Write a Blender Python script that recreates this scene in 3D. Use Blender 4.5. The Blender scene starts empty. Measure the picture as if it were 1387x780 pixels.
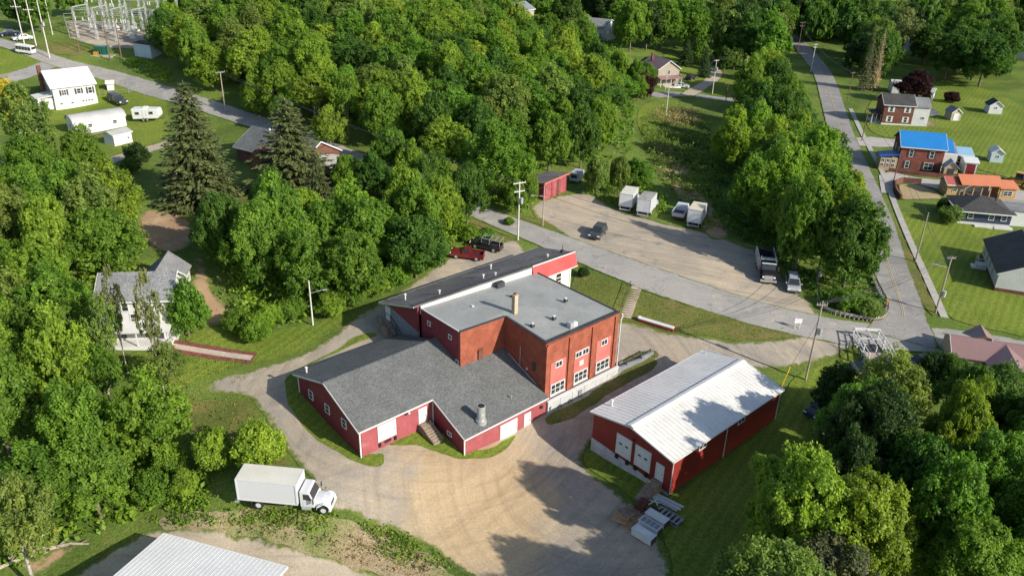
import bpy, bmesh, math, random
import numpy as np
from mathutils import Vector, Matrix, geometry, noise as mnoise
random.seed(7)
SC = bpy.context.scene
COL = SC.collection
R_ = math.radians
# ------------------------------------------------------------------ camera (a drone 55 m above the yard)
W0, H0, FPX = 1387.0, 780.0, 1093.2
PITCH, ROLL, HC = R_(26.445), R_(1.572), 55.0
SP, CP, SR, CR = math.sin(PITCH), math.cos(PITCH), math.sin(ROLL), math.cos(ROLL)
cam_d = bpy.data.cameras.new('camera'); cam = bpy.data.objects.new('camera', cam_d); COL.objects.link(cam)
cam_d.sensor_width = 36; cam_d.lens = 36 * FPX / W0; cam_d.clip_start = 1; cam_d.clip_end = 6000
_X = Vector((1, 0, 0)); _D = Vector((0, -SP, -CP)); _F = Vector((0, CP, -SP))
_r = CR * _X - SR * _D; _d = SR * _X + CR * _D
cam.matrix_world = Matrix(((_r.x, -_d.x, -_F.x, 0), (_r.y, -_d.y, -_F.y, 0), (_r.z, -_d.z, -_F.z, HC), (0, 0, 0, 1)))
SC.camera = cam
# ------------------------------------------------------------------ sky, sun, exposure
SUN_AZ, SUN_EL = math.atan2(0.846, -0.533), R_(28)
w = bpy.data.worlds.new('World'); SC.world = w; w.use_nodes = True
nt = w.node_tree; bg = nt.nodes['Background']; sky = nt.nodes.new('ShaderNodeTexSky')
sky.sky_type = 'NISHITA'; sky.sun_disc = False; sky.sun_elevation = SUN_EL; sky.sun_rotation = SUN_AZ
sky.altitude = 300; sky.air_density = 1.0; sky.dust_density = 1.2
nt.links.new(sky.outputs[0], bg.inputs[0]); bg.inputs[1].default_value = 0.115
sd = bpy.data.lights.new('sun', 'SUN'); sd.energy = 4.6; sd.angle = R_(0.6); sd.color = (1.0, 0.92, 0.80)
so = bpy.data.objects.new('sun', sd); COL.objects.link(so); so.location = (80, -60, 120)
_sd = Vector((math.sin(SUN_AZ) * math.cos(SUN_EL), math.cos(SUN_AZ) * math.cos(SUN_EL), math.sin(SUN_EL)))
so.rotation_euler = _sd.to_track_quat('Z', 'Y').to_euler()
SC.view_settings.view_transform = 'Standard'; SC.view_settings.look = 'None'
SC.view_settings.exposure = 0.56; SC.view_settings.gamma = 1.0
SC.cycles.max_bounces = 6; SC.cycles.transparent_max_bounces = 6; SC.cycles.caustics_reflective = False
# ------------------------------------------------------------------ terrain: surveyed spots (photo pixel, height) joined by a smooth surface
def pray(px, py):
    u = (px - W0 / 2) / FPX; v = (py - H0 / 2) / FPX
    xc = CR * u + SR * v; yc = -SR * u + CR * v
    return xc, CP - yc * SP, -SP - yc * CP
def atz(px, py, z):
    d = pray(px, py); t = (z - HC) / d[2]
    return d[0] * t, d[1] * t
def project(x, y, z):
    z = z - HC; zc = y * CP - z * SP; yc = -(y * SP + z * CP)
    return (W0 / 2 + FPX * (CR * x - SR * yc) / zc, H0 / 2 + FPX * (SR * x + CR * yc) / zc, zc)
SPOTS = [(0,60,17),(70,80,15),(160,62,16),(230,122,12),(0,0,19),(200,0,20),(100,147,9),(162,140,9.5),(160,195,8),(20,190,8.5),(330,160,9.5),
 (480,215,8.5),(560,250,7),(640,285,5.6),(700,315,4.9),(640,350,5.0),(690,335,5.0),(775,352,4.2),(800,365,4.0),(850,382,3.6),(920,405,3.0),(1000,425,2.4),(1100,442,1.6),(1220,450,1),
 (850,300,4),(900,290,3.6),(760,265,5),(1000,330,2.6),(1050,385,2),(900,200,3),(900,112,2),(1190,330,1),(1175,200,.6),(1250,232,.5),(1300,160,1),
 (1100,90,1),(1085,55,2),(1000,0,8),(1387,0,12),(820,50,4),(300,60,18),(450,60,17),(600,60,13),(450,130,13),(600,170,9.5),(700,60,10),(700,190,7),(370,20,20),
 (1380,400,1),(1320,480,.5),(1100,560,-1),(1000,700,-1.8),(1387,780,-1.5),(700,740,-2.6),(560,650,-.7),(705,583,-1.65),(680,597,-1.6),(631,615,-.92),(587,575,-.1),(736,563,-1.0),(730,568,-1.2),
 (828,511,-.5),(875,488,.1),(840,452,1.0),(950,470,1.0),(1080,465,1.2),(799,614,-2.4),(905,672,-1.6),(1046,571,-1.3),(850,640,-2.0),(760,650,-2.4),(690,690,-2.4),(850,720,-2.2),
 (489,621,0),(440,560,.9),(405,528,2.05),(470,470,2.6),(530,447,3.4),(560,455,3.2),(380,682,-.3),(430,690,-.5),(300,680,-.2),(330,735,-3.2),(480,772,-3.4),(200,715,-3.2),(250,760,-3.4),(100,700,-3.2),
 (0,760,-4),(0,600,0),(100,560,1),(0,400,6),(60,470,3.5),(100,330,8),(0,300,9),(180,455,3),(230,480,2.4),(300,475,2.0),(330,545,.8),(400,600,.2),(300,600,-.2),(250,640,-.8),
 (350,505,1.6),(420,462,2.6),(215,310,7),(290,400,4.4),(250,250,8.2),(580,385,4.5),(450,330,6.2),(350,300,7),(540,400,4.2),(845,432,1.2),(870,440,1.1),(990,462,1.1),(1060,460,1.3),(600,380,4.6),(510,425,3.7)]
FAR = [(-300,150,20),(-300,400,34),(-150,420,31),(0,520,28),(200,520,28),(400,420,24),(380,150,8),(260,50,0),(-220,60,8),(-110,15,-4),(0,0,-5),(130,10,-4),(-60,300,24)]
_cp = [(*atz(a, b, c), c) for a, b, c in SPOTS] + FAR
_cx = np.array([(a / 100, b / 100) for a, b, c in _cp]); _cz = np.array([c for a, b, c in _cp])
def _tps(r2): return np.where(r2 > 1e-12, 0.5 * r2 * np.log(np.maximum(r2, 1e-12)), 0)
_n = len(_cx)
_K = _tps(((_cx[:, None] - _cx[None]) ** 2).sum(-1)) + np.eye(_n) * 2e-3
_P = np.hstack([np.ones((_n, 1)), _cx]); _A = np.zeros((_n + 3, _n + 3)); _A[:_n, :_n] = _K; _A[:_n, _n:] = _P; _A[_n:, :_n] = _P.T
_w = np.linalg.solve(_A, np.concatenate([_cz, np.zeros(3)]))
def terr(x, y):
    x = np.clip(np.asarray(x, float), -300, 380) / 100; y = np.clip(np.asarray(y, float), 5, 520) / 100
    q = np.stack([x.ravel(), y.ravel()], 1); out = np.zeros(len(q))
    for i in range(0, len(q), 4000):
        s = q[i:i + 4000]
        out[i:i + 4000] = _tps(((s[:, None] - _cx[None]) ** 2).sum(-1)) @ _w[:_n] + _w[_n] + s @ _w[_n + 1:]
    return out.reshape(x.shape)
def tz(x, y): return float(terr(np.array([x]), np.array([y]))[0])
def gp(px, py, dz=0.0):
    z = dz + 3.0
    for _ in range(30):
        x, y = atz(px, py, z); y = min(y, 600); z += 0.6 * (tz(x, y) + dz - z)
    x, y = atz(px, py, z)
    return Vector((x, y, tz(x, y)))
# ------------------------------------------------------------------ materials
class NT:
    def __init__(s, name):
        s.m = bpy.data.materials.new(name); s.m.use_nodes = True; s.t = s.m.node_tree; s.N = s.t.nodes; s.b = s.N['Principled BSDF']
        s.pos = s.N.new('ShaderNodeNewGeometry').outputs['Position']
    def L(s, a, b): s.t.links.new(a, b)
    def node(s, typ, **kw):
        n = s.N.new(typ)
        for k, v in kw.items(): setattr(n, k, v)
        return n
    def noise(s, sc, det=3, rough=.55, vec=None, out=0):
        n = s.N.new('ShaderNodeTexNoise'); n.inputs['Scale'].default_value = sc; n.inputs['Detail'].default_value = det; n.inputs['Roughness'].default_value = rough
        s.L(vec or s.pos, n.inputs['Vector']); return n.outputs[out]
    def obj(s): return s.N.new('ShaderNodeTexCoord').outputs['Object']
    def mapv(s, vec, scale=(1, 1, 1), rot=(0, 0, 0), loc=(0, 0, 0)):
        n = s.N.new('ShaderNodeMapping'); n.inputs['Scale'].default_value = scale; n.inputs['Rotation'].default_value = rot; n.inputs['Location'].default_value = loc
        s.L(vec, n.inputs['Vector']); return n.outputs[0]
    def ramp(s, f, lo, hi):
        n = s.N.new('ShaderNodeMapRange'); n.interpolation_type = 'SMOOTHSTEP'; n.inputs['From Min'].default_value = lo; n.inputs['From Max'].default_value = hi
        s.L(f, n.inputs['Value']); return n.outputs[0]
    def mix(s, f, a, b, mode='MIX'):
        n = s.N.new('ShaderNodeMix'); n.data_type = 'RGBA'; n.blend_type = mode
        for k, v in (('Factor', f), ('A', a), ('B', b)):
            sk = [i for i in n.inputs if i.name == k and (i.type == 'RGBA' or k == 'Factor')][0]
            if isinstance(v, (int, float)): sk.default_value = v
            elif isinstance(v, tuple): sk.default_value = (*v[:3], 1)
            else: s.L(v, sk)
        return [o for o in n.outputs if o.type == 'RGBA'][0]
    def math(s, op, a, b=0.0):
        n = s.N.new('ShaderNodeMath'); n.operation = op
        for i, v in enumerate((a, b)):
            if isinstance(v, (int, float)): n.inputs[i].default_value = v
            else: s.L(v, n.inputs[i])
        return n.outputs[0]
    def attr(s, name):
        n = s.N.new('ShaderNodeAttribute'); n.attribute_name = name; return n.outputs['Fac']
    def bump(s, h, st, dist=.1):
        n = s.N.new('ShaderNodeBump'); n.inputs['Strength'].default_value = st; n.inputs['Distance'].default_value = dist
        s.L(h, n.inputs['Height']); s.L(n.outputs[0], s.b.inputs['Normal'])
    def fin(s, col, rough=.85, metal=0., spec=.3):
        if isinstance(col, tuple): s.b.inputs['Base Color'].default_value = (*col[:3], 1)
        else: s.L(col, s.b.inputs['Base Color'])
        s.b.inputs['Roughness'].default_value = rough; s.b.inputs['Metallic'].default_value = metal; s.b.inputs['Specular IOR Level'].default_value = spec
        return s.m
def mul(c, k): return tuple(min(1, x * k) for x in c)
def M(name, col, rough=.8, var=.12, sc=.6, fine=.12, fsc=9, bump=0., metal=0., spec=.3, dirt=None, dirtamt=.5):
    n = NT(name)
    c = n.mix(n.ramp(n.noise(sc), .3, .7), mul(col, 1 - var), mul(col, 1 + var))
    f = n.noise(fsc, 3, .6)
    c = n.mix(n.ramp(f, .3, .7), n.mix(1.0, c, (1 - fine,) * 3, 'MULTIPLY'), n.mix(1.0, c, (1 + fine,) * 3, 'MULTIPLY'))
    if dirt: c = n.mix(n.math('MULTIPLY', n.ramp(n.noise(sc * 2.3, 5, .65), .5, .72), dirtamt), c, dirt)
    if bump: n.bump(f, bump)
    return n.fin(c, rough, metal, spec)
def grass_col(n, a=(.145, .185, .04), b=(.085, .125, .028), dry=(.24, .20, .08), dryamt=.55, lo=.52, hi=.75):
    c = n.mix(n.ramp(n.noise(.09, 4), .35, .65), b, a)
    c = n.mix(n.math('MULTIPLY', n.ramp(n.noise(.22, 5, .65, n.mapv(n.pos, loc=(31, 7, 0))), lo, hi), dryamt), c, dry)
    c = n.mix(n.ramp(n.noise(3.2, 4, .7), .25, .75), n.mix(1.0, c, (.62, .66, .6), 'MULTIPLY'), n.mix(1.0, c, (1.3, 1.28, 1.25), 'MULTIPLY'))
    return c
def grass_mat(name, stripe=0., **kw):
    n = NT(name); c = grass_col(n, **kw)
    if stripe:
        wv = n.node('ShaderNodeTexWave'); wv.inputs['Scale'].default_value = .28; wv.inputs['Distortion'].default_value = 1.5; wv.inputs['Detail'].default_value = 2
        n.L(n.mapv(n.pos, rot=(0, 0, stripe)), wv.inputs['Vector'])
        c = n.mix(n.ramp(wv.outputs[1], .2, .8), n.mix(1., c, (.84, .86, .84), 'MULTIPLY'), c)
    n.bump(n.noise(7, 4, .7), .9, .25)
    return n.fin(c, .95, 0, .1)
def ground_mat(name, cols, edgew=1.2, patch=None, ruts=None, grass=True, bs=.25, swirl=None, cracks=0.):
    """cols: three tones mixed by noise; patch: (x, y, r, colour) a differently coloured soil area; ruts: direction angle of wheel tracks"""
    n = NT(name)
    c = n.mix(n.ramp(n.noise(.16, 5, .6), .35, .65), cols[0], cols[1])
    c = n.mix(n.ramp(n.noise(.35, 5, .65, n.mapv(n.pos, loc=(9, 40, 3))), .5, .72), c, cols[2])
    if patch:
        for (x, y, rx, ry, col) in patch:
            v = n.mapv(n.pos, scale=(1 / rx, 1 / ry, 0), loc=(-x / rx, -y / ry, 0))
            ln = n.node('ShaderNodeVectorMath', operation='LENGTH'); n.L(v, ln.inputs[0])
            d = n.math('ADD', ln.outputs['Value'], n.math('MULTIPLY', n.math('SUBTRACT', n.noise(.3, 5, .65), .5), 1.3))
            c = n.mix(n.ramp(d, 1.15, .45), c, col)
    if ruts:
        for (ang, k) in ruts:
            s = n.noise(1.0, 4, .6, n.mapv(n.pos, rot=(0, 0, ang), scale=(.10, 1.7, 1)))
            c = n.mix(n.math('MULTIPLY', n.ramp(s, .5, .72), k), c, n.mix(1., c, (.66, .66, .68), 'MULTIPLY'))
            c = n.mix(n.math('MULTIPLY', n.ramp(s, .45, .3), k), c, n.mix(1., c, (1.18, 1.17, 1.15), 'MULTIPLY'))
    if swirl:
        for (x, y, k, sc) in swirl:     # wheel tracks that turn about a point
            sp = n.node('ShaderNodeSeparateXYZ'); n.L(n.mapv(n.pos, loc=(-x, -y, 0)), sp.inputs[0])
            rr = n.math('SQRT', n.math('ADD', n.math('MULTIPLY', sp.outputs[0], sp.outputs[0]), n.math('MULTIPLY', sp.outputs[1], sp.outputs[1])))
            cb = n.node('ShaderNodeCombineXYZ'); n.L(n.math('MULTIPLY', rr, sc), cb.inputs[0]); n.L(n.math('MULTIPLY', n.math('ARCTAN2', sp.outputs[1], sp.outputs[0]), .9), cb.inputs[1])
            s = n.noise(1.0, 6, .72, cb.outputs[0])
            c = n.mix(n.math('MULTIPLY', n.ramp(s, .5, .66), k), c, n.mix(1., c, (.66, .65, .65), 'MULTIPLY')); c = n.mix(n.math('MULTIPLY', n.ramp(s, .48, .34), k), c, n.mix(1., c, (1.2, 1.19, 1.16), 'MULTIPLY'))
    if cracks:
        vo = n.node('ShaderNodeTexVoronoi'); vo.feature = 'DISTANCE_TO_EDGE'; vo.inputs['Scale'].default_value = .16
        wv = n.N.new('ShaderNodeVectorMath'); wv.operation = 'ADD'; nz = n.N.new('ShaderNodeTexNoise'); nz.inputs['Scale'].default_value = .5; nz.inputs['Detail'].default_value = 5; n.L(n.pos, nz.inputs['Vector'])
        sc_ = n.N.new('ShaderNodeVectorMath'); sc_.operation = 'SCALE'; sc_.inputs['Scale'].default_value = 4.; n.L(nz.outputs['Color'], sc_.inputs[0]); n.L(n.pos, wv.inputs[0]); n.L(sc_.outputs[0], wv.inputs[1]); n.L(wv.outputs[0], vo.inputs['Vector'])
        c = n.mix(n.math('MULTIPLY', n.ramp(vo.outputs['Distance'], .016, .004), cracks), c, (.07, .068, .066))
        pt_ = n.ramp(n.noise(.11, 2, .4, n.mapv(n.pos, loc=(70, 20, 0))), .6, .63); c = n.mix(n.math('MULTIPLY', pt_, .35), c, n.mix(1., c, (.7, .7, .71), 'MULTIPLY'))
    f = n.noise(5, 5, .75)
    c = n.mix(n.ramp(f, .25, .75), n.mix(1., c, (.8, .8, .8), 'MULTIPLY'), n.mix(1., c, (1.15, 1.15, 1.14), 'MULTIPLY'))
    if grass:
        e = n.math('ADD', n.math('DIVIDE', n.attr('edge'), edgew), n.math('MULTIPLY', n.math('SUBTRACT', n.noise(.9, 5, .7), .5), 1.7))
        c = n.mix(n.ramp(e, .15, .6), grass_col(n), c)
    n.bump(f, bs, .15)
    return n.fin(c, .95, 0, .15)
# ------------------------------------------------------------------ mesh building
class MB:
    def __init__(s): s.v = []; s.f = []
    def add(s, vs, fs):
        o = len(s.v); s.v += [tuple(v) for v in vs]; s.f += [tuple(i + o for i in f) for f in fs]; return s
    def box(s, x0, x1, y0, y1, z0, z1):
        if x0 > x1: x0, x1 = x1, x0
        if y0 > y1: y0, y1 = y1, y0
        if z0 > z1: z0, z1 = z1, z0
        return s.add([(x, y, z) for z in (z0, z1) for y in (y0, y1) for x in (x0, x1)],
                     [(0, 2, 3, 1), (4, 5, 7, 6), (0, 1, 5, 4), (2, 6, 7, 3), (0, 4, 6, 2), (1, 3, 7, 5)])
    def hexa(s, lo, hi):            # two quads (4 points each, same order) joined into a solid
        return s.add(list(lo) + list(hi), [(3, 2, 1, 0), (4, 5, 6, 7)] + [(i, (i + 1) % 4, (i + 1) % 4 + 4, i + 4) for i in range(4)])
    def loft(s, a, b):              # two n-gons joined
        n = len(a); return s.add(list(a) + list(b), [tuple(range(n))[::-1], tuple(range(n, 2 * n))] + [(i, (i + 1) % n, (i + 1) % n + n, i + n) for i in range(n)])
    def prof(s, pts, y0, y1):       # (x,z) profile pushed along y
        return s.loft([(x, y0, z) for x, z in pts], [(x, y1, z) for x, z in pts])
    def slab(s, pts, t):            # 3-D polygon thickened downwards
        return s.loft([(x, y, z - t) for x, y, z in pts], [tuple(p) for p in pts])
    def tube(s, path, r, n=6, cap=True):
        P = [Vector(p) for p in path]; rs = r if isinstance(r, (list, tuple)) else [r] * len(P); o = len(s.v); ref = None
        for i, p in enumerate(P):
            t = (P[min(i + 1, len(P) - 1)] - P[max(i - 1, 0)]).normalized()
            if ref is None: ref = t.orthogonal().normalized()
            u = (ref - t * ref.dot(t)).normalized(); ref = u; q = t.cross(u)
            for k in range(n):
                a = 2 * math.pi * k / n; s.v.append(tuple(p + (u * math.cos(a) + q * math.sin(a)) * rs[i]))
        for i in range(len(P) - 1):
            for k in range(n):
                a = o + i * n + k; b = o + i * n + (k + 1) % n; s.f.append((a, b, b + n, a + n))
        if cap: s.f.append(tuple(o + k for k in range(n))[::-1]); s.f.append(tuple(o + (len(P) - 1) * n + k for k in range(n)))
        return s
    def bar(s, a, b, r=.05, n=6): return s.tube([a, b], r, n)
    def beam(s, a, b, w, h):        # rectangular bar between two points
        a = Vector(a); b = Vector(b); t = (b - a).normalized(); u = t.cross(Vector((0, 0, 1)))
        u = Vector((1, 0, 0)) if u.length < 1e-4 else u.normalized(); q = u.cross(t).normalized()
        c = [(-w / 2, -h / 2), (w / 2, -h / 2), (w / 2, h / 2), (-w / 2, h / 2)]
        return s.loft([a + u * x + q * y for x, y in c], [b + u * x + q * y for x, y in c])
    def mesh(s, name, mat, smooth=False, bevel=0.):
        me = bpy.data.meshes.new(name); me.from_pydata(s.v, [], s.f)
        bm = bmesh.new(); bm.from_mesh(me); bmesh.ops.recalc_face_normals(bm, faces=bm.faces)
        if bevel: bmesh.ops.bevel(bm, geom=[e for e in bm.edges if len(e.link_faces) == 2 and e.calc_face_angle(0) > .5], offset=bevel, segments=2, affect='EDGES', clamp_overlap=True)
        bm.to_mesh(me); bm.free()
        if mat: me.materials.append(mat)
        if smooth: me.shade_smooth()
        return me
def link(name, me, parent=None, loc=None, kind=None):
    o = bpy.data.objects.new(name, me); COL.objects.link(o)
    if parent: o.parent = parent
    if loc is not None: o.location = loc
    if kind: o['kind'] = kind
    return o
def part(parent, name, mb, mat, label=None, smooth=False, bevel=0., kind=None):
    o = link(name, mb.mesh(name, mat, smooth, bevel), parent, kind=kind)
    if label: o['label'] = label
    return o
def tag(o, label, cat, group=None):
    o['label'] = label; o['category'] = cat
    if group: o['group'] = group
    return o
def thing(name, label, cat, loc=(0, 0, 0), rz=0., group=None):
    o = link(name, None); o.location = loc; o.rotation_euler = (0, 0, rz); o.empty_display_size = .5
    return tag(o, label, cat, group)
def copy_thing(root, loc, rz, label, group=None):
    def cp(o, par):
        c = o.copy(); COL.objects.link(c); c.parent = par
        for ch in o.children: cp(ch, c)
        return c
    c = cp(root, None); c.location = loc; c.rotation_euler = (0, 0, rz); c['label'] = label
    if group: c['group'] = group
    return c
# ------------------------------------------------------------------ palette
m_grass = grass_mat('grass_rough', a=(.165, .23, .046), b=(.10, .155, .032))
m_lawn = grass_mat('lawn_mown', a=(.215, .275, .045), b=(.155, .215, .034), dry=(.27, .25, .07), dryamt=.5, stripe=.6)
m_lawn_dry = grass_mat('lawn_dry', a=(.17, .19, .05), b=(.12, .145, .036), dry=(.26, .20, .085), dryamt=.75, lo=.42, hi=.7)
m_bank = grass_mat('bank_dry', a=(.40, .31, .20), b=(.20, .26, .07), dry=(.48, .36, .25), dryamt=.7, lo=.45, hi=.68)
m_asphalt = ground_mat('asphalt_worn', [(.33, .315, .29), (.285, .275, .26), (.37, .35, .31)], edgew=.5, bs=.08, ruts=[(-.42, .25)], cracks=.32)
m_asph2 = ground_mat('asphalt_grey', [(.29, .28, .265), (.25, .24, .235), (.33, .315, .29)], edgew=.5, bs=.08, cracks=.38, ruts=[(1.75, .3)])
_lc = gp(960, 190); m_gravel = ground_mat('gravel_lot', [(.34, .295, .235), (.42, .355, .27), (.26, .24, .215)], ruts=[(-.35, .5)], edgew=1.4, swirl=[(_lc.x, _lc.y, .5, .9)])
m_drive = ground_mat('gravel_drive', [(.44, .375, .28), (.37, .32, .25), (.48, .405, .30)], ruts=[(.75, .55)], edgew=1.0)
m_dirt = ground_mat('bare_soil', [(.36, .25, .15), (.30, .20, .12), (.44, .32, .2)], edgew=1.5)
m_sand = ground_mat('sand', [(.40, .31, .19), (.34, .27, .15), (.30, .27, .12)], edgew=.4)
m_conc = M('concrete', (.38, .36, .33), .85, .10, .8, .08, 6)
m_path = M('path_concrete', (.42, .35, .29), .85, .1, 1, .1, 6)
m_mulch = M('mulch', (.16, .06, .045), .95, .2, 2, .3, 8, .4)
def brick_mat(name, c1, c2, mortar):
    n = NT(name); o = n.obj(); sx = n.node('ShaderNodeSeparateXYZ'); n.L(o, sx.inputs[0])
    cb = n.node('ShaderNodeCombineXYZ'); n.L(n.math('ADD', sx.outputs[0], sx.outputs[1]), cb.inputs[0]); n.L(sx.outputs[2], cb.inputs[1])
    b = n.node('ShaderNodeTexBrick'); b.inputs['Scale'].default_value = 1; b.inputs['Brick Width'].default_value = .22; b.inputs['Row Height'].default_value = .076; b.inputs['Mortar Size'].default_value = .008
    b.inputs['Color1'].default_value = (*c1, 1); b.inputs['Color2'].default_value = (*c2, 1); b.inputs['Mortar'].default_value = (*mortar, 1); n.L(cb.outputs[0], b.inputs['Vector'])
    c = n.mix(n.ramp(n.noise(.8, 5, .65), .35, .7), n.mix(1., b.outputs[0], (.78, .76, .74), 'MULTIPLY'), n.mix(1., b.outputs[0], (1.12, 1.1, 1.08), 'MULTIPLY'))
    c = n.mix(n.math('MULTIPLY', n.ramp(n.noise(1.0, 4, .6, n.mapv(n.pos, scale=(1.8, 1.8, .25))), .55, .75), .35), c, mul(c1, .55))
    n.bump(b.outputs['Fac'], -.3, .02); return n.fin(c, .85, 0, .2)
m_brick = brick_mat('brick_red', (.33, .088, .047), (.26, .064, .036), (.30, .14, .10))
m_brick2 = brick_mat('brick_brown', (.17, .065, .045), (.13, .05, .035), (.2, .12, .1))
def siding_mat(name, col, period=.3, rough=.55, spec=.3, axis='h', fade=.15, stain=None):
    n = NT(name); o = n.obj(); sx = n.node('ShaderNodeSeparateXYZ'); n.L(o, sx.inputs[0])
    p = n.math('ADD', sx.outputs[0], sx.outputs[1]) if axis == 'h' else sx.outputs[2]
    saw = n.math('FRACT', n.math('DIVIDE', p, period)); g = n.ramp(saw, .0, .16)
    c = n.mix(n.ramp(n.noise(.5, 5, .65), .3, .7), mul(col, 1 - fade), mul(col, 1 + fade))
    c = n.mix(n.ramp(n.noise(6, 3, .6, n.mapv(n.pos, scale=(1, 1, .3))), .3, .75), n.mix(1., c, (.9,) * 3, 'MULTIPLY'), c)
    if stain: c = n.mix(n.math('MULTIPLY', n.ramp(n.noise(.7, 6, .7, n.mapv(n.pos, loc=(3, 8, 1))), .52, .75), .6), c, stain)
    n.bump(g, .5, .03); return n.fin(c, rough, 0, spec)
m_red = siding_mat('siding_red', (.215, .035, .046), .25, .6, .3, stain=(.26, .09, .10))
m_red_sunlit = siding_mat('siding_red_sunlit', (.33, .085, .095), .25, .65, .3, stain=(.42, .20, .20))  # same red siding, with sunlight on the front walls put into the colour
m_redwh = siding_mat('siding_barn_red', (.225, .027, .022), .24, .5, .35, stain=(.17, .024, .02))
m_pink = siding_mat('panel_pink', (.56, .155, .13), .3, .7)
m_fascia = siding_mat('fascia_red', (.50, .085, .082), .3, .55)
m_white = M('white_paint', (.60, .61, .60), .5, .05, .7, .04, 8)
m_whiteside = siding_mat('white_clapboard', (.57, .58, .58), .2, .6, .3, 'v', .05)
m_cream = M('cream_wall', (.66, .62, .53), .7, .06, .7, .05, 6)
m_shing = M('shingle_grey', (.118, .124, .123), .9, .10, .5, .26, 4.5, .3)
m_shingdk = M('shingle_dark', (.05, .05, .052), .9, .15, .5, .3, 5, .3)
m_shingmid = M('shingle_mid', (.19, .195, .20), .9, .12, .5, .3, 5, .3)
m_flat = M('membrane_grey', (.275, .285, .272), .75, .09, .22, .06, 2.5, 0, dirt=(.215, .22, .21), dirtamt=.7)
m_tar = M('roll_roof_dark', (.15, .142, .136), .85, .2, .25, .16, 2.5, .1, dirt=(.085, .08, .078), dirtamt=.8)
m_coping = M('coping_dark', (.045, .045, .05), .6, .15, 1, .15, 8)
m_block = M('block_grey', (.20, .215, .23), .85, .1, .7, .12, 5, .2)
m_plinth = M('plinth_concrete', (.44, .45, .45), .8, .1, .8, .08, 5, 0, dirt=(.28, .27, .25), dirtamt=.6)
m_mroof = M('metal_roof_white', (.66, .65, .61), .45, .06, .3, .05, 3, 0, 0, .4, dirt=(.5, .5, .47), dirtamt=.5)
m_mroof2 = M('metal_roof_pale', (.60, .61, .60), .4, .04, .3, .04, 3, 0, 0, .4)
m_glass = NT('window_glass').fin((.03, .035, .04), .08, 0, .6)
m_galv = M('galvanised', (.52, .54, .54), .4, .08, 2, .08, 8, 0, .5)
m_black = M('black_rubber', (.022, .022, .023), .8, .1, 2, .1, 10)
m_dark = M('dark_metal', (.05, .05, .055), .5, .1, 2, .1, 10)
m_wood = M('weathered_wood', (.25, .20, .15), .9, .2, 1.5, .25, 7, .2)
m_polew = M('pole_wood', (.33, .29, .24), .9, .12, 1, .15, 6, .2)
m_poledk = M('pole_brown', (.16, .11, .08), .9, .12, 1, .15, 6, .2)
m_polepale = M('pole_pale', (.55, .54, .50), .9, .08, 1, .1, 6)
m_pallet = M('pallet_wood', (.42, .26, .14), .9, .15, 2, .2, 8)
m_chim = M('chimney_stucco', (.40, .33, .24), .9, .12, 1, .15, 7, .2)
m_chrome = NT('rim_metal').fin((.62, .62, .63), .3, .7, .5)
m_lamp = NT('headlight_glass').fin((.8, .8, .78), .15, 0, .6)
m_tail = NT('tail_light').fin((.35, .01, .01), .25, 0, .5)
m_bluewater = NT('pool_water').fin((.18, .52, .56), .08, 0, .5)
def metal_roof(name, col): return siding_mat(name, col, .4, .4, .45, 'h', .04)
m_blueroof = metal_roof('roof_blue', (.02, .20, .52)); m_navyroof = metal_roof('roof_navy', (.02, .08, .28)); m_ltblue = metal_roof('roof_light_blue', (.26, .45, .60))
m_orange = metal_roof('roof_orange', (.56, .20, .10)); m_redroof = metal_roof('roof_brick_red', (.40, .11, .08)); m_pinkroof = metal_roof('roof_dusty_pink', (.27, .165, .158))
m_tanwall = M('wall_tan', (.42, .33, .21), .8, .05, .7, .05, 6); m_navywall = siding_mat('wall_navy', (.035, .05, .09), .2, .6, .3, 'v')
m_orangewood = M('wood_orange', (.40, .26, .12), .7, .1, 1, .12, 6); m_greytan = M('wall_greytan', (.34, .30, .24), .8, .05, .7, .05, 6)
m_bluewall = M('wall_pale_blue', (.45, .55, .60), .7, .05, .7, .05, 6); m_dkred = siding_mat('wall_dark_red', (.22, .02, .025), .25)
def paint(name, col, metal=0., rough=.25): return NT(name).fin(col, rough, metal, .6)
p_white = paint('paint_white', (.56, .58, .60)); p_red = paint('paint_maroon', (.14, .012, .016)); p_black = paint('paint_black', (.015, .015, .017)); p_dkgrey = paint('paint_charcoal', (.045, .05, .055))
p_silver = paint('paint_silver', (.50, .52, .55), .3); p_navy = paint('paint_navy', (.012, .02, .05)); p_yellow = paint('paint_yellow', (.55, .26, .02)); p_green = paint('paint_green', (.015, .10, .07)); p_boxroof = M('box_roof', (.60, .58, .50), .5, .05, .5, .05, 5)
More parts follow.
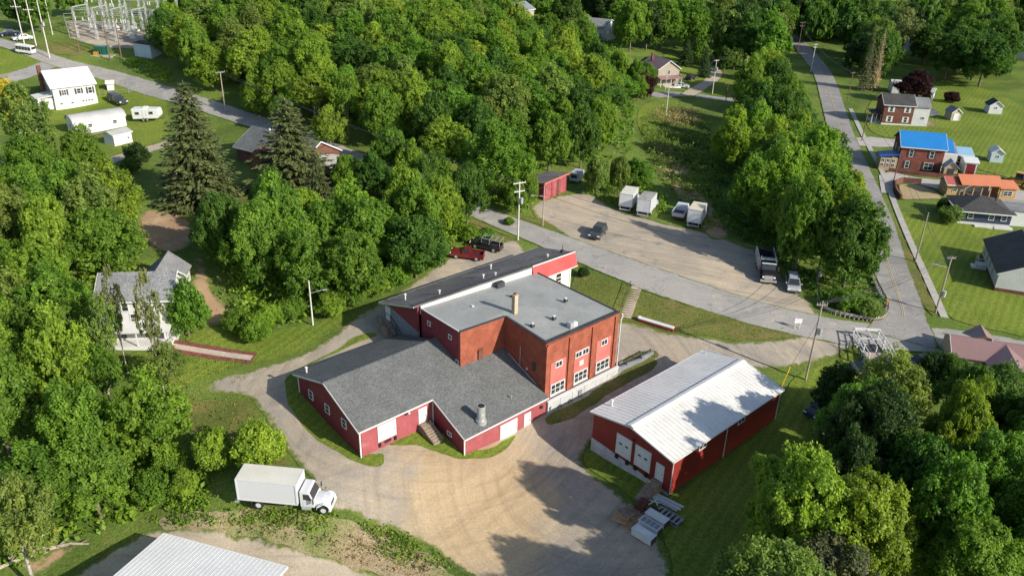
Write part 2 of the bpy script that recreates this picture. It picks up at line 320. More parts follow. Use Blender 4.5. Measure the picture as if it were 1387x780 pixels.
# ------------------------------------------------------------------ ground sheets
def terrain():
    def axis(lo, hi, a, b, st):
        c = list(np.arange(a, b + .01, st)); s = st; x = a
        while x > lo: s *= 1.35; x -= s; c.insert(0, max(x, lo))
        s = st; x = c[-1]
        while x < hi: s *= 1.35; x += s; c.append(min(x, hi))
        return np.array(c)
    xs = axis(-2500, 2500, -135, 190, 1.5); ys = axis(-400, 3000, 28, 300, 1.5)
    X, Y = np.meshgrid(xs, ys); Z = terr(X, Y)
    nx, ny = len(xs), len(ys); me = bpy.data.meshes.new('ground')
    v = np.stack([X, Y, Z], -1).reshape(-1, 3); i = np.arange((ny - 1) * nx).reshape(ny - 1, nx)[:, :-1].ravel()
    f = np.stack([i, i + 1, i + nx + 1, i + nx], 1)
    me.vertices.add(len(v)); me.vertices.foreach_set('co', v.ravel()); me.loops.add(f.size); me.loops.foreach_set('vertex_index', f.ravel().astype(np.int32))
    me.polygons.add(len(f)); me.polygons.foreach_set('loop_start', (np.arange(len(f)) * 4).astype(np.int32)); me.update(); me.validate()
    me.materials.append(m_grass); me.shade_smooth(); link('ground', me, kind='structure')
terrain()
def inside(px, py, poly):
    px = np.asarray(px, float); py = np.asarray(py, float); r = np.zeros(px.shape, bool); n = len(poly); j = n - 1
    for i in range(n):
        xi, yi = poly[i][:2]; xj, yj = poly[j][:2]
        if yi != yj:
            r ^= ((yi > py) != (yj > py)) & (px < (xj - xi) * (py - yi) / (yj - yi) + xi)
        j = i
    return r
def edge_dist(q, poly):
    P = np.array(poly, float); d = np.full(len(q), 1e9)
    for i in range(len(P)):
        a = P[i]; b = P[(i + 1) % len(P)]; ab = b - a; t = np.clip(((q - a) @ ab) / max(ab @ ab, 1e-9), 0, 1)
        d = np.minimum(d, np.linalg.norm(q - (a + t[:, None] * ab), axis=1))
    return d
def wpoly(pix): return [tuple(gp(*p)[:2]) for p in pix]
def resample(P, step, jit, closed=True):
    out = []; n = len(P)
    for i in range(n if closed else n - 1):
        a = Vector(P[i]); b = Vector(P[(i + 1) % n]); k = max(1, int((b - a).length / step))
        for s in range(k):
            p = a.lerp(b, s / k)
            if jit:
                nz = mnoise.noise_vector(Vector((p.x * .35, p.y * .35, 3.3))) * jit + mnoise.noise_vector(Vector((p.x * 1.3, p.y * 1.3, 9.1))) * jit * .45
                p = p + Vector((nz.x, nz.y))
            out.append((p.x, p.y))
    if not closed: out.append(tuple(P[-1]))
    return out
def smooth_line(P, it=2):
    P = [Vector(p[:2]) for p in P]
    for _ in range(it):
        q = [P[0]]
        for i in range(len(P) - 1): q += [P[i].lerp(P[i + 1], .25), P[i].lerp(P[i + 1], .75)]
        P = q + [P[-1]]
    return [(p.x, p.y) for p in P]
SHEETS = {}
def rounded(P, it=2):
    P = [Vector(p[:2]) for p in P]
    for _ in range(it): P = [v for i in range(len(P)) for v in (P[i].lerp(P[(i + 1) % len(P)], .22), P[i].lerp(P[(i + 1) % len(P)], .78))]
    return [(p.x, p.y) for p in P]
def sheet(name, W, mat, off, step=1.5, jit=.3, kind='structure', bstep=None):
    if jit >= .3: W = rounded(W)
    B = resample(W, bstep or step * .6, jit); bb = np.array(B); lo = bb.min(0); hi = bb.max(0)
    gx, gy = np.meshgrid(np.arange(lo[0], hi[0], step), np.arange(lo[1], hi[1], step)); q = np.stack([gx.ravel(), gy.ravel()], 1)
    q = q[inside(q[:, 0], q[:, 1], B)]
    if len(q): q = q[edge_dist(q, B) > step * .35]
    vs = [Vector(b) for b in B] + [Vector(p) for p in q]; n = len(B)
    r = geometry.delaunay_2d_cdt(vs, [(i, (i + 1) % n) for i in range(n)], [], 1, 1e-4)
    V = np.array([tuple(v) for v in r[0]]); Z = terr(V[:, 0], V[:, 1]) + off
    me = bpy.data.meshes.new(name); me.from_pydata([(a, b, c) for (a, b), c in zip(V, Z)], [], [tuple(f) for f in r[2]])
    bm = bmesh.new(); bm.from_mesh(me)
    for f in bm.faces:
        if f.normal.z < 0: f.normal_flip()
    bm.to_mesh(me); bm.free()
    at = me.attributes.new('edge', 'FLOAT', 'POINT'); at.data.foreach_set('value', edge_dist(V, B).astype(np.float32))
    me.materials.append(mat); me.shade_smooth(); SHEETS[name] = W
    return link(name, me, kind=kind)
def ribbon(C, w):
    C = smooth_line(C); L = []; Rr = []
    for i, p in enumerate(C):
        a = Vector(C[max(i - 1, 0)]); b = Vector(C[min(i + 1, len(C) - 1)]); t = (b - a).normalized(); nn = Vector((-t.y, t.x)); k = w if not callable(w) else w(i / (len(C) - 1))
        L.append(tuple(Vector(p) + nn * k / 2)); Rr.append(tuple(Vector(p) - nn * k / 2))
    return L + Rr[::-1]
def wline(pix): return [tuple(gp(*p)[:2]) for p in pix]
# ------------------------------------------------------------------ the ground's own regions
cen = gp(650, 690); tc = gp(560, 520)
YARD = wpoly([(706,320),(655,337),(606,349),(568,378),(533,399),(497,418),(465,442),(425,472),(385,489),(345,501),(305,508),(278,519),(270,528),(293,534),(328,533),(347,547),(366,577),(386,607),(411,637),(428,652),
  (330,672),(322,682),(380,688),(450,690),(510,708),(570,734),(610,760),(650,790),(700,830),(905,830),(905,775),(902,740),(885,712),(862,690),(838,668),(800,640),(784,622),(800,596),(850,560),(905,520),(950,500),(1000,500),(1062,500),(1120,486),(1165,468),(1150,446),(1105,441),(1092,452),(1060,461),(990,463),(920,453),(870,441),(842,436),(800,430),(720,380)])
sheet('gravel_yard', YARD, ground_mat('yard_gravel', [(.40, .34, .26), (.31, .28, .235), (.44, .37, .275)], edgew=1.2, swirl=[(tc.x, tc.y, .5, 1.1), (cen.x + 14, cen.y + 6, .4, .9), (cen.x - 30, cen.y + 25, .35, .8)],
      patch=[(cen.x, cen.y + 1, 10, 14, (.47, .355, .215)), (cen.x - 2, cen.y + 9, 7, 5, (.40, .30, .19))]), .05, 1.3, .45)
LOT = wpoly([(712,281),(745,268),(775,262),(800,262),(820,275),(838,287),(872,295),(905,304),(950,313),(985,325),(1020,340),(1050,362),(1080,392),(1098,412),(1124,438),(1100,448),(1030,430),(900,390),(820,360),(770,326),(752,310),(730,297)])
sheet('gravel_lot', LOT, m_gravel, .05, 1.5, .6)
road1 = wline([(-60,46),(30,66),(75,84),(130,97),(180,112),(228,129),(330,158),(400,186),(480,214),(560,247),(640,284),(700,308),(760,331),(830,358),(900,384),(960,404),(1030,426),(1100,442),(1160,453),(1220,458),(1280,461),(1333,467),(1400,480),(1480,498)])
road2 = wline([(1222,462),(1224,430),(1221,413),(1205,370),(1188,300),(1166,245),(1142,190),(1129,145),(1117,102),(1095,74),(1078,54),(1060,44),(1040,38)])
sheet('main_road', ribbon(road1, lambda t: 5.0 + 1.6 * min(1, max(0, (t - .42) / .1))), m_asphalt, .11, 1.6, .12)
sheet('side_road', ribbon(road2, lambda t: 6.4 + 4 * max(0, .12 - t) / .12), m_asph2, .13, 1.6, .08)
sheet('upper_branch_road', ribbon(wline([(70,86),(45,97),(15,106),(-40,116)]), 5), m_asph2, .09, 1.6, .1)
m_line = M('road_paint_yellow', (.42, .36, .22), .8, .1, .5, .3, 3)
for sgn in (-.12, .12):
    c = smooth_line(road2); q = []
    for i in range(6, len(c)):
        a = Vector(c[i - 1]); b = Vector(c[min(i + 1, len(c) - 1)]); t = (b - a).normalized(); q.append((c[i][0] - t.y * sgn, c[i][1] + t.x * sgn))
    sheet('centre_line', ribbon(q, .11), m_line, .155, 1.2, 0)
def slabs(name, pix, width, off, mat, gap, cat=None):     # a pavement poured in separate slabs
    C = smooth_line(wline(pix)); C = resample(C, gap, 0, False); acc = [Vector(C[0])]
    for p in C[1:]:
        if (Vector(p) - acc[-1]).length > gap * .8: acc.append(Vector(p))
    root = link(name, None, kind='structure')
    root.location = (*acc[0], tz(*acc[0])); o = root.location
    for a, b in zip(acc, acc[1:]):
        t = (b - a).normalized(); nn = Vector((-t.y, t.x)) * width / 2; b2 = b - t * .05
        pts = [(*(a - nn), 0), (*(a + nn), 0), (*(b2 + nn), 0), (*(b2 - nn), 0)]
        part(root, 'paving_slab', MB().slab([(x - o.x, y - o.y, tz(x, y) + off - o.z) for x, y, _ in pts], .2), mat)
    return root
slabs('pavement', [(1279,430),(1255,378),(1216,289),(1198,238),(1182,209),(1166,178),(1151,146)], 1.1, .14, m_conc, 3.2)
sheet('gravel_access', ribbon(wline([(118,232),(145,219),(190,206),(240,190)]), 4), m_drive, .06, 1.2, .3)
sheet('cross_road', ribbon(wline([(880,130),(905,128),(935,128),(965,133),(1000,137),(1040,140)]), 5.5), m_asph2, .08, 1.5, .2)
sheet('house_lane', ribbon(wline([(930,130),(948,119),(966,108),(972,98),(964,90)]), 4.5), m_drive, .1, 1.5, .3)
sheet('dirt_track', wpoly([(885,222),(903,215),(928,217),(942,230),(930,238),(936,248),(955,266),(974,290),(995,325),(960,324),(942,302),(920,272),(905,248),(890,237)]), m_dirt, .06, 1.3, .7)
sheet('track_spur', wpoly([(966,238),(977,236),(978,250),(968,262),(962,254)]), m_gravel, .06, 1.2, .5)
sheet('bare_soil_upper', wpoly([(183,292),(200,283),(235,285),(258,297),(268,315),(258,335),(235,345),(205,338),(186,322)]), m_dirt, .07, 1.2, .7)
sheet('bare_soil_middle', wpoly([(262,350),(278,348),(284,375),(292,402),(312,415),(308,438),(285,446),(268,436),(264,405),(258,375)]), m_dirt, .07, 1.1, .5)
sheet('lower_track', wpoly([(60,800),(130,758),(205,716),(250,712),(300,716),(360,728),(430,748),(500,772),(540,800),(430,860),(150,860)]), m_drive, .06, 1.2, .4)
sheet('dry_bank', wpoly([(215,702),(260,694),(310,690),(360,694),(450,702),(505,717),(565,743),(605,768),(640,800),(540,800),(500,776),(430,752),(360,732),(300,720),(250,716),(215,716)]), m_bank, .09, 1.1, .8)
sheet('soil_heap_ground', wpoly([(20,770),(60,745),(95,730),(110,745),(80,765),(50,780)]), m_dirt, .07, 1., .6)
for nm, P, mt in [('front_lawn', [(778,370),(800,371),(850,388),(920,412),(1000,434),(1060,444),(1094,449),(1084,456),(1050,460),(990,461),(920,452),(870,440),(842,435),(800,428),(770,405)], m_lawn_dry),
  ('warehouse_lawn', [(1070,512),(1120,490),(1165,472),(1200,500),(1230,560),(1200,640),(1100,720),(1000,800),(910,800),(908,745),(890,710),(870,690),(905,677),(980,622),(1052,570)], m_lawn),
  ('corner_lawn', [(1216,292),(1222,285),(1300,300),(1420,330),(1420,462),(1345,448),(1306,438),(1284,430),(1255,376)], m_lawn),
  ('house_lawn', [(1168,150),(1200,118),(1260,108),(1330,118),(1400,150),(1400,250),(1330,232),(1290,215),(1262,185),(1182,188)], m_lawn),
  ('road_verge', [(1206,300),(1212,296),(1250,380),(1270,424),(1262,430),(1240,395),(1222,345)], m_lawn_dry),
  ('upper_left_lawn', [(130,102),(180,118),(228,135),(225,165),(228,188),(150,212),(120,222),(60,205),(10,190),(10,140),(50,128),(100,118)], m_lawn),
  ('top_left_lawn', [(-30,64),(0,66),(30,72),(60,82),(72,88),(45,94),(0,104),(-30,108)], m_lawn),
  ('pole_verge', [(20,62),(50,58),(90,55),(120,66),(118,74),(100,76),(60,73)], m_lawn_dry),
  ('gable_lawn', [(385,512),(400,504),(425,545),(455,580),(488,615),(523,612),(520,634),(490,630),(445,606),(412,582),(390,545)], m_lawn),
  ('shed_verge', [(694,298),(722,293),(757,309),(752,316),(730,312),(705,303)], m_lawn_dry),
  ('inner_grass', [(525,600),(560,584),(588,576),(632,617),(690,594),(701,590),(690,606),(650,624),(610,620),(575,606),(540,604)], m_lawn),
  ('plinth_grass', [(735,566),(780,545),(828,514),(850,500),(880,484),(893,492),(872,508),(835,528),(790,556),(745,580)], m_lawn_dry),
  ('bend_grass', [(845,486),(862,478),(886,474),(893,484),(870,492),(846,500)], m_lawn_dry),
  ('dock_grass', [(788,622),(800,606),(850,640),(900,672),(880,690),(862,680),(830,655),(800,638)], m_lawn),
  ('drive_island', [(449,478),(478,458),(500,450),(512,454),(470,470),(430,490),(403,502),(395,505)], m_lawn),
  ('house_front_lawn', [(180,475),(235,478),(340,488),(310,500),(270,514),(240,530),(190,540),(170,500)], m_lawn),
  ('knoll_lawn', [(235,460),(300,440),(340,455),(420,440),(465,425),(470,432),(430,462),(385,484),(345,494),(300,478)], m_lawn),
  ('truck_lawn', [(255,545),(325,540),(342,552),(360,585),(400,640),(360,640),(300,610),(250,590)], m_lawn_dry),
  ('pole_lawn', [(636,297),(660,306),(700,326),(708,331),(694,326),(655,329),(630,326)], m_lawn_dry),
  ('far_lawn_west', [(860,150),(890,135),(925,137),(900,165),(885,190),(868,185)], m_lawn),
  ('far_lawn_east', [(950,118),(975,104),(1000,112),(1005,130),(975,132),(955,126)], m_lawn),
  ('far_lawn_north', [(895,75),(912,70),(920,85),(960,98),(955,112),(930,112),(915,95)], m_lawn),
  ('meadow', [(880,180),(905,160),(960,165),(975,210),(960,240),(905,215),(885,210)], grass_mat('meadow_grass', a=(.07,.105,.022), b=(.045,.08,.018)))]:
    sheet(nm, wpoly(P), mt, .085 if nm not in ('road_verge',) else .1, 1.5, .35)
sheet('white_driveway', wpoly([(1190,238),(1205,233),(1240,241),(1290,246),(1345,252),(1400,262),(1400,274),(1350,268),(1300,264),(1275,258),(1240,249),(1214,246),(1207,262),(1194,262)]), m_conc, .1, 1.3, .1)
sheet('sand_pit', wpoly([(1216,250),(1245,251),(1268,260),(1278,270),(1222,271)]), m_sand, .12, 1., .2)
sheet('substation_gravel', wpoly([(88,30),(130,28),(210,45),(215,66),(150,66),(120,61),(95,53)]), m_gravel, .08, 1.6, .2)
sheet('parking_apron', wpoly([(1148,188),(1180,186),(1215,190),(1216,199),(1190,200),(1155,197)]), m_conc, .09, 1.2, .1)
sheet('grey_apron', wpoly([(1345,262),(1400,268),(1400,290),(1360,280)]), m_asph2, .09, 1.2, .2)
def footpath():
    C = [(225,468),(250,472),(300,480),(344,486)]
    sheet('mulch_bed', ribbon(wline(C), 2.3), m_mulch, .10, .8, .15)
    slabs('garden_path', C, .85, .16, m_path, 1.5)
    sheet('house_terrace', wpoly([(160,463),(228,463),(232,472),(160,470)]), m_path, .12, 1., .05)
footpath()
# ------------------------------------------------------------------ windows and doors shared by all buildings
_wc = {}
def window(parent, loc, rz, wd, h, nx=1, nz=2, frame=m_white, glass=m_glass, fr=.09, shutter=None, name='window', depth=.08):
    """outward face looks along local -y after rotation rz"""
    k = (wd, h, nx, nz, fr, frame.name, depth)
    if k not in _wc:
        f = MB(); a = wd / 2; d = depth
        f.box(-a, -a + fr, -d, .02, 0, h); f.box(a - fr, a, -d, .02, 0, h); f.box(-a + fr, a - fr, -d, .02, 0, fr); f.box(-a + fr, a - fr, -d, .02, h - fr, h)
        for i in range(1, nx): x = -a + wd * i / nx; f.box(x - fr * .35, x + fr * .35, -d + .01, .02, fr, h - fr)
        for j in range(1, nz): z = h * j / nz; f.box(-a + fr, a - fr, -d + .015, .02, z - fr * .3, z + fr * .3)
        g = [f.mesh('window', frame)]; p = []
        for i in range(nx):
            for j in range(nz):
                x0 = -a + max(fr, 0) + (wd - 2 * fr) * i / nx; x1 = -a + fr + (wd - 2 * fr) * (i + 1) / nx; z0 = fr + (h - 2 * fr) * j / nz; z1 = fr + (h - 2 * fr) * (j + 1) / nz
                p.append(MB().box(x0, x1, -d * .4, .01, z0, z1).mesh('pane', glass))
        _wc[k] = (g[0], p)
    me, panes = _wc[k]
    o = link(name, me, parent, loc); o.rotation_euler = (0, 0, rz)
    for p in panes: link('pane', p, o)
    if shutter:
        for s in (-1, 1):
            x = s * (wd / 2 + .2); part(o, 'shutter', MB().box(x - .17, x + .17, -.06, .02, .0, h), shutter)
    return o
def door(parent, loc, rz, wd, h, mat=m_white, name='door', panels=0, frame=m_white, lite=False):
    d = part(parent, name, MB().box(-wd / 2, wd / 2, -.05, .03, 0, h), mat); d.location = loc; d.rotation_euler = (0, 0, rz)
    f = MB(); f.box(-wd / 2 - .1, -wd / 2 - .002, -.08, .03, 0, h + .1); f.box(wd / 2 + .002, wd / 2 + .1, -.08, .03, 0, h + .1); f.box(-wd / 2 - .002, wd / 2 + .002, -.08, .03, h + .002, h + .1); part(d, 'frame', f, frame)
    if panels:
        for j in range(panels): part(d, 'door_panel', MB().box(-wd / 2 + .04, wd / 2 - .04, -.075, -.051, h * j / panels + .025, h * (j + 1) / panels - .025), mat)
    if lite:
        for s in (-.22, .22): part(d, 'pane', MB().box(s * wd - .2, s * wd + .2, -.095, -.076, h * .56, h * .64), m_glass)
    else: part(d, 'handle', MB().box(wd / 2 - .14, wd / 2 - .08, -.12, -.052, h * .45, h * .5), m_dark)
    return d
# ------------------------------------------------------------------ the red factory (local x along its long front, y towards the road)
YAW = R_(42.5); AX = Vector((math.sin(R_(47.5)), math.cos(R_(47.5)), 0)); BX = Vector((-AX.y, AX.x, 0))
def AB(a, b, z=0): return AX * a + BX * b + Vector((0, 0, z))
def factory():
    A0, B0 = 35.0, 56.0
    T = thing('factory_building', 'large red brick building with grey flat roof and low red shingled wings', 'factory', AB(A0, B0), YAW)
    P = lambda a, b, z: (a - A0, b - B0, z)
    def pt(name, mb, mat, **k): return part(T, name, mb, mat, **k)
    # -- shingled wings
    rz = lambda b: 1.62 + .40 * (b - 55.6); rf = lambda b: rz(67.7) - .335 * (b - 67.7)
    roof = pt('roof', MB().slab([P(a, b, rz(b)) for a, b in [(34.7, 60.9), (44.3, 60.9), (44.3, 55.2), (56.95, 55.2), (56.83, 56.02), (56.83, 63.08), (49.98, 63.08), (49.98, 67.7), (34.7, 67.7)]], .16), m_shing, label='grey shingled roof over the low wings')
    part(roof, 'roof_slope', MB().slab([P(a, b, rf(b)) for a, b in [(34.7, 67.705), (49.4, 67.705), (49.4, 70.7), (48.9, 74.9), (34.7, 74.9)]], .16), m_shing)
    part(roof, 'ridge_cap', MB().beam(P(34.68, 67.7, rz(67.7) + .02), P(49.9, 67.7, rz(67.7) + .02), .3, .06), m_shing)
    tr = MB()
    for p, q in [(P(34.66, 60.86, rz(60.86) - .09), P(44.26, 60.86, rz(60.86) - .09)), (P(44.26, 60.9, rz(60.9) - .1), P(44.26, 55.2, rz(55.2) - .1)), (P(44.26, 55.16, rz(55.16) - .09), P(56.95, 55.16, rz(55.16) - .09)),
                 (P(34.66, 60.86, rz(60.86) - .1), P(34.66, 67.7, rz(67.7) - .1)), (P(34.66, 67.7, rz(67.7) - .1), P(34.66, 74.9, rf(74.9) - .1))]: tr.beam(p, q, .06, .17)
    part(roof, 'white_trim', tr, m_white)
    def wall(name, a0, b0, a1, b1, prof_top, mat, zb=-2.4, th=.2, inner=(0, 0)):
        """wall along (a0,b0)-(a1,b1); prof_top: list of (t, z)"""
        f = [(a0 + (a1 - a0) * t, b0 + (b1 - b0) * t, z) for t, z in prof_top]; base = [(a1, b1, zb), (a0, b0, zb)]
        pts = [P(*p) for p in f + base]; q = [(x + inner[0] * th, y + inner[1] * th, z) for x, y, z in pts]
        return pt(name, MB().loft(pts, q), mat)
    wall('annex_wall', 35, 61.25, 35, 74.3, [(0, rz(61.25) - .14), ((67.7 - 61.25) / 13.05, rz(67.7) - .16), (1, rf(74.3) - .16)], m_red, -1, .2, (1, 0))
    wall('annex_wall', 35.2, 61.25, 44.35, 61.25, [(0, rz(61.25) - .14), (1, rz(61.25) - .14)], m_red_sunlit, -1, .2, (0, 1))
    wall('annex_wall', 44.55, 55.6, 44.55, 61.6, [(0, rz(55.6) - .14), (1, rz(61.6) - .14)], m_red, -2, .2, (1, 0))
    wall('annex_wall', 44.75, 55.6, 56.95, 55.6, [(0, rz(55.6) - .14), (1, rz(55.6) - .14)], m_red_sunlit, -3, .2, (0, 1))
    wall('annex_wall', 35.2, 74.3, 49.4, 74.3, [(0, rf(74.3) - .16), (1, rf(74.3) - .16)], m_red, 0, -.2, (0, 1))
    cr = MB()
    for a, b, z0, z1 in [(34.98, 61.23, -.6, rz(61) - .2), (44.53, 55.58, -2, rz(55.3) - .2), (44.5, 61.2, -1, rz(60.8) - .2), (34.98, 74.2, 1.4, rf(74.4) - .2)]: pt('corner_trim', MB().box(a - .07 - A0, a + .07 - A0, b - .07 - B0, b + .07 - B0, z0, z1), m_white)
    for b in (71.4, 67.8, 64.3): window(T, P(35, b, 2.3), -math.pi / 2, .95, 1.15, 1, 2, depth=.1)
    window(T, P(44.55, 58.2, .1), -math.pi / 2, .8, .6, 2, 1)
    door(T, P(38.35, 61.25, 1.03), 0, 2.15, 2.0, name='dock_door', panels=4)
    for a, z in ((37.35, .45), (39.35, .45)): pt('dock_bumper', MB().box(a - .12 - A0, a + .12 - A0, 61.25 - .2 - B0, 61.249 - B0, z, z + .45), m_black)
    pt('dock_leveller', MB().box(38 - A0, 38.8 - A0, 61.25 - .12 - B0, 61.249 - B0, .6, .85), m_black)
    door(T, P(43.1, 61.25, .98), 0, .95, 1.85)
    for a in (40.85, 41.2): pt('wall_lamp', MB().box(a - .1 - A0, a + .1 - A0, 61.25 - .25 - B0, 61.249 - B0, 3.05, 3.25), m_dark if a < 41 else m_white)
    st = pt('door_steps', MB().box(42.5 - A0, 43.8 - A0, 60.25 - B0, 61.24 - B0, -.6, .9), m_wood)
    for i in range(6): part(st, 'step', MB().box(42.55 - A0, 43.75 - A0, 60.24 - .3 * (i + 1) - B0, 60.24 - .3 * i - B0 + .02, -.9, .75 - .17 * i), m_wood)
    for a in (42.48, 43.82): part(st, 'side_board', MB().beam(P(a, 60.9, 1.05), P(a, 58.4, -.15), .08, .3), m_wood)
    door(T, P(51.0, 55.6, -1.65), 0, 2.4, 2.05, name='garage_door', panels=4)
    door(T, P(53.9, 55.6, -1.65), 0, .85, 1.95)
    pt('wall_meter', MB().box(55.9 - A0, 56.2 - A0, 55.3 - B0, 55.599 - B0, .2, .5), m_dark)
    # stack and pipes on the shingles
    z0 = rz(55.25 + .9)
    s = pt('roof_stack', MB().tube([P(47.4, 56.2, z0 - .4), P(47.4, 56.2, z0 + .35)], .62, 16).tube([P(47.4, 56.2, z0 + .35), P(47.4, 56.2, z0 + 2.1)], .46, 16), m_galv, smooth=False)
    for zb in (1.0, 2.05): part(s, 'band', MB().tube([P(47.4, 56.2, z0 + zb), P(47.4, 56.2, z0 + zb + .08)], .5, 16), m_galv)
    part(s, 'stack_mouth', MB().tube([P(47.4, 56.2, z0 + 2.131), P(47.4, 56.2, z0 + 2.14)], .4, 16), m_black)
    pt('vent_pipe', MB().bar(P(52.6, 57, rz(57) - .1), P(52.6, 57, rz(57) + .45), .05).bar(P(52.6, 57, rz(57) + .4), P(52.6, 57, rz(57) + .5), .1, 8), m_galv)
    pt('vent_pipe', MB().bar(P(35.7, 73.4, rf(73.4) - .1), P(35.7, 73.4, rf(73.4) + .6), .1, 8).bar(P(35.7, 73.4, rf(73.4) + .6), P(35.7, 73.4, rf(73.4) + .75), .17, 8), m_white)
    # -- brick block
    zr = [(50.0, 63.1, 9.2), (56.85, 63.1, 8.85), (56.85, 56, 8.42), (69.35, 56, 8.25), (69.35, 70.7, 8.2), (50, 70.7, 9.15)]
    fl = MB(); ce = (60, 64.5, 8.8); vs = [P(*ce)] + [P(*p) for p in zr]; fl.add(vs, [(0, i, i % 6 + 1) for i in range(1, 7)])
    pt('flat_roof', fl, m_flat, label='pale grey flat roof of the brick block')
    def bw(name, p, q, mat, zb, inn, th=.35): 
        a, b = Vector(P(*p)), Vector(P(*q)); n = Vector((*inn, 0)) * th
        f = [Vector((a.x, a.y, zb)), Vector((b.x, b.y, zb)), b - Vector((0, 0, .02)), a - Vector((0, 0, .02))]
        return pt(name, MB().loft(f, [v + n for v in f]), mat)
    bw('brick_wall', zr[0], zr[1], m_brick, 1, (0, 1)); bw('brick_wall', (56.85, 63.099, 8.85), zr[2], m_brick, -1, (1, 0)); bw('brick_wall', (57.2, 56, 8.42), zr[3], m_brick, -1.2, (0, 1))
    bw('brick_wall', (69.35, 56.35, 8.25), zr[4], m_brick, -1, (-1, 0))
    bw('side_wall', (50, 63.45, 9.18), zr[5], m_red, 1, (1, 0))
    cp = MB()
    for (p, q), wd in zip([(zr[0], zr[1]), (zr[1], zr[2]), (zr[2], zr[3])], (.22, .3, .55)): 
        off = Vector((0, .1, .06)) if wd != .3 else Vector((.1, 0, .06)); cp.beam(Vector(P(*p)) + off, Vector(P(*q)) + off, wd, .13)
    cp.beam(P(69.3, 56, 8.3), P(69.3, 70.6, 8.25), .2, .1)
    pt('parapet_coping', cp, m_coping)
    cp2 = MB(); cp2.beam(P(50, 63.3, 9.24), P(50, 70.7, 9.2), .14, .09); pt('edge_flashing', cp2, m_white)
    pil = [(57.12, .5), (60.9, .55), (64.85, .55), (69.0, .6)]
    for a, wd in pil: pt('pilaster', MB().box(a - wd / 2 - A0, a + wd / 2 - A0, 55.84 - B0, 55.999 - B0, .4, 7.95), m_brick)
    pt('cornice', MB().box(57.0 - A0, 69.3 - A0, 55.8 - B0, 55.998 - B0, 7.96, 8.2), m_brick)
    for i, (a, wd) in enumerate([(59.05, 2.5), (63.0, 2.5), (66.95, 2.6)]):
        pt('infill_panel', MB().box(a - wd / 2 - A0, a + wd / 2 - A0, 55.96 - B0, 55.997 - B0, .85, 5.35), m_pink)
        window(T, P(a, 55.95, .85), 0, wd * .95, 1.5, 3, 2, fr=.13); pt('window_sill', MB().box(a - wd / 2 - .05 - A0, a + wd / 2 + .05 - A0, 55.78 - B0, 55.955 - B0, .72, .845), m_plinth)
        for da in ((0,) if i != 1 else (-.6, .6)): window(T, P(a + da, 55.95, 4.45), 0, 1.15, .85, 2, 1, fr=.1)
    pt('wall_plate', MB().box(62.7 - A0, 63.4 - A0, 55.93 - B0, 55.96 - B0, 3.1, 3.8), m_cream)
    pt('brick_ledge', MB().box(57 - A0, 69.4 - A0, 55.62 - B0, 55.998 - B0, -.5, .38), m_brick2)
    for i in range(6):
        a0 = 56.98 + i * 2.08; pl = pt('plinth_panel', MB().box(a0 - A0, a0 + 2.04 - A0, 55.3 - B0, 55.61 - B0, -2.2, .55), m_plinth)
    pt('plinth_cap', MB().box(56.96 - A0, 69.5 - A0, 55.24 - B0, 55.62 - B0, .552, .66), m_white)
    pt('plinth_recess', MB().box(62.1 - A0, 62.7 - A0, 55.2 - B0, 55.299 - B0, -1.2, .1), m_block)
    for a in (58.9, 60.6): pt('pipe_hoop', MB().tube([P(a + .3 * math.cos(t), 55.15, -.95 + .55 * math.sin(t)) for t in np.linspace(0, math.pi, 9)], .045, 5), m_dark)
    pt('downspout', MB().tube([P(69.55, 55.7, 8.1), P(69.75, 55.65, 7.7), P(69.5, 55.7, 7.3), P(69.5, 55.7, -.5)], .09, 6), m_white)
    # conduit, plate and fittings on the recess wall
    pt('wall_conduit', MB().bar(P(56.78, 60.2, 3.2), P(56.78, 60.2, 6.2), .05), m_galv); pt('brace_rod', MB().bar(P(56.7, 62.3, 4.3), P(56.7, 57.2, 2.4), .05), m_galv)
    pt('wall_vent', MB().box(56.7 - A0, 56.849 - A0, 57.6 - B0, 58.0 - B0, 4.0, 5.0), m_dark); pt('wall_disc', MB().bar(P(56.78, 59, 3.6), P(56.849, 59, 3.6), .16, 10), m_white)
    pt('old_flue', MB().box(52.6 - A0, 53.3 - A0, 62.9 - B0, 63.09 - B0, 4.2, 5.9), m_brick2)
    for b, z in ((69.1, 7.5), (65.0, 7.45)): window(T, P(50, b, z), -math.pi / 2, .6, .65, 1, 1)
    window(T, P(50, 63.7, 4.75), -math.pi / 2, .5, .55, 1, 1)
    # chimney and roof fittings
    c = pt('chimney', MB().box(58.2 - A0, 58.75 - A0, 62.95 - B0, 63.5 - B0, 8.6, 11.2), m_chim); part(c, 'chimney_cap', MB().box(58.15 - A0, 58.8 - A0, 62.9 - B0, 63.55 - B0, 11.2, 11.32), m_chim); part(c, 'flue_pot', MB().bar(P(58.47, 63.22, 11.3), P(58.47, 63.22, 11.55), .17, 8), m_brick2)
    for a, b in [(55.35, 67.4), (61.2, 66.7), (58.05, 59.6), (61.3, 59.3), (65.7, 61.7)]:
        z = 8.6; v = pt('roof_vent', MB().box(a - .2 - A0, a + .2 - A0, b - .2 - B0, b + .2 - B0, z, z + .3), m_dark); part(v, 'vent_cap', MB().bar(P(a, b, z + .3), P(a, b, z + .42), .07, 6).bar(P(a, b, z + .42), P(a, b, z + .54), .18, 8), m_white)
    v = pt('roof_unit', MB().box(61.4 - A0, 62.0 - A0, 56.6 - B0, 57.2 - B0, 8.3, 9.1), m_galv); part(v, 'unit_side', MB().box(62.05 - A0, 62.7 - A0, 56.7 - B0, 57.1 - B0, 8.3, 8.9), m_white)
    pt('roof_unit', MB().box(61.4 - A0, 62.6 - A0, 69.7 - B0, 70.4 - B0, 8.5, 9.3), m_dark)
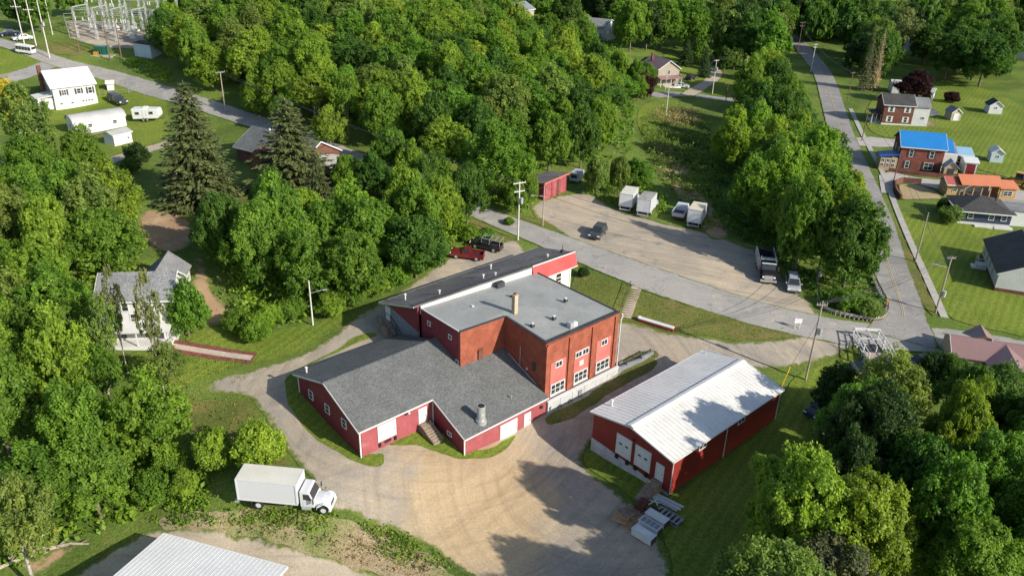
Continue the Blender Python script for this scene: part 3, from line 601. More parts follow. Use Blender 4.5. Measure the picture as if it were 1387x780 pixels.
    # -- long wing by the road
    L0, L1, bn, bf, zn0, zn1, zf = 49.3, 76.4, 70.75, 78.5, 9.72, 9.2, 7.2
    pt('long_roof', MB().slab([P(L0 - .3, bn, zn0), P(68.4, bn, zn0 - .36), P(L1 + .3, bn - .05, zn1), P(L1 + .6, bf, zf), P(L0 - .3, bf, zf)], .2), m_tar, label='dark sloping roof of the long wing')
    pt('eave_strip', MB().slab([P(50, bn - .02, zn0 - .21), P(68.35, bn - .02, zn0 - .57), P(68.35, bn + .2, zn0 - .57), P(50, bn + .2, zn0 - .21)], 1.2), m_white)
    e = MB(); e.beam(P(L0 - .3, bn + .25, zn0 + .0), P(L1 + .2, bn + .25, zn1 + .02), .22, .14); pt('roof_kerb', e, m_coping)
    e = MB(); e.beam(P(L0 - .33, bn, zn0 - .1), P(L0 - .33, bf, zf - .1), .07, .2); e.beam(P(L0 - .33, bf + .03, zf - .08), P(L1 + .6, bf + .03, zf - .08), .07, .18); pt('roof_edge', e, m_galv)
    pt('block_wall', MB().loft([P(49.6, 70.9, 1), P(49.6, 78.1, 1), P(49.6, 78.1, 7.0), P(49.6, 76.9, 7.05), P(49.6, 70.9, 6.0)], [P(49.85, 70.9, 1), P(49.85, 78.1, 1), P(49.85, 78.1, 7.0), P(49.85, 76.9, 7.05), P(49.85, 70.9, 6.0)]), m_block)
    pt('gable_siding', MB().loft([P(49.58, 70.9, 6.01), P(49.58, 76.9, 7.06), P(49.58, 76.9, 7.5), P(49.58, 70.9, 9.45)], [P(49.83, 70.9, 6.01), P(49.83, 76.9, 7.06), P(49.83, 76.9, 7.5), P(49.83, 70.9, 9.45)]), m_red)
    door(T, P(49.6, 77.35, 4.9), -math.pi / 2, .85, 1.9)
    pt('roadside_wall', MB().box(69.35 - A0, 76.2 - A0, 71.0 - B0, 71.25 - B0, 1.5, 7.0), m_cream)
    pt('roadside_wall', MB().box(75.95 - A0, 76.2 - A0, 71.26 - B0, 78.1 - B0, 1.5, 7.15), m_cream); pt('rear_wall', MB().box(49.86 - A0, 75.94 - A0, 77.9 - B0, 78.1 - B0, 1.5, 6.95), m_block)
    F0, F1 = 68.4, 76.6
    f = [P(F0, 70.70, zn0 - .4), P(F1, 70.70, zn1 + .02), P(F1 + .35, 70.36, 7.2), P(F0 + .2, 70.36, 7.2)]
    g = [P(F0, 70.98, zn0 - .4), P(F1, 70.98, zn1 + .02), P(F1 + .35, 70.98, 7.2), P(F0 + .2, 70.98, 7.2)]
    fa = pt('fascia', MB().loft(f, g), m_fascia, label='red sloping fascia over the cream wall'); e = MB(); e.beam(Vector(f[0]) + Vector((0, -.03, .07)), Vector(f[1]) + Vector((0, -.03, .07)), .12, .14); e.beam(Vector(f[3]) + Vector((0, -.02, -.06)), Vector(f[2]) + Vector((0, -.02, -.06)), .1, .1); part(fa, 'white_trim', e, m_white)
    pt('fascia_end', MB().loft([P(F1, 70.99, zn1), P(F1 + .35, 70.99, 7.2), P(F1 + .35, 78.3, 6.6), P(F1, 78.3, 7.1)], [P(F1 - .15, 70.99, zn1), P(F1 + .2, 70.99, 7.2), P(F1 + .2, 78.3, 6.6), P(F1 - .15, 78.3, 7.1)]), m_fascia)
    lv = pt('louvre_window', MB().box(73.45 - A0, 74.3 - A0, 70.93 - B0, 70.999 - B0, 4.85, 6.55), m_black)
    for i in range(2): part(lv, 'louvre_bar', MB().box(73.4 - A0, 74.35 - A0, 70.88 - B0, 70.929 - B0, 5.38 + .57 * i, 5.48 + .57 * i), m_cream)
    pt('corner_post', MB().box(76.05 - A0, 76.25 - A0, 70.9 - B0, 70.998 - B0, 1.5, 6.9), m_white)
    zl = lambda a, b: (zn0 - .019 * (a - L0)) + (b - bn) * (zf - 9.5) / (bf - bn)
    for a, b, h in [(50.9, 75.3, .9), (54.3, 72.7, .6), (61.9, 73.2, .6), (63.4, 72.5, .5), (65.6, 76, .9), (73.1, 72.6, .6)]:
        z = zl(a, b) - .15; h *= .8; pt('roof_pipe', MB().bar(P(a, b, z), P(a, b, z + h), .09, 8).bar(P(a, b, z + h), P(a, b, z + h + .14), .17, 8), m_white)
    pt('roof_mast', MB().bar(P(75.8, 72.4, 8.5), P(75.8, 72.4, 9.9), .05).box(75.6 - A0, 76 - A0, 72.2 - B0, 72.6 - B0, 8.5, 9.2), m_dark)
    # outside steps at the far end door
    s = pt('outside_steps', MB().box(48.3 - A0, 49.58 - A0, 76.7 - B0, 78 - B0, 2, 4.85), m_wood)
    for i in range(8): part(s, 'step', MB().box(48.3 - A0, 49.5 - A0, 76.69 - .28 * (i + 1) - B0, 76.69 - .28 * i - B0, 1.5, 4.68 - .2 * i), m_wood)
    r = MB()
    for a in (48.3, 49.5): r.bar(P(a, 77.9, 5.8), P(a, 76.7, 5.8), .04).bar(P(a, 76.7, 5.8), P(a, 74.3, 4.1), .04); [r.bar(P(a, b, z), P(a, b, z + .95), .04) for b, z in ((77.9, 4.85), (76.7, 4.85), (75.5, 4.0), (74.3, 3.2))]
    part(s, 'handrail', r, m_dark)
    return T
factory()
# ------------------------------------------------------------------ red metal warehouse with white ribbed roof
def warehouse():
    A0, B0 = 57.2, 37.4; L, Wd = 20.3, 10.95
    T = thing('warehouse', 'red metal warehouse with white ribbed roof beside the gravel yard', 'warehouse', AB(A0, B0), YAW)
    pt = lambda n, mb, m, **k: part(T, n, mb, m, **k)
    ez, rzg, yr = 3.0, 4.12, Wd / 2 + .05
    pr = [(0, -1.2), (Wd, -1.2), (Wd, ez - .1), (yr, rzg - .12), (0, ez - .1)]
    for x0 in (0, L - .2): pt('end_wall', MB().loft([(x0, y, z if z > -1 else -1.7) for y, z in pr], [(x0 + .2, y, z if z > -1 else -1.7) for y, z in pr]), m_redwh)
    pt('side_wall', MB().box(.201, L - .201, 0, .2, -1.6, ez - .12), m_redwh); pt('side_wall', MB().box(.201, L - .201, Wd - .2, Wd, -3, ez - .12), m_redwh)
    for i in range(5): y = 2.2 * i; y1 = min(y + 2.18, Wd + .03); tp = lambda v: -.46 - .95 * (1 - v / Wd) ** 1.3; pt('foundation_block', MB().hexa([(-.06, y + .01, -3.2), (.18, y + .01, -3.2), (.18, y1, -3.2), (-.06, y1, -3.2)], [(-.06, y + .01, tp(y)), (.18, y + .01, tp(y)), (.18, y1, tp(y1) if y1 < Wd else -.46), (-.06, y1, tp(y1) if y1 < Wd else -.46)]), m_plinth)
    n = 36; pw = (L + .6) / n
    for s in (0, 1):
        ye, yn = (-.28, yr) if s == 0 else (Wd + .28, yr); zl = ez - .05; d = 1 if s else -1
        m = MB(); m.hexa([(0, ye, zl), (pw - .02, ye, zl), (pw - .02, yn, rzg), (0, yn, rzg)], [(0, ye, zl + .04), (pw - .02, ye, zl + .04), (pw - .02, yn, rzg + .04), (0, yn, rzg + .04)])
        m.hexa([(pw - .09, ye, zl + .04), (pw - .02, ye, zl + .04), (pw - .02, yn, rzg + .04), (pw - .09, yn, rzg + .04)], [(pw - .075, ye, zl + .07), (pw - .035, ye, zl + .07), (pw - .035, yn, rzg + .07), (pw - .075, yn, rzg + .07)])
        me = m.mesh('roof_panel', m_mroof)
        for i in range(n): link('roof_panel', me, T, (-.3 + i * pw, 0, 0))
    rc = MB(); rc.hexa([(-.32, yr - .45, rzg + .02), (L + .3, yr - .45, rzg + .02), (L + .3, yr, rzg + .12), (-.32, yr, rzg + .12)], [(-.32, yr - .45, rzg + .09), (L + .3, yr - .45, rzg + .09), (L + .3, yr, rzg + .2), (-.32, yr, rzg + .2)])
    rc.hexa([(-.32, yr + .45, rzg + .02), (L + .3, yr + .45, rzg + .02), (L + .3, yr, rzg + .12), (-.32, yr, rzg + .12)], [(-.32, yr + .45, rzg + .09), (L + .3, yr + .45, rzg + .09), (L + .3, yr, rzg + .2), (-.32, yr, rzg + .2)]); pt('ridge_cap', rc, m_mroof)
    g = MB()
    for y in (-.33, Wd + .33): g.beam((-.3, y, ez - .07), (L + .3, y, ez - .07), .12, .13)
    for x in (-.34, L + .32): g.beam((x, -.3, ez - .04), (x, yr, rzg - .02), .06, .16); g.beam((x, Wd + .3, ez - .04), (x, yr, rzg - .02), .06, .16)
    pt('gutter', g, m_white)
    for x in (.1, 9.6, L - .15): pt('downspout', MB().bar((x, -.1, ez - .1), (x, -.1, -1.5), .055), m_white)
    for y in (6.35, 3.7):
        door(T, (0, y, -.42), -math.pi / 2, 1.95, 2.55, name='dock_door', panels=4, lite=True)
        for k in (-.75, .75): pt('dock_bumper', MB().box(-.28, -.061, y + k - .18, y + k + .18, -.95, -.55), m_black)
    door(T, (0, 1.35, -.45), -math.pi / 2, .9, 1.95)
    pt('wall_lamp', MB().bar((-.2, 5.1, 2.55), (-.001, 5.1, 2.55), .13, 8), m_dark)
    for x in (5.2, 12.4): window(T, (x, 0, 1.8), 0, 1.35, .8, 2, 1, fr=.1)
    pt('roof_pipe', MB().bar((2.2, Wd - .6, ez), (2.2, Wd - .6, ez + .8), .1, 8).bar((2.2, Wd - .6, ez + .75), (2.2, Wd - .6, ez + .95), .19, 8), m_white)
    pt('roof_mast', MB().bar((L - .4, Wd - .4, ez), (L - .4, Wd - .4, ez + 1.2), .06), m_galv)
    s = pt('door_steps', MB().box(-1.3, -.061, .8, 2.0, -2.4, -.47), m_wood)
    for i in range(5): part(s, 'step', MB().box(-1.3 - .32 * (i + 1), -1.3 - .32 * i, .8, 2.0, -2.6, -.67 - .2 * i), m_wood)
    return T
warehouse()
# ------------------------------------------------------------------ houses
FOOT = []       # (x, y, r) ground already taken, kept free of trees
def house(name, label, pL, pR, D, h, rh, wall, roof, cat='house', ridge='x', over=.4, wins=(), shutter=None, found=None, fz=.5, trim=m_white, group=None, W=None, left=(), right=(), base=None, hip=0., pane=m_glass, side=None):
    """front wall stands on the ground between two surveyed spots; depth D goes back from it"""
    a = gp(*pL); b = gp(*pR); d = Vector((b.x - a.x, b.y - a.y)); L = W or d.length; ang = math.atan2(d.y, d.x)
    if side: s_ = gp(*side) - a; ang = math.atan2(s_.y, s_.x) - math.pi / 2
    z = min(a.z, b.z) if base is None else base
    T = thing(name, label, cat, (a.x, a.y, z), ang, group); T['w'] = L
    c = Vector((a.x, a.y)) + Vector((math.cos(ang) * L / 2 - math.sin(ang) * D / 2, math.sin(ang) * L / 2 + math.cos(ang) * D / 2)); FOOT.append((c.x, c.y, max(L, D) * .55))
    t = .2
    if ridge == 'x' and not hip:
        g = [(0, 0), (D, 0), (D, h), (D / 2, h + rh), (0, h)]
        for x0 in (0, L - t): part(T, 'wall', MB().loft([(x0, y, zz if zz else -1.5) for y, zz in g], [(x0 + t, y, zz if zz else -1.5) for y, zz in g]), wall)
        for y0 in (0, D - t): part(T, 'wall', MB().box(t + .002, L - t - .002, y0, y0 + t, -1.5, h), wall)
        k = rh / (D / 2); r = None
        for s in (0, 1):
            ye = -over if s == 0 else D + over; ze = h - k * over; m = MB().slab([(-over, ye, ze + .22), (L + over, ye, ze + .22), (L + over, D / 2, h + rh + .22), (-over, D / 2, h + rh + .22)], .18)
            o = part(T, 'roof', m, roof) if s == 0 else part(r, 'roof_slope', m, roof); r = r or o
        f = MB()
        for ye, ze in ((-over - .03, h - k * over + .1), (D + over + .03, h - k * over + .1)): part(r, 'eave_trim', MB().beam((-over, ye, ze), (L + over, ye, ze), .06, .2), trim)
        for x in (-over - .03, L + over + .03):
            f = MB(); f.beam((x, -over, h - k * over + .1), (x, D / 2, h + rh + .1), .06, .2); f.beam((x, D + over, h - k * over + .1), (x, D / 2, h + rh + .1), .06, .2); part(r, 'barge_board', f, trim)
    elif ridge == 'y':
        g = [(0, 0), (L, 0), (L, h), (L / 2, h + rh), (0, h)]
        for y0 in (0, D - t): part(T, 'wall', MB().loft([(x, y0, zz if zz else -1.5) for x, zz in g], [(x, y0 + t, zz if zz else -1.5) for x, zz in g]), wall)
        for x0 in (0, L - t): part(T, 'wall', MB().box(x0, x0 + t, t + .002, D - t - .002, -1.5, h), wall)
        k = rh / (L / 2); r = None
        for s in (0, 1):
            xe = -over if s == 0 else L + over; ze = h - k * over; m = MB().slab([(xe, -over, ze + .22), (xe, D + over, ze + .22), (L / 2, D + over, h + rh + .22), (L / 2, -over, h + rh + .22)], .18)
            o = part(T, 'roof', m, roof) if s == 0 else part(r, 'roof_slope', m, roof); r = r or o
        f = MB()
        for y in (-over - .03, D + over + .03):
            f = MB(); [f.beam((xe, y, h - k * over + .1), (L / 2, y, h + rh + .1), .06, .2) for xe in (-over, L + over)]; part(r, 'barge_board', f, trim)
    else:
        for y0 in (0, D - t): part(T, 'wall', MB().box(0, L, y0, y0 + t, -1.5, h), wall)
        for x0 in (0, L - t): part(T, 'wall', MB().box(x0, x0 + t, t + .002, D - t - .002, -1.5, h), wall)
        o = over; m = MB(); e = [(-o, -o, h), (L + o, -o, h), (L + o, D + o, h), (-o, D + o, h)]; q = [(D * hip, D / 2, h + rh), (L - D * hip, D / 2, h + rh)]
        m.add(e + q + [(x, y, z2 - .15) for x, y, z2 in e], [(0, 1, 5, 4), (1, 2, 5), (2, 3, 4, 5), (3, 0, 4), (0, 6, 7, 1), (1, 7, 8, 2), (2, 8, 9, 3), (3, 9, 6, 0), (6, 9, 8, 7)])
        r = part(T, 'roof', m, roof); f = MB()
        for i in range(4): f.beam(Vector(e[i]) + Vector((0, 0, -.08)), Vector(e[(i + 1) % 4]) + Vector((0, 0, -.08)), .1, .2)
        part(r, 'roof_trim', f, trim)
    if found:
        f = MB().box(-.04, L + .04, -.04, -.002, -1.5, fz).box(-.04, -.002, -.002, D, -1.5, fz).box(L + .002, L + .04, -.002, D, -1.5, fz); part(T, 'foundation', f, found)
    for q in wins: window(T, (L * q[0], 0, q[1]), 0, q[2], q[3], *(q[4:6] if len(q) > 4 else (1, 2)), fr=.1, shutter=shutter)
    for q in left: window(T, (0, D * (1 - q[0]), q[1]), -math.pi / 2, q[2], q[3], *(q[4:6] if len(q) > 4 else (1, 2)), fr=.1, shutter=shutter)
    for q in right: window(T, (L, D * q[0], q[1]), math.pi / 2, q[2], q[3], *(q[4:6] if len(q) > 4 else (1, 2)), fr=.1, shutter=shutter)
    return T, L, r
def annexe(T, name, x0, x1, y0, y1, z0, z1, wall, roof, zr=None, slope='y', label=None, over=.25, open_=False):
    """lower wing joined to a house: a box under one sloping roof slab (zr = roof height at its far edge)"""
    zr = z1 if zr is None else zr
    if not open_: o = part(T, name, MB().box(x0, x1, y0, y1, z0, min(z1, zr) - .02), wall, label)
    else:
        m = MB()
        for x in (x0 + .1, (x0 + x1) / 2, x1 - .1): m.box(x - .07, x + .07, y0, y0 + .14, z0, min(z1, zr) - .02)
        m.box(x0, x1, y0, y1, z0 - .4, z0 + .15); o = part(T, name, m, wall, label)
    if slope == 'y': p = [(x0 - over, y0 - over, z1), (x1 + over, y0 - over, z1), (x1 + over, y1, zr), (x0 - over, y1, zr)]
    else: p = [(x0 - over, y0 - over, z1), (x1 + over, y0 - over, zr), (x1 + over, y1, zr), (x0 - over, y1, z1)]
    part(o, 'roof', MB().slab([(x, y, z + .2) for x, y, z in p], .17), roof); return o
# white two-storey house by the garden path
T, L, r = house('white_house', 'two-storey white house with grey roof behind a bare-trunked tree, left of the factory', (143, 460), (229, 461), 6.2, 5.9, 2.1, m_whiteside, m_shingmid, wins=[(.36, 4.3, .9, 1.3), (.46, 2.6, 1, 1.4)], W=8.6)
annexe(T, 'porch', .6, 8.2, -1.9, -.01, .2, 2.3, m_white, M('porch_roof', (.55, .55, .53), .6, .05), 2.75, open_=True)
for x in (2.3, 5.2): window(T, (x, 0, .5), 0, .9, 1.5)
door(T, (6.6, 0, .2), 0, .95, 2.0, mat=m_dark)
m = MB().prof([(3.2, -1.5), (8.0, -1.5), (8.0, 5.0), (5.6, 7.0), (3.2, 5.0)], 6.21, 11.5); rw = part(T, 'rear_wing', m, m_whiteside)
part(rw, 'roof', MB().slab([(2.9, 6.2, 4.95), (5.6, 4.3, 7.2), (5.6, 11.8, 7.2), (2.9, 11.8, 4.95)], .18), m_shingmid); part(rw, 'roof_slope', MB().slab([(5.6, 4.3, 7.2), (8.3, 6.2, 4.95), (8.3, 11.8, 4.95), (5.6, 11.8, 7.2)], .18), m_shingmid)
# house with white metal roof on the hill
T, L, r = house('white_house', 'white house with broad white roof and brick chimney beside the upper road', (77, 150), (133, 140), 9.5, 4.9, 2.6, m_whiteside, m_mroof, found=m_cream, fz=2.0, shutter=m_dark,
    wins=[(.25, 3.0, 1.0, 1.2, 2, 2), (.6, 3.0, .9, 1.2), (.87, 2.8, .9, 1.4)], left=[(.4, 3.3, 1, 1.6), (.65, 3.3, 1, 1.6)])
for i in range(4): window(T, (L * (.66 + .07 * i), -.04, 1.2), 0, .45, .4, 1, 1, fr=.06)
for x in (.14, .4): window(T, (L * x, -.04, 1.1), 0, .6, .4, 1, 1, fr=.06)
part(T, 'chimney', MB().box(-.9, -.15, 5.6, 6.4, -1, 8.6), m_brick2); annexe(T, 'side_porch', -3.2, -.05, .8, 5.4, -1, 2.6, m_white, m_mroof, 3.0, 'x')
# round-roofed trailer home
def quonset():
    a, b = gp(103, 184), gp(172, 171); d = b - a; L = Vector((d.x, d.y)).length; T = thing('trailer_home', 'long white trailer home with rounded grey roof on the lawn', 'trailer home', (a.x, a.y, min(a.z, b.z)), math.atan2(d.y, d.x)); FOOT.append((*(a + d / 2)[:2], 7)); D = 4.6
    pr = [(0, -1), (D, -1), (D, 2.3)] + [(D / 2 + D / 2 * math.cos(t), 2.3 + 1.25 * math.sin(t)) for t in np.linspace(0, math.pi, 11)[1:-1]] + [(0, 2.3)]
    for x0 in (0, L - .15): part(T, 'end_wall', MB().loft([(x0, y, z) for y, z in pr], [(x0 + .15, y, z) for y, z in pr]), m_white)
    for y0 in (0, D - .15): part(T, 'side_wall', MB().box(.16, L - .16, y0, y0 + .15, -1, 2.3), m_white)
    m = MB(); ts = np.linspace(0, math.pi, 13)
    for t0, t1 in zip(ts, ts[1:]): q = [(D / 2 + (D / 2 + .15) * math.cos(t), 2.33 + 1.32 * math.sin(t)) for t in (t0, t1)]; m.add([(-.2, q[0][0], q[0][1]), (L + .2, q[0][0], q[0][1]), (L + .2, q[1][0], q[1][1]), (-.2, q[1][0], q[1][1])], [(0, 1, 2, 3)])
    part(T, 'roof', m, M('roof_dull_grey', (.42, .42, .41), .5, .08, .4)); [window(T, (L * x, 0, 1.2), 0, .9, .8, 1, 2) for x in (.1, .3, .78)]; window(T, (0, 2.3, 1), -math.pi / 2, .8, 1, 1, 2); door(T, (L * .9, 0, .2), 0, .8, 1.9)
    t = thing('lumber_pile', 'grey pile of old boards lying along the trailer home', 'lumber', (0, 0, 0)); c = gp(140, 184); t.location = c; t.rotation_euler = (0, 0, math.atan2(d.y, d.x)); rg = random.Random(3)
    for i in range(9): x = rg.uniform(-3.5, 2); y = rg.uniform(-.5, .5); part(t, 'board', MB().box(x, x + rg.uniform(1.5, 3), y, y + .2, .1 + .06 * i, .15 + .06 * i), m_wood)
quonset()
def shed(name, label, pL, pR, D, h, rh, wall, roof, ridge='y', cat='shed', doorx=None, wins=(), **k):
    T, L, r = house(name, label, pL, pR, D, h, rh, wall, roof, cat, ridge, over=.2, wins=wins, **k)
    if doorx is not None: door(T, (L * doorx, 0, .1), 0, min(1.3, L * .5), min(1.9, h - .2))
    return T
shed('garden_shed', 'small white shed with grey roof in front of the trailer home', (156, 199), (180, 193), 3.2, 2.1, .5, m_white, M('roof_shed_grey', (.38, .38, .37), .6, .08), 'x', wins=[(.8, .9, .5, .5, 1, 1)], doorx=.5)
T = shed('well_house', 'tiny open well house with pale roof on the upper lawn', (146, 124), (155, 122.5), 1.7, 1.7, .4, m_white, m_cream, 'x', cat='well house'); 
T = shed('equipment_shed', 'pale blue flat shed at the edge of the substation', (183, 76), (206, 80), 4, 3.0, .3, m_bluewall, m_shingdk, 'x')
# brick house behind the spruces
T, L, r = house('brick_ranch_house', 'brick bungalow with dark grey roof mostly hidden behind two spruces', (322, 217), (410, 243), 9.5, 3.0, 2.6, m_brick2, m_shing, wins=[(.3, 1, 1.2, 1.2), (.7, 1, 1.2, 1.2)])
part(T, 'gable_wing', MB().prof([(L * .35, -.5), (L * .35 + 4, -.5), (L * .35 + 4, 2.6), (L * .35 + 2, 4.4), (L * .35, 2.6)], -2.2, -.02), m_brick); part(T, 'vent_stack', MB().bar((L * .3, 4, 5), (L * .3, 4, 6.3), .15, 8), m_white)
T, L, r = house('brick_garage', 'low brick garage with pale roof showing right of the spruces', (424, 240), (452, 246), 6, 2.6, 1.0, m_brick, M('roof_pale', (.45, .43, .4), .7, .08), cat='garage')
# right-hand street
T, L, r = house('brick_house', 'two-storey brown brick house with white wing and dark roof', (1193, 169), (1233, 171), 7.5, 5.4, 2.0, m_brick2, m_shingdk, shutter=m_white, found=m_white, fz=.5, wins=[(.24, .9, .9, 1.5), (.78, .9, .9, 1.5), (.24, 3.5, .9, 1.4), (.78, 3.5, .9, 1.4)])
w = part(T, 'side_wing', MB().box(L + .02, L + 4, 0, 6.6, -1, 5.2), m_whiteside); part(w, 'roof', MB().slab([(L + .41, -.3, 5.25), (L + 4.2, -.3, 5.25), (L + 4.2, 3.7, 7.0), (L + .41, 3.7, 7.0)], .18), m_shingmid); part(w, 'roof_slope', MB().slab([(L + .41, 3.71, 7.0), (L + 4.2, 3.71, 7.0), (L + 4.2, 7.4, 5.3), (L + .41, 7.4, 5.3)], .18), m_shingmid)
window(T, (L + 2.6, 0, 2.0), 0, .9, .7, 2, 1)
annexe(T, 'side_porch', L + 4.02, L + 6.4, .5, 5.5, .2, 2.6, m_wood, m_shingmid, 3.6, 'x', open_=True); annexe(T, 'front_porch', -2.4, -.02, 1, 6, .2, 2.5, m_white, m_shingdk, 2.6, 'x', open_=True)
shed('garage', 'white garage with pale grey roof behind the brown brick house', (1207, 127), (1226, 128), 6, 2.6, .9, m_whiteside, m_mroof2, 'x', cat='garage')
shed('garage', 'open white carport with green-grey roof behind the brown brick house', (1245, 136), (1262, 138), 5, 2.6, .8, m_white, M('roof_sage', (.36, .43, .40), .5, .05), 'x', cat='garage', wins=[(.3, .8, 1.2, 1, 2, 1), (.7, .8, 1.2, 1, 2, 1)])
T, L, r = house('brick_house', 'two-storey red brick house with bright blue metal roof', (1214.6, 231), (1272, 236.5), 8.2, 5.6, 2.3, brick_mat('brick_plum', (.22, .065, .045), (.18, .055, .04), (.24, .12, .1)), m_blueroof, shutter=m_dark, wins=[(.24, 3.4, .9, 1.6), (.72, 3.4, .9, 1.6), (.2, .8, .9, 1.6), (.7, .8, 1.9, 1.6, 2, 2)], left=[(.3, 3.4, .8, 1.4), (.7, 3.4, .8, 1.4)])
annexe(T, 'porch', -4.0, -.45, -.6, 3.4, -.5, 2.9, m_tanwall, m_navyroof, 3.6, 'x'); [window(T, (-3.5 + i * 1.1, -.6, .9 + j), 0, .8, .8, 2, 1, frame=m_cream) for i in range(3) for j in range(2)]
w = part(T, 'side_porch', MB().prof([(L + .2, -.5), (L + 2.9, -.5), (L + 2.9, 2.2), (L + 1.5, 3.6), (L + .2, 2.2)], -2.0, .2), m_tanwall); part(w, 'opening', MB().box(L + .9, L + 2.2, -2.06, -2.001, .9, 2.1), m_shingdk)
part(w, 'roof', MB().slab([(L + .0, -2.3, 2.2), (L + 1.5, -2.3, 3.85), (L + 1.5, .2, 3.85), (L + .0, .2, 2.2)], .14), m_ltblue); part(w, 'roof_slope', MB().slab([(L + 1.501, -2.3, 3.85), (L + 3.2, -2.3, 2.2), (L + 3.2, .2, 2.2), (L + 1.501, .2, 3.85)], .14), m_ltblue)
part(T, 'roof_extension', MB().slab([(L + .42, -.2, 5.3), (L + 1.9, -.2, 5.3), (L + 1.9, 4.1, 7.0), (L + .42, 4.1, 7.0)], .2), m_blueroof)
w = part(T, 'rear_wing', MB().box(L + .2, L + 3.6, 3, 8.4, -.5, 3.8), m_white); part(w, 'roof', MB().slab([(L + .43, 4.2, 4.0), (L + 3.8, 4.2, 4.0), (L + 3.8, 8.6, 5.3), (L + .43, 8.6, 5.3)], .15), M('roof_slate_blue', (.20, .23, .30), .6, .08))
part(T, 'white_lean_to', MB().slab([(1.6, 8.65, 5.6), (8.2, 8.65, 5.6), (8.2, 11, 4.6), (1.6, 11, 4.6)], .3), m_white)
T, L, r = house('garage', 'dark red garage with light blue roof beside the blue-roofed house', (1287, 226), (1312, 228), 6.5, 2.9, .8, m_dkred, m_ltblue, cat='garage', wins=[(.45, 1.2, 1.3, .9, 2, 1)]); 
T, L, r = house('garage', 'white garage with red roller door beside the blue-roofed house', (1304, 236), (1320, 237.5), 4.5, 2.7, .4, m_white, m_white, cat='garage', over=.3); door(T, (L * .5, 0, .05), 0, L * .78, 2.3, mat=m_dkred, name='garage_door', panels=3)
def dwall(name, label, pix, h, th, mat, cat='wall', step=2.2, n='panel', posts=None):
    C = resample(wline(pix), step, 0, False); a0 = C[0]; T = thing(name, label, cat, (a0[0], a0[1], tz(*a0)))
    o = T.location
    for p, q in zip(C, C[1:]):
        zz = min(tz(*p), tz(*q)) - o.z; m = MB(); m.beam((p[0] - o.x, p[1] - o.y, zz + h / 2 - .1), (q[0] - o.x, q[1] - o.y, zz + h / 2 - .1), th, h + .2); part(T, n, m, mat)
        if posts: part(T, 'post', MB().bar((p[0] - o.x, p[1] - o.y, zz - .2), (p[0] - o.x, p[1] - o.y, zz + h + .3), .07), posts)
    return T
dwall('garden_wall', 'low brick wall along the front of the blue-roofed house', [(1203, 233), (1245, 238), (1287, 242)], .9, .25, m_brick2, n='wall_panel')
dwall('garden_wall', 'curved low brick wall round the sand pit', [(1247, 249), (1222, 247), (1211, 251), (1213, 262), (1220, 271)], 1.1, .35, m_brick2, n='wall_panel')
def railfence(name, label, pix, h, mat, step=2.4, rails=(.35, .85), r=.04, kind='fence', mesh_=False, cat='fence'):
    C = resample(wline(pix), step, 0, False); a0 = C[0]; T = thing(name, label, cat, (a0[0], a0[1], tz(*a0))); o = T.location
    P = [Vector((x - o.x, y - o.y, tz(x, y) - o.z)) for x, y in C]
    me = MB().bar((0, 0, -.3), (0, 0, h), r).mesh('post', mat)
    for p in P: link('post', me, T, p)
    for k in rails:
        for p, q in zip(P, P[1:]): part(T, 'rail', MB().beam(p + Vector((0, 0, h * k)), q + Vector((0, 0, h * k)), r * .8, r * 1.6), mat)
    return T
railfence('yard_fence', 'dark metal fence behind the red roller-door garage', [(1318, 238), (1335, 240), (1357, 242)], 1.3, m_dark, 1.6, (.1, .5, .95))
shed('garden_shed', 'small pale blue shed alone on the right-hand lawn', (1340, 220), (1357, 221.5), 3, 2.3, .9, m_bluewall, m_mroof2, 'y', wins=[(.55, 1.2, .6, .6, 1, 1)])
shed('barn_shed', 'small tan barn-shaped shed on the lawn', (1287, 164), (1300, 164), 3.4, 2.2, 1.1, m_greytan, m_shingmid, 'y', doorx=.5)
shed('barn_shed', 'white barn-shaped shed with dark roof on the far lawn', (1338, 154.5), (1356, 155.5), 4, 2.3, 1.3, m_white, m_shingdk, 'y', wins=[(.5, 1.5, .7, .6, 1, 1)])
# orange-roofed pavilion
def pavilion():
    T, L, r = house('pavilion', 'open pavilion with orange metal roof between two wooden huts', (1280.5, 266), (1299, 267), 4, 2.6, .9, m_orangewood, m_redroof, 'pavilion', wins=[(.55, 1.0, .9, .9, 2, 1)], left=[(.3, 1, .8, .9), (.7, 1, .8, .9)])
    w = part(T, 'right_hut', MB().box(L + 7.5, L + 10.6, -.4, 3.4, -.5, 2.5), m_orangewood); part(w, 'roof', MB().slab([(L + 7.2, -.8, 2.5), (L + 11, -.8, 2.5), (L + 10.4, 1.6, 3.6), (L + 7.2, 1.6, 3.6)], .12), m_orange); window(T, (L + 9, -.4, .8), 0, 1.8, 1.1, 2, 2)
    c = MB()
    for i in range(5):
        x = L + .5 + 1.65 * i
        for y in (-.5, 3.8): c.box(x - .1, x + .1, y - .1, y + .1, -.4, 3.0)
    part(T, 'posts', c, m_orangewood)
    for s, p in ((0, [(-.3 + L - .3, -1.1, 3.0), (L + 7.6, -1.1, 3.0), (L + 7.6, 1.9, 4.3), (L - .6, 1.9, 4.3)]), (1, [(L - .6, 1.91, 4.3), (L + 7.6, 1.91, 4.3), (L + 7.6, 5, 3.0), (L - .6, 5, 3.0)])): part(T, 'orange_roof', MB().slab(p, .12), m_orange)
    part(T, 'back_screen', MB().box(L + .4, L + 7.2, 3.6, 3.7, 0, 2), m_white)
pavilion()
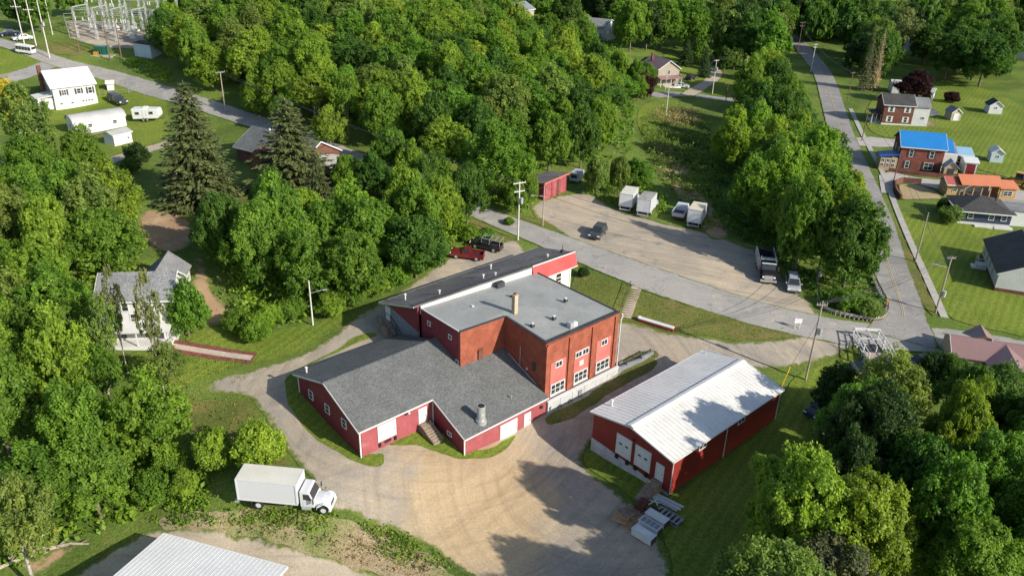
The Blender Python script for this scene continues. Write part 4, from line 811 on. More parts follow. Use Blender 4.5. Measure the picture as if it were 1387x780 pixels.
T, L, r = house('ranch_house', 'low dark navy house with black hipped roof', (1296, 302.5), (1366, 309), 7.5, 2.7, 1.9, m_navywall, m_shingdk, hip=.55, over=.7, found=m_white, fz=.55, wins=[(.22, 1.2, 1, 1.1), (.62, 1.2, 1, 1.1), (.86, 1.2, 1, 1.1)])
annexe(T, 'side_room', L + .05, L + 3.6, 1.5, 6, -.5, 2.9, m_white, m_shingmid, 2.95, 'x'); part(T, 'vent_pipe', MB().bar((L * .75, 3.4, 3.9), (L * .75, 3.4, 5.3), .14, 8), m_dark)
for i in range(2): part(T, 'planter', MB().box(L * .3 + 3.4 * i, L * .3 + 3.1 + 3.4 * i, -1.3, -.5, -.3, .35), m_white)
# white house with the black roof: its long side (windows) faces the side road, the gable faces us
T, L, r = house('white_bungalow', 'white bungalow with black shingle roof and brick base', (1346, 394), (1412, 408), 14, 3.1, 2.4, m_whiteside, m_shingdk, ridge='y', over=.35, found=m_brick2, fz=.7, left=[(.16, 1.2, .9, 1.3), (.34, 1.2, .9, 1.3), (.52, 1.2, .9, 1.3), (.72, 1.2, .9, 1.3)], wins=[(.75, -.1, .8, .4, 1, 1)], W=9.5, side=(1327, 346))
s = part(T, 'side_steps', MB().box(-1.6, -.01, 8, 9.5, -.5, .9), m_white); part(s, 'step', MB().box(-2.2, -1.61, 8, 9.5, -.5, .4), m_white); e = MB(); [e.bar((x, y, .9), (x, y, 1.9), .05) for x in (-1.5, -.2) for y in (8.05, 9.45)]; e.bar((-1.5, 8.05, 1.9), (-.2, 8.05, 1.9), .05).bar((-1.5, 8.05, 1.9), (-1.5, 9.45, 1.9), .05); part(s, 'handrail', e, m_white)
# dusty pink roof, lower right
def pinkhouse():
    a = gp(1286, 500); b = gp(1372, 540); d = Vector((b.x - a.x, b.y - a.y)); ang = R_(-15); T = thing('pink_roofed_house', 'house with dusty pink ribbed metal roof beside the road', 'house', (a.x, a.y, a.z), ang); T.scale = (.62, .62, .62); FOOT.append((a.x + 5, a.y + 1, 6))
    h = 3.3; part(T, 'wall', MB().box(0, 17, 0, 9.5, -1.5, h), m_tanwall); part(T, 'wing_wall', MB().box(6.2, 14.4, -6, -.01, -1.5, h), m_tanwall)
    part(T, 'roof', MB().slab([(-.4, -.4, h), (5.8, -.4, h), (10.3, 4.1, h + 2.2), (10.3, 4.75, h + 2.4), (-.4, 4.75, h + 2.4)], .15), m_pinkroof)
    part(T, 'roof_slope', MB().slab([(-.4, 4.76, h + 2.4), (17.4, 4.76, h + 2.4), (17.4, 9.9, h), (-.4, 9.9, h)], .15), m_pinkroof); part(T, 'roof_slope', MB().slab([(10.31, 4.75, h + 2.4), (10.31, 4.1, h + 2.2), (14.8, -.4, h), (17.4, -.4, h), (17.4, 4.75, h + 2.4)], .15), m_pinkroof)
    part(T, 'wing_roof', MB().slab([(5.8, -.41, h), (5.8, -6.4, h), (10.3, -6.4, h + 2.2), (10.3, 4.09, h + 2.2)], .15), m_pinkroof); part(T, 'wing_roof', MB().slab([(10.31, 4.09, h + 2.2), (10.31, -6.4, h + 2.2), (14.8, -6.4, h), (14.8, -.41, h)], .15), m_pinkroof)
    part(T, 'dormer_roof', MB().slab([(3.2, 9.6, h + .9), (4.6, 4.9, h + 2.36), (6.3, 4.5, h + 3.3), (6.3, 9.9, h + 3.3)], .12), m_pinkroof); part(T, 'dormer_roof', MB().slab([(6.31, 4.5, h + 3.3), (8.0, 4.9, h + 2.36), (9.4, 9.6, h + .9), (6.31, 9.9, h + 3.3)], .12), m_pinkroof); part(T, 'dormer_wall', MB().loft([(4.75, 4.9, h + 2.2), (7.85, 4.9, h + 2.2), (6.3, 4.9, h + 3.15)], [(4.75, 5.1, h + 2.2), (7.85, 5.1, h + 2.2), (6.3, 5.1, h + 3.15)]), m_tanwall)
    e = MB(); e.beam((-.45, -.4, h), (-.45, 4.75, h + 2.4), .08, .2).beam((-.45, 9.9, h), (-.45, 4.75, h + 2.4), .08, .2); part(T, 'roof_trim', e, m_white)
    part(T, 'gable_wall', MB().loft([(0, 0, h - .1), (0, 9.5, h - .1), (0, 4.75, h + 2.2)], [(.2, 0, h - .1), (.2, 9.5, h - .1), (.2, 4.75, h + 2.2)]), m_tanwall)
    for x, y, z in ((7.6, 4.6, h + 2.4), (10.5, -4.5, h + 2.2)): part(T, 'roof_vent', MB().bar((x, y, z - .3), (x, y, z + .35), .16, 8).bar((x, y, z + .35), (x, y, z + .5), .3, 8), m_galv)
pinkhouse()
# far houses
T, L, r = house('tan_house', 'tan two-storey house with dusty red roof and front porch by the far lane', (890, 116), (909, 117), 10, 5.2, 2.3, m_greytan, m_pinkroof, ridge='y', wins=[(.5, 3.6, .9, 1.3)], right=[(.3, 3.4, .9, 1.3), (.7, 3.4, .9, 1.3)], W=7.2)
annexe(T, 'porch', -.2, 7.0, -2.2, -.01, .1, 2.6, m_white, m_pinkroof, 3.1, open_=True); annexe(T, 'side_wing', -4, -.02, 2, 8, -.5, 4.6, m_greytan, m_shingmid, 5.2, 'x'); part(T, 'chimney', MB().box(1.4, 2.1, 7, 7.7, 6, 8.6), m_brick2)
T, L, r = house('white_house', 'far white house among trees above the tan house', (817, 57), (834, 52), 8, 5.4, 2.2, m_whiteside, m_shingmid, ridge='y', left=[(.5, 3.4, .9, 1.4)], wins=[(.5, 3.2, .9, 1.4)])
annexe(T, 'porch', -5, -.02, 1, 5, .2, 2.4, m_white, m_shingmid, 3.4, 'x', open_=True)
T, L, r = house('white_house', 'white gabled house half hidden in trees above the brown brick house', (1222, 70), (1238, 72), 8, 5, 2.2, m_whiteside, M('roof_brown', (.2, .15, .11), .9, .1), ridge='y', wins=[(.5, 3.2, .9, 1.3)])
T, L, r = house('white_house', 'small far white house left of the uppermost trees by the road', (1124, 30), (1136, 30), 7, 3.2, 1.8, m_whiteside, m_mroof2, ridge='y')
T, L, r = house('white_house', 'house with pale grey roof at the right edge beyond the lawn', (1372, 80), (1400, 84), 9, 4, 2, m_whiteside, m_shingmid, ridge='x')
T, L, r = house('grey_house', 'house with blue-grey roof peeping over the hilltop forest', (702, 50), (722, 50), 8, 5.5, 2.0, m_greytan, M('roof_bluegrey', (.17, .2, .24), .8, .08), ridge='x', base=gp(712, 50).z + 3)
T, L, r = house('pink_house', 'house with pinkish roof peeping over the forest at the top edge', (628, 30), (642, 30), 8, 6, 2.2, m_greytan, m_pinkroof, ridge='x', base=gp(635, 30).z + 2)
# white metal roof in the bottom left corner
def lowbarn():
    c = gp(262, 790); zr = c.z + 3.6
    def rp(px, py): x, y = atz(px, py, zr); return Vector((x, y))
    p1, p2 = rp(222, 722), rp(389, 767); d = (p2 - p1); L = d.length; ang = math.atan2(d.y, d.x); D = 14
    T = thing('metal_roofed_barn', 'low barn with white ribbed metal roof in the bottom left corner', 'barn', (p1.x, p1.y, zr), ang); FOOT.append((*(p1 + d / 2)[:2], 10))
    for y0 in (-.5, -D): part(T, 'wall', MB().box(.3, L - .3, y0, y0 + .2, -5, -.25), m_tanwall)
    for x0 in (.3, L - .5): part(T, 'wall', MB().box(x0, x0 + .2, -D + .21, -.51, -5, -.25), m_tanwall)
    n = int(L / .42); pw = L / n
    for y0, y1, z0, z1 in ((0, -D / 2, 0, .9), (-D / 2, -D, .9, 0)):
        m = MB(); m.hexa([(0, y0, z0 - .04), (pw - .02, y0, z0 - .04), (pw - .02, y1, z1 - .04), (0, y1, z1 - .04)], [(0, y0, z0), (pw - .02, y0, z0), (pw - .02, y1, z1), (0, y1, z1)]); m.hexa([(pw - .1, y0, z0), (pw - .02, y0, z0), (pw - .02, y1, z1), (pw - .1, y1, z1)], [(pw - .07, y0, z0 + .022), (pw - .05, y0, z0 + .022), (pw - .05, y1, z1 + .022), (pw - .07, y1, z1 + .022)])
        me = m.mesh('roof_panel', m_mroof2)
        for i in range(n): link('roof_panel', me, T, (i * pw, 0, 0))
    e = MB(); e.beam((0, .04, -.08), (L, .04, -.08), .08, .18).beam((L + .04, .04, -.08), (L + .04, -D / 2, .82), .08, .18).beam((-.04, .04, -.08), (-.04, -D / 2, .82), .08, .18); part(T, 'roof_trim', e, m_white)
lowbarn()
# red shed by the gravel lot: mono-pitch dark roof
def redshed():
    a, b = gp(736, 272), gp(766, 259); d = b - a; T = thing('red_shed', 'red shed with dark sloping roof at the edge of the gravel lot', 'shed', (a.x, a.y, min(a.z, b.z)), math.atan2(d.y, d.x)); L = Vector((d.x, d.y)).length; FOOT.append((*(a + d / 2)[:2], 5)); D = 4.4; zz = lambda y: 3.5 - .2 * y
    part(T, 'front_wall', MB().box(0, L, 0, .2, -1, 3.3), m_red_sunlit); part(T, 'rear_wall', MB().box(0, L, D - .2, D, -1, 2.5), m_red)
    for x in (0, L - .2): part(T, 'side_wall', MB().loft([(x, .2, -1), (x, D - .2, -1), (x, D - .2, 2.5), (x, .2, 3.3)], [(x + .2, .2, -1), (x + .2, D - .2, -1), (x + .2, D - .2, 2.5), (x + .2, .2, 3.3)]), m_red)
    part(T, 'roof', MB().slab([(-.6, -.5, 3.6), (L + .6, -.5, 3.6), (L + .6, D + .3, 2.65), (-.6, D + .3, 2.65)], .15), m_tar); part(T, 'roof_trim', MB().beam((-.6, -.54, 3.5), (L + .6, -.54, 3.5), .06, .2), m_pink)
    for i in range(3):
        dd = part(T, 'door', MB().box(.4 + L / 3 * i, L / 3 * (i + 1) - .1, -.06, -.002, .1, 2.7), m_red_sunlit); part(dd, 'door_post', MB().box(L / 3 * (i + 1) - .06, L / 3 * (i + 1) + .06, -.1, -.003, 0, 3.2), m_red)
redshed()
# ------------------------------------------------------------------ vehicles (local x forward)
_wh = {}
def wheels(T, xs, yo, r, wd=.24, rimc=m_chrome):
    k = (r, wd, rimc.name)
    if k not in _wh:
        t = MB().tube([(0, -wd / 2, 0), (0, -wd / 2 + .03, 0), (0, wd / 2 - .03, 0), (0, wd / 2, 0)], [r * .9, r, r, r * .9], 14).mesh('wheel', m_black)
        q = MB().tube([(0, -wd / 2 - .012, 0), (0, -wd / 2 + .1, 0)], r * .6, 10).mesh('rim', rimc); q2 = MB().tube([(0, wd / 2 - .1, 0), (0, wd / 2 + .012, 0)], r * .6, 10).mesh('rim', rimc); _wh[k] = (t, q, q2)
    t, q, q2 = _wh[k]
    for x in xs:
        for s in (-1, 1): o = link('wheel', t, T, (x, s * yo, r)); link('rim', q if s < 0 else q2, o)
def put(name, label, cat, rear, front, group=None, mid=None, up=0):
    a, b = gp(*rear), gp(*front); d = b - a; ang = math.atan2(d.y, d.x); c = (a + b) / 2; T = thing(name, label, cat, c + Vector((0, 0, .07 + up)), ang, group); pitch = math.atan2(b.z - a.z, Vector((d.x, d.y)).length); T.rotation_euler = (0, -max(-.15, min(.15, pitch)), ang); FOOT.append((c.x, c.y, 3)); return T
def car(name, label, cat, rear, front, pt, kind='sedan', L=4.6, Wd=1.82, H=1.48, group=None, rack=False, cap=False):
    T = put(name, label, cat, rear, front, group); h = L / 2; y = Wd / 2
    belt = {'sedan': .95, 'suv': 1.05, 'van': 1.05, 'pickup': 1.12}[kind]; hood = {'sedan': .88, 'suv': 1.05, 'van': .95, 'pickup': 1.12}[kind]
    lo = [(-h, .3), (h - .1, .28), (h, .5), (h - .04, hood * .78), (h - .35, hood * .94), (.19 * L, hood), (.17 * L, belt), (-h + .08, belt), (-h, belt * .8)]
    if kind == 'pickup': lo = lo[:6] + [(.17 * L, belt), (-.13 * L, belt), (-.13 * L, .62), (-h + .1, .62), (-h, .62)]
    part(T, 'body', MB().prof(lo, -y, y), pt, bevel=.07)
    if kind == 'pickup':
        for s in (-1, 1): part(T, 'bed_side', MB().box(-h, -.13 * L, s * y - .12 * (s > 0), s * y + .12 * (s < 0), .4, belt), pt, bevel=.03)
        part(T, 'tailgate', MB().box(-h - .02, -h + .08, -y + .13, y - .13, .5, belt - .02), pt); part(T, 'bed_floor', MB().box(-h + .1, -.13 * L, -y + .13, y - .13, .6, .66), m_black)
    x = {'sedan': (-.36, -.2, .07, .22), 'suv': (-.48, -.42, .06, .2), 'van': (-.485, -.44, .12, .3), 'pickup': (-.125, -.1, .07, .18)}[kind]; x = [v * L for v in x]
    ty = y * .78; cb = [(x[0], -y + .06, belt - .02), (x[3], -y + .06, belt - .02), (x[3], y - .06, belt - .02), (x[0], y - .06, belt - .02)]; ct = [(x[1], -ty, H), (x[2], -ty, H), (x[2], ty, H), (x[1], ty, H)]
    part(T, 'cabin', MB().hexa(cb, ct), pt, bevel=.04)
    B = [Vector(p) for p in cb]; C = [Vector(p) for p in ct]
    def pane(i, j, u0=.07, u1=.93, v0=.12, v1=.88, nm='window'):
        q = []
        for u, v in ((u0, v0), (u1, v0), (u1, v1), (u0, v1)): q.append((B[i].lerp(B[j], u)).lerp(C[i].lerp(C[j], u), v))
        nn = (q[1] - q[0]).cross(q[3] - q[0]).normalized() * .022; part(T, nm, MB().loft([p - nn for p in q], [p + nn for p in q]), m_glass)
    pane(1, 2, .05, .95, .05, .95, 'windscreen'); pane(3, 0, .08, .92, .1, .9, 'rear_window')
    for i, j in ((0, 1), (2, 3)):
        if kind == 'pickup': pane(i, j, .08, .5); pane(i, j, .54, .86)
        elif kind == 'sedan': pane(i, j, .1, .5); pane(i, j, .54, .88)
        else: pane(i, j, .05, .33); pane(i, j, .36, .64); pane(i, j, .67, .9)
    wheels(T, (-.3 * L, .31 * L), y - .1, .36 if kind in ('pickup', 'suv') else .32)
    for s in (-1, 1):
        part(T, 'headlight', MB().box(h - .12, h + .005, s * (y - .2) - .2, s * (y - .2) + .2, hood * .66, hood * .82), m_lamp); part(T, 'tail_light', MB().box(-h - .03, -h + .06, s * (y - .13) - .1, s * (y - .13) + .1, belt * .62, belt * .88), m_tail)
        part(T, 'mirror', MB().box(x[3] - .5, x[3] - .3, s * (y + .12) - .1, s * (y + .12) + .1, belt, belt + .18), pt)
    part(T, 'bumper', MB().box(h - .08, h + .06, -y + .05, y - .05, .32, .52).box(-h - .08, -h + .03, -y + .05, y - .05, .36, .56), m_dark)
    if kind in ('suv', 'van'): r = MB(); [r.beam((x[1] + .2, s * ty * .9, H + .05), (x[2] - .2, s * ty * .9, H + .05), .05, .05) for s in (-1, 1)]; part(T, 'roof_rail', r, m_dark)
    if rack:
        r = MB(); zs = 1.95; xs = (-h + .1, -.14 * L, .12 * L)
        for s in (-1, 1): r.beam((xs[0], s * (y - .08), zs), (xs[2], s * (y - .08), zs), .07, .07); [r.beam((v, s * (y - .08), belt), (v, s * (y - .08), zs), .06, .06) for v in xs]
        for v in xs + ((xs[0] + xs[1]) / 2,): r.beam((v, -y + .08, zs), (v, y - .08, zs), .06, .06)
        part(T, 'ladder_rack', r, m_galv)
    if cap: part(T, 'bed_cap', MB().hexa([(-h + .02, -y + .03, belt + .01), (-.135 * L, -y + .03, belt + .01), (-.135 * L, y - .03, belt + .01), (-h + .02, y - .03, belt + .01)], [(-h + .15, -y + .18, H), (-.135 * L, -y + .18, H), (-.135 * L, y - .18, H), (-h + .15, y - .18, H)]), p_dkgrey, bevel=.04)
    return T
car('pickup_truck', 'maroon pickup truck parked behind the factory at the wood edge', 'pickup truck', (652, 352), (613, 347), p_red, 'pickup', 5.0, 1.85, 1.7)
car('pickup_truck', 'black pickup truck with silver ladder rack beside the maroon pickup', 'pickup truck', (676, 341), (641, 333), p_black, 'pickup', 4.9, 1.85, 1.65, rack=True)
car('suv', 'dark grey sport utility car driving out of the gravel lot', 'car', (816, 313), (803, 327), p_dkgrey, 'suv', 4.7, 1.9, 1.7)
car('minivan', 'silver minivan parked beside the dump truck', 'minivan', (1071, 379), (1075, 401), p_silver, 'van', 4.9, 1.95, 1.75)
car('pickup_truck', 'dark pickup with grey bed cap parked right of the white-roofed house', 'pickup truck', (146, 133), (174, 146), p_dkgrey, 'pickup', 5.5, 1.95, 1.75, cap=True)
car('car', 'white car parked beside the upper road by the leaning poles', 'car', (44, 54), (18, 56), p_white, 'sedan', 4.6)
car('car', 'dark navy car behind the white car at the top left edge', 'car', (26, 48), (-2, 50), p_navy, 'sedan', 4.9)
car('car', 'white car parked beside the tan house', 'car', (916, 118), (930, 120), p_white, 'sedan', 4.6)
car('suv', 'dark car parked behind the white car by the tan house', 'car', (930, 110), (941, 107), p_black, 'suv', 4.7, 1.9, 1.7)
car('car', 'dark grey car partly under trees below the wooden dock', 'car', (1158, 504), (1196, 507), p_dkgrey, 'sedan', 4.7)
car('car', 'dark car nose-on in the tree shade right of the warehouse', 'car', (1122, 552), (1102, 564), p_navy, 'sedan', 4.5)
car('car', 'black car between the wooden dock and the pink-roofed house', 'car', (1240, 498), (1262, 493), p_black, 'sedan', 4.6)
def hero_truck(name, label, rear, front, group=None, boxL=7.0, roofm=p_boxroof, up=0):
    T = put(name, label, 'box truck', rear, front, group, up=up); yb = 1.28; x0 = -boxL / 2 - 1.0; x1 = x0 + boxL; zb, zt = 1.12, 3.75
    b = part(T, 'cargo_box', MB().box(x0, x1, -yb, yb, zb, zt), p_white); part(b, 'box_roof', MB().box(x0 + .04, x1 - .04, -yb + .04, yb - .04, zt + .001, zt + .05), roofm)
    e = MB()
    for s in (-1, 1): e.beam((x0, s * yb, zt - .02), (x1, s * yb, zt - .02), .09, .1).beam((x0, s * yb, zb + .05), (x1, s * yb, zb + .05), .07, .14); e.box(x1 - .12, x1 + .03, s * yb - .05, s * yb + .05, zb, zt); e.box(x0 - .03, x0 + .1, s * yb - .05, s * yb + .05, zb, zt)
    e.beam((x0, -yb, zt), (x0, yb, zt), .09, .1).beam((x1, -yb, zt), (x1, yb, zt), .12, .1); part(b, 'edge_rail', e, p_white)
    n = int(boxL / .42); rb = part(b, 'side_ribs', MB().box(x0 + .2, x1 - .2, -.01, .01, zt - .5, zt - .45), p_white)
    for s in (-1, 1):
        rv = MB()
        for i in range(1, n): x = x0 + boxL * i / n; [rv.box(x - .012, x + .012, s * yb - .004, s * yb + .004, zb + .13, zt - .08)]
        part(b, 'side_ribs', rv, p_white, kind='stuff')
    bpy.data.objects.remove(rb); part(b, 'roll_door', MB().box(x0 - .02, x0 - .001, -yb + .12, yb - .12, zb + .1, zt - .2), M('roll_door_paint', (.66, .67, .68), .5, .05)); 
    part(T, 'chassis', MB().box(x0 + .1, x1 + 2.9, -.5, .5, .62, .95), m_dark); part(T, 'lift_gate', MB().box(x0 - .5, x0 - .06, -1.1, 1.1, .55, .68).beam((x0 - .2, -1.0, .6), (x0 - .2, -1.0, 1.15), .1, .1).beam((x0 - .2, 1, .6), (x0 - .2, 1, 1.15), .1, .1), m_galv)
    c0 = x1 + .18; prof = [(c0, .75), (c0 + 1.55, .75), (c0 + 1.6, 1.55), (c0 + 1.42, 1.75), (c0 + 1.05, 2.62), (c0 + .85, 2.72), (c0, 2.72)]
    cb = part(T, 'cab', MB().prof(prof, -1.08, 1.08), p_white, bevel=.07)
    part(cb, 'windscreen', MB().hexa([(c0 + 1.45, -.98, 1.76), (c0 + 1.45, .98, 1.76), (c0 + 1.45, .98, 1.74), (c0 + 1.45, -.98, 1.74)], [(c0 + 1.11, -.92, 2.58), (c0 + 1.11, .92, 2.58), (c0 + .98, .92, 2.55), (c0 + .98, -.92, 2.55)]), m_glass)
    for s in (-1, 1):
        d = part(cb, 'door', MB().box(c0 + .35, c0 + 1.38, s * 1.085 - .012, s * 1.085 + .012, .85, 1.7), p_white); part(cb, 'side_window', MB().prof([(c0 + .4, 1.74), (c0 + 1.3, 1.74), (c0 + 1.02, 2.45), (c0 + .4, 2.45)], s * 1.085 - .015, s * 1.085 + .015), m_glass)
        part(T, 'mirror', MB().box(c0 + 1.5, c0 + 1.58, s * 1.4 - .12, s * 1.4 + .12, 1.6, 2.2).bar((c0 + 1.45, s * 1.05, 2.0), (c0 + 1.54, s * 1.4, 2.0), .025), m_dark)
        part(T, 'step_tank', MB().box(c0 + .1, c0 + 1.1, s * .95 - .2, s * .95 + .2, .42, .8), m_galv, bevel=.06)
        hd = [(c0 + 1.62, s * .55, .62), (c0 + 2.98, s * .55, .62), (c0 + 2.98, s * 1.12, .95), (c0 + 1.62, s * 1.12, 1.0)]
        fp = [(c0 + 1.7 + .72 * (1 - math.cos(t)), .52 + .72 * math.sin(t) + (.1 if 0 < t < math.pi else 0)) for t in np.linspace(0, math.pi, 9)]
        fn = MB()
        for p, q in zip(fp, fp[1:]): fn.loft([(p[0], s * .6, p[1]), (q[0], s * .6, q[1]), (q[0], s * 1.16, q[1]), (p[0], s * 1.16, p[1])], [(p[0], s * .6, p[1] + .07), (q[0], s * .6, q[1] + .07), (q[0], s * 1.14, q[1] + .07), (p[0], s * 1.14, p[1] + .07)])
        part(T, 'wing', fn, p_white); part(T, 'headlight', MB().box(c0 + 3.02, c0 + 3.12, s * .82 - .17, s * .82 + .17, .98, 1.18), m_lamp)
    hood = MB(); st = [(c0 + 1.58, .98, 1.62), (c0 + 2.2, .93, 1.57), (c0 + 2.8, .84, 1.44), (c0 + 3.1, .76, 1.22)]; rings = [[(x, -w_, .75), (x, -w_, z - .25), (x, -w_ * .8, z - .04), (x, -w_ * .3, z + .04), (x, w_ * .3, z + .04), (x, w_ * .8, z - .04), (x, w_, z - .25), (x, w_, .75)] for x, w_, z in st]
    for a_, b_ in zip(rings, rings[1:]): hood.loft(a_, b_)
    part(T, 'hood', hood, p_white); part(T, 'grille', MB().box(c0 + 3.08, c0 + 3.125, -.5, .5, .8, 1.15), m_dark); part(T, 'bumper', MB().box(c0 + 2.95, c0 + 3.25, -1.12, 1.12, .42, .72), p_white, bevel=.05)
    wheels(T, (c0 + 2.42,), .93, .5, .28, p_white); wheels(T, (x0 + 2.1,), .95, .5, .5, p_white); part(T, 'mud_flap', MB().box(x0 + 1.35, x0 + 1.4, -1.2, -.6, .25, .95).box(x0 + 1.35, x0 + 1.4, .6, 1.2, .25, .95), m_black)
    return T
t0 = hero_truck('box_truck', 'white box truck parked beside the bushes at the drive, lower left', (326, 677), (440, 688), up=.05, boxL=6.4); t0.scale = (.94, .94, .94)
trk = [((844, 291), (859, 270), 'white box truck leftmost of the parked row, pale roof', p_boxroof), ((868, 298), (884, 278), 'white box truck with dusty grey roof, second in the parked row', M('box_roof_dusty', (.30, .29, .26), .7, .2, .6)), ((936, 313), (950, 292), 'white box truck with cream roof, right end of the parked row', M('box_roof_cream', (.62, .56, .42), .6, .06, .5))]
for r_, f_, lab, rm in trk: hero_truck('box_truck', lab, r_, f_, 'box trucks parked along the lot edge', 5.0, rm).scale = (.9, .9, .88)
# open-bed white truck in the row
T = put('flatbed_truck', 'small white open-bed truck between two box trucks', 'truck', (914, 304), (929, 283)); 
part(T, 'bed_floor', MB().box(-2.7, .3, -1.1, 1.1, .8, .95), m_dark); part(T, 'bed_side', MB().box(-2.7, .3, -1.12, -1.02, .95, 1.6), p_white); part(T, 'bed_side', MB().box(-2.7, .3, 1.02, 1.12, .95, 1.6), p_white); part(T, 'headboard', MB().box(.22, .34, -1.01, 1.01, .95, 2.0), p_white); part(T, 'tailgate', MB().box(-2.75, -2.65, -1.01, 1.01, .7, 1.35), p_white)
part(T, 'cab', MB().prof([(.45, .6), (2.9, .6), (2.9, 1.2), (1.9, 1.35), (1.5, 2.1), (.45, 2.1)], -1, 1), p_white, bevel=.08); part(T, 'windscreen', MB().hexa([(1.9, -.9, 1.38), (1.9, .9, 1.38), (1.85, .9, 1.36), (1.85, -.9, 1.36)], [(1.6, -.85, 2.0), (1.6, .85, 2.0), (1.52, .85, 2.0), (1.52, -.85, 2.0)]), m_glass); wheels(T, (-1.6, 2.1), .92, .42)
part(T, 'bumper', MB().box(-2.95, -2.76, -1.1, 1.1, .5, .72), p_red)
# dump truck
def dump():
    T = put('dump_truck', 'white and black dump truck with empty dark body parked at the lot edge', 'dump truck', (1032, 353), (1040, 388)); Y = 1.25
    part(T, 'chassis', MB().box(-3.9, 3.4, -.5, .5, .7, 1.05), m_dark); part(T, 'body_floor', MB().box(-3.9, 1.0, -Y + .1, Y - .1, 1.1, 1.25), m_dark)
    for s in (-1, 1):
        b = part(T, 'body_side', MB().box(-3.9, 1.0, s * Y - .06, s * Y + .06, 1.1, 2.75), M('dump_side', (.55, .53, .48), .6, .2, 1)); [part(b, 'side_rib', MB().box(x - .06, x + .06, s * (Y + .1) - .05, s * (Y + .1) + .05, 1.15, 2.7), m_galv) for x in (-3.8, -2.6, -1.4, -.2, .9)]
    part(T, 'body_liner', MB().box(-3.8, .9, -Y + .07, -Y + .09, 1.26, 2.7).box(-3.8, .9, Y - .09, Y - .07, 1.26, 2.7), m_dark); part(T, 'headboard', MB().box(.88, 1.0, -Y + .07, Y - .07, 1.1, 3.0).box(1.0, 1.7, -Y + .07, Y - .07, 2.9, 3.0), m_galv); part(T, 'tailgate', MB().box(-3.95, -3.83, -Y + .07, Y - .07, 1.1, 2.5), m_dark)
    part(T, 'cab', MB().prof([(1.3, .8), (2.75, .8), (2.75, 1.75), (2.45, 2.65), (1.3, 2.7)], -1.1, 1.1), p_black, bevel=.08); part(T, 'windscreen', MB().hexa([(2.8, -1, 1.8), (2.8, 1, 1.8), (2.7, 1, 1.78), (2.7, -1, 1.78)], [(2.53, -.95, 2.6), (2.53, .95, 2.6), (2.42, .95, 2.6), (2.42, -.95, 2.6)]), m_glass); part(T, 'sun_visor', MB().box(2.4, 2.75, -1.05, 1.05, 2.68, 2.74), p_white)
    part(T, 'hood', MB().prof([(2.76, .8), (4.3, .8), (4.3, 1.5), (4.1, 1.68), (2.76, 1.78)], -.95, .95), p_black, bevel=.08); part(T, 'grille', MB().box(4.3, 4.34, -.6, .6, .85, 1.5), m_chrome); part(T, 'bumper', MB().box(4.2, 4.5, -1.2, 1.2, .5, .8), m_chrome)
    for s in (-1, 1): part(T, 'exhaust_stack', MB().bar((1.15, s * 1.05, 1.0), (1.15, s * 1.05, 3.3), .08, 8), m_chrome); part(T, 'headlight', MB().box(4.28, 4.36, s * .8 - .15, s * .8 + .15, 1.1, 1.35), m_lamp); part(T, 'side_window', MB().prof([(1.5, 1.75), (2.65, 1.75), (2.42, 2.55), (1.5, 2.55)], s * 1.105 - .015, s * 1.105 + .015), m_glass); part(T, 'mirror', MB().box(2.7, 2.78, s * 1.45 - .12, s * 1.45 + .12, 1.7, 2.3), m_dark)
    wheels(T, (-2.9, -1.6, 3.5), .98, .52, .4)
dump()
# wheel loader
def loader():
    T = put('wheel_loader', 'yellow wheel loader at the right edge near the orange-roofed pavilion', 'loader', (1392, 256), (1362, 249)); part(T, 'body', MB().prof([(-2.6, .7), (1.0, .7), (1.0, 1.3), (-.6, 1.6), (-2.6, 1.9)], -.7, .7), p_yellow, bevel=.08)
    c = part(T, 'cab', MB().box(-.9, .55, -.65, .65, 1.5, 2.9), m_glass); part(c, 'cab_roof', MB().box(-1.05, .7, -.75, .75, 2.9, 3.02), p_yellow); part(c, 'cab_post', MB().box(-.93, -.83, -.68, -.58, 1.5, 2.9).box(.48, .58, -.68, -.58, 1.5, 2.9).box(-.93, -.83, .58, .68, 1.5, 2.9).box(.48, .58, .58, .68, 1.5, 2.9), m_dark)
    for s in (-1, 1): part(T, 'lift_arm', MB().beam((.6, s * .5, 1.6), (2.9, s * .5, .7), .15, .3), p_yellow)
    part(T, 'bucket', MB().prof([(2.8, .2), (3.9, .15), (3.1, .35), (2.95, 1.2), (2.8, 1.2)], -1.2, 1.2), m_dark); wheels(T, (-1.7, 1.5), .95, .7, .45, p_yellow); part(T, 'engine_cover', MB().box(-2.65, -1.05, -.62, .62, 1.9, 2.05), p_yellow)
loader()
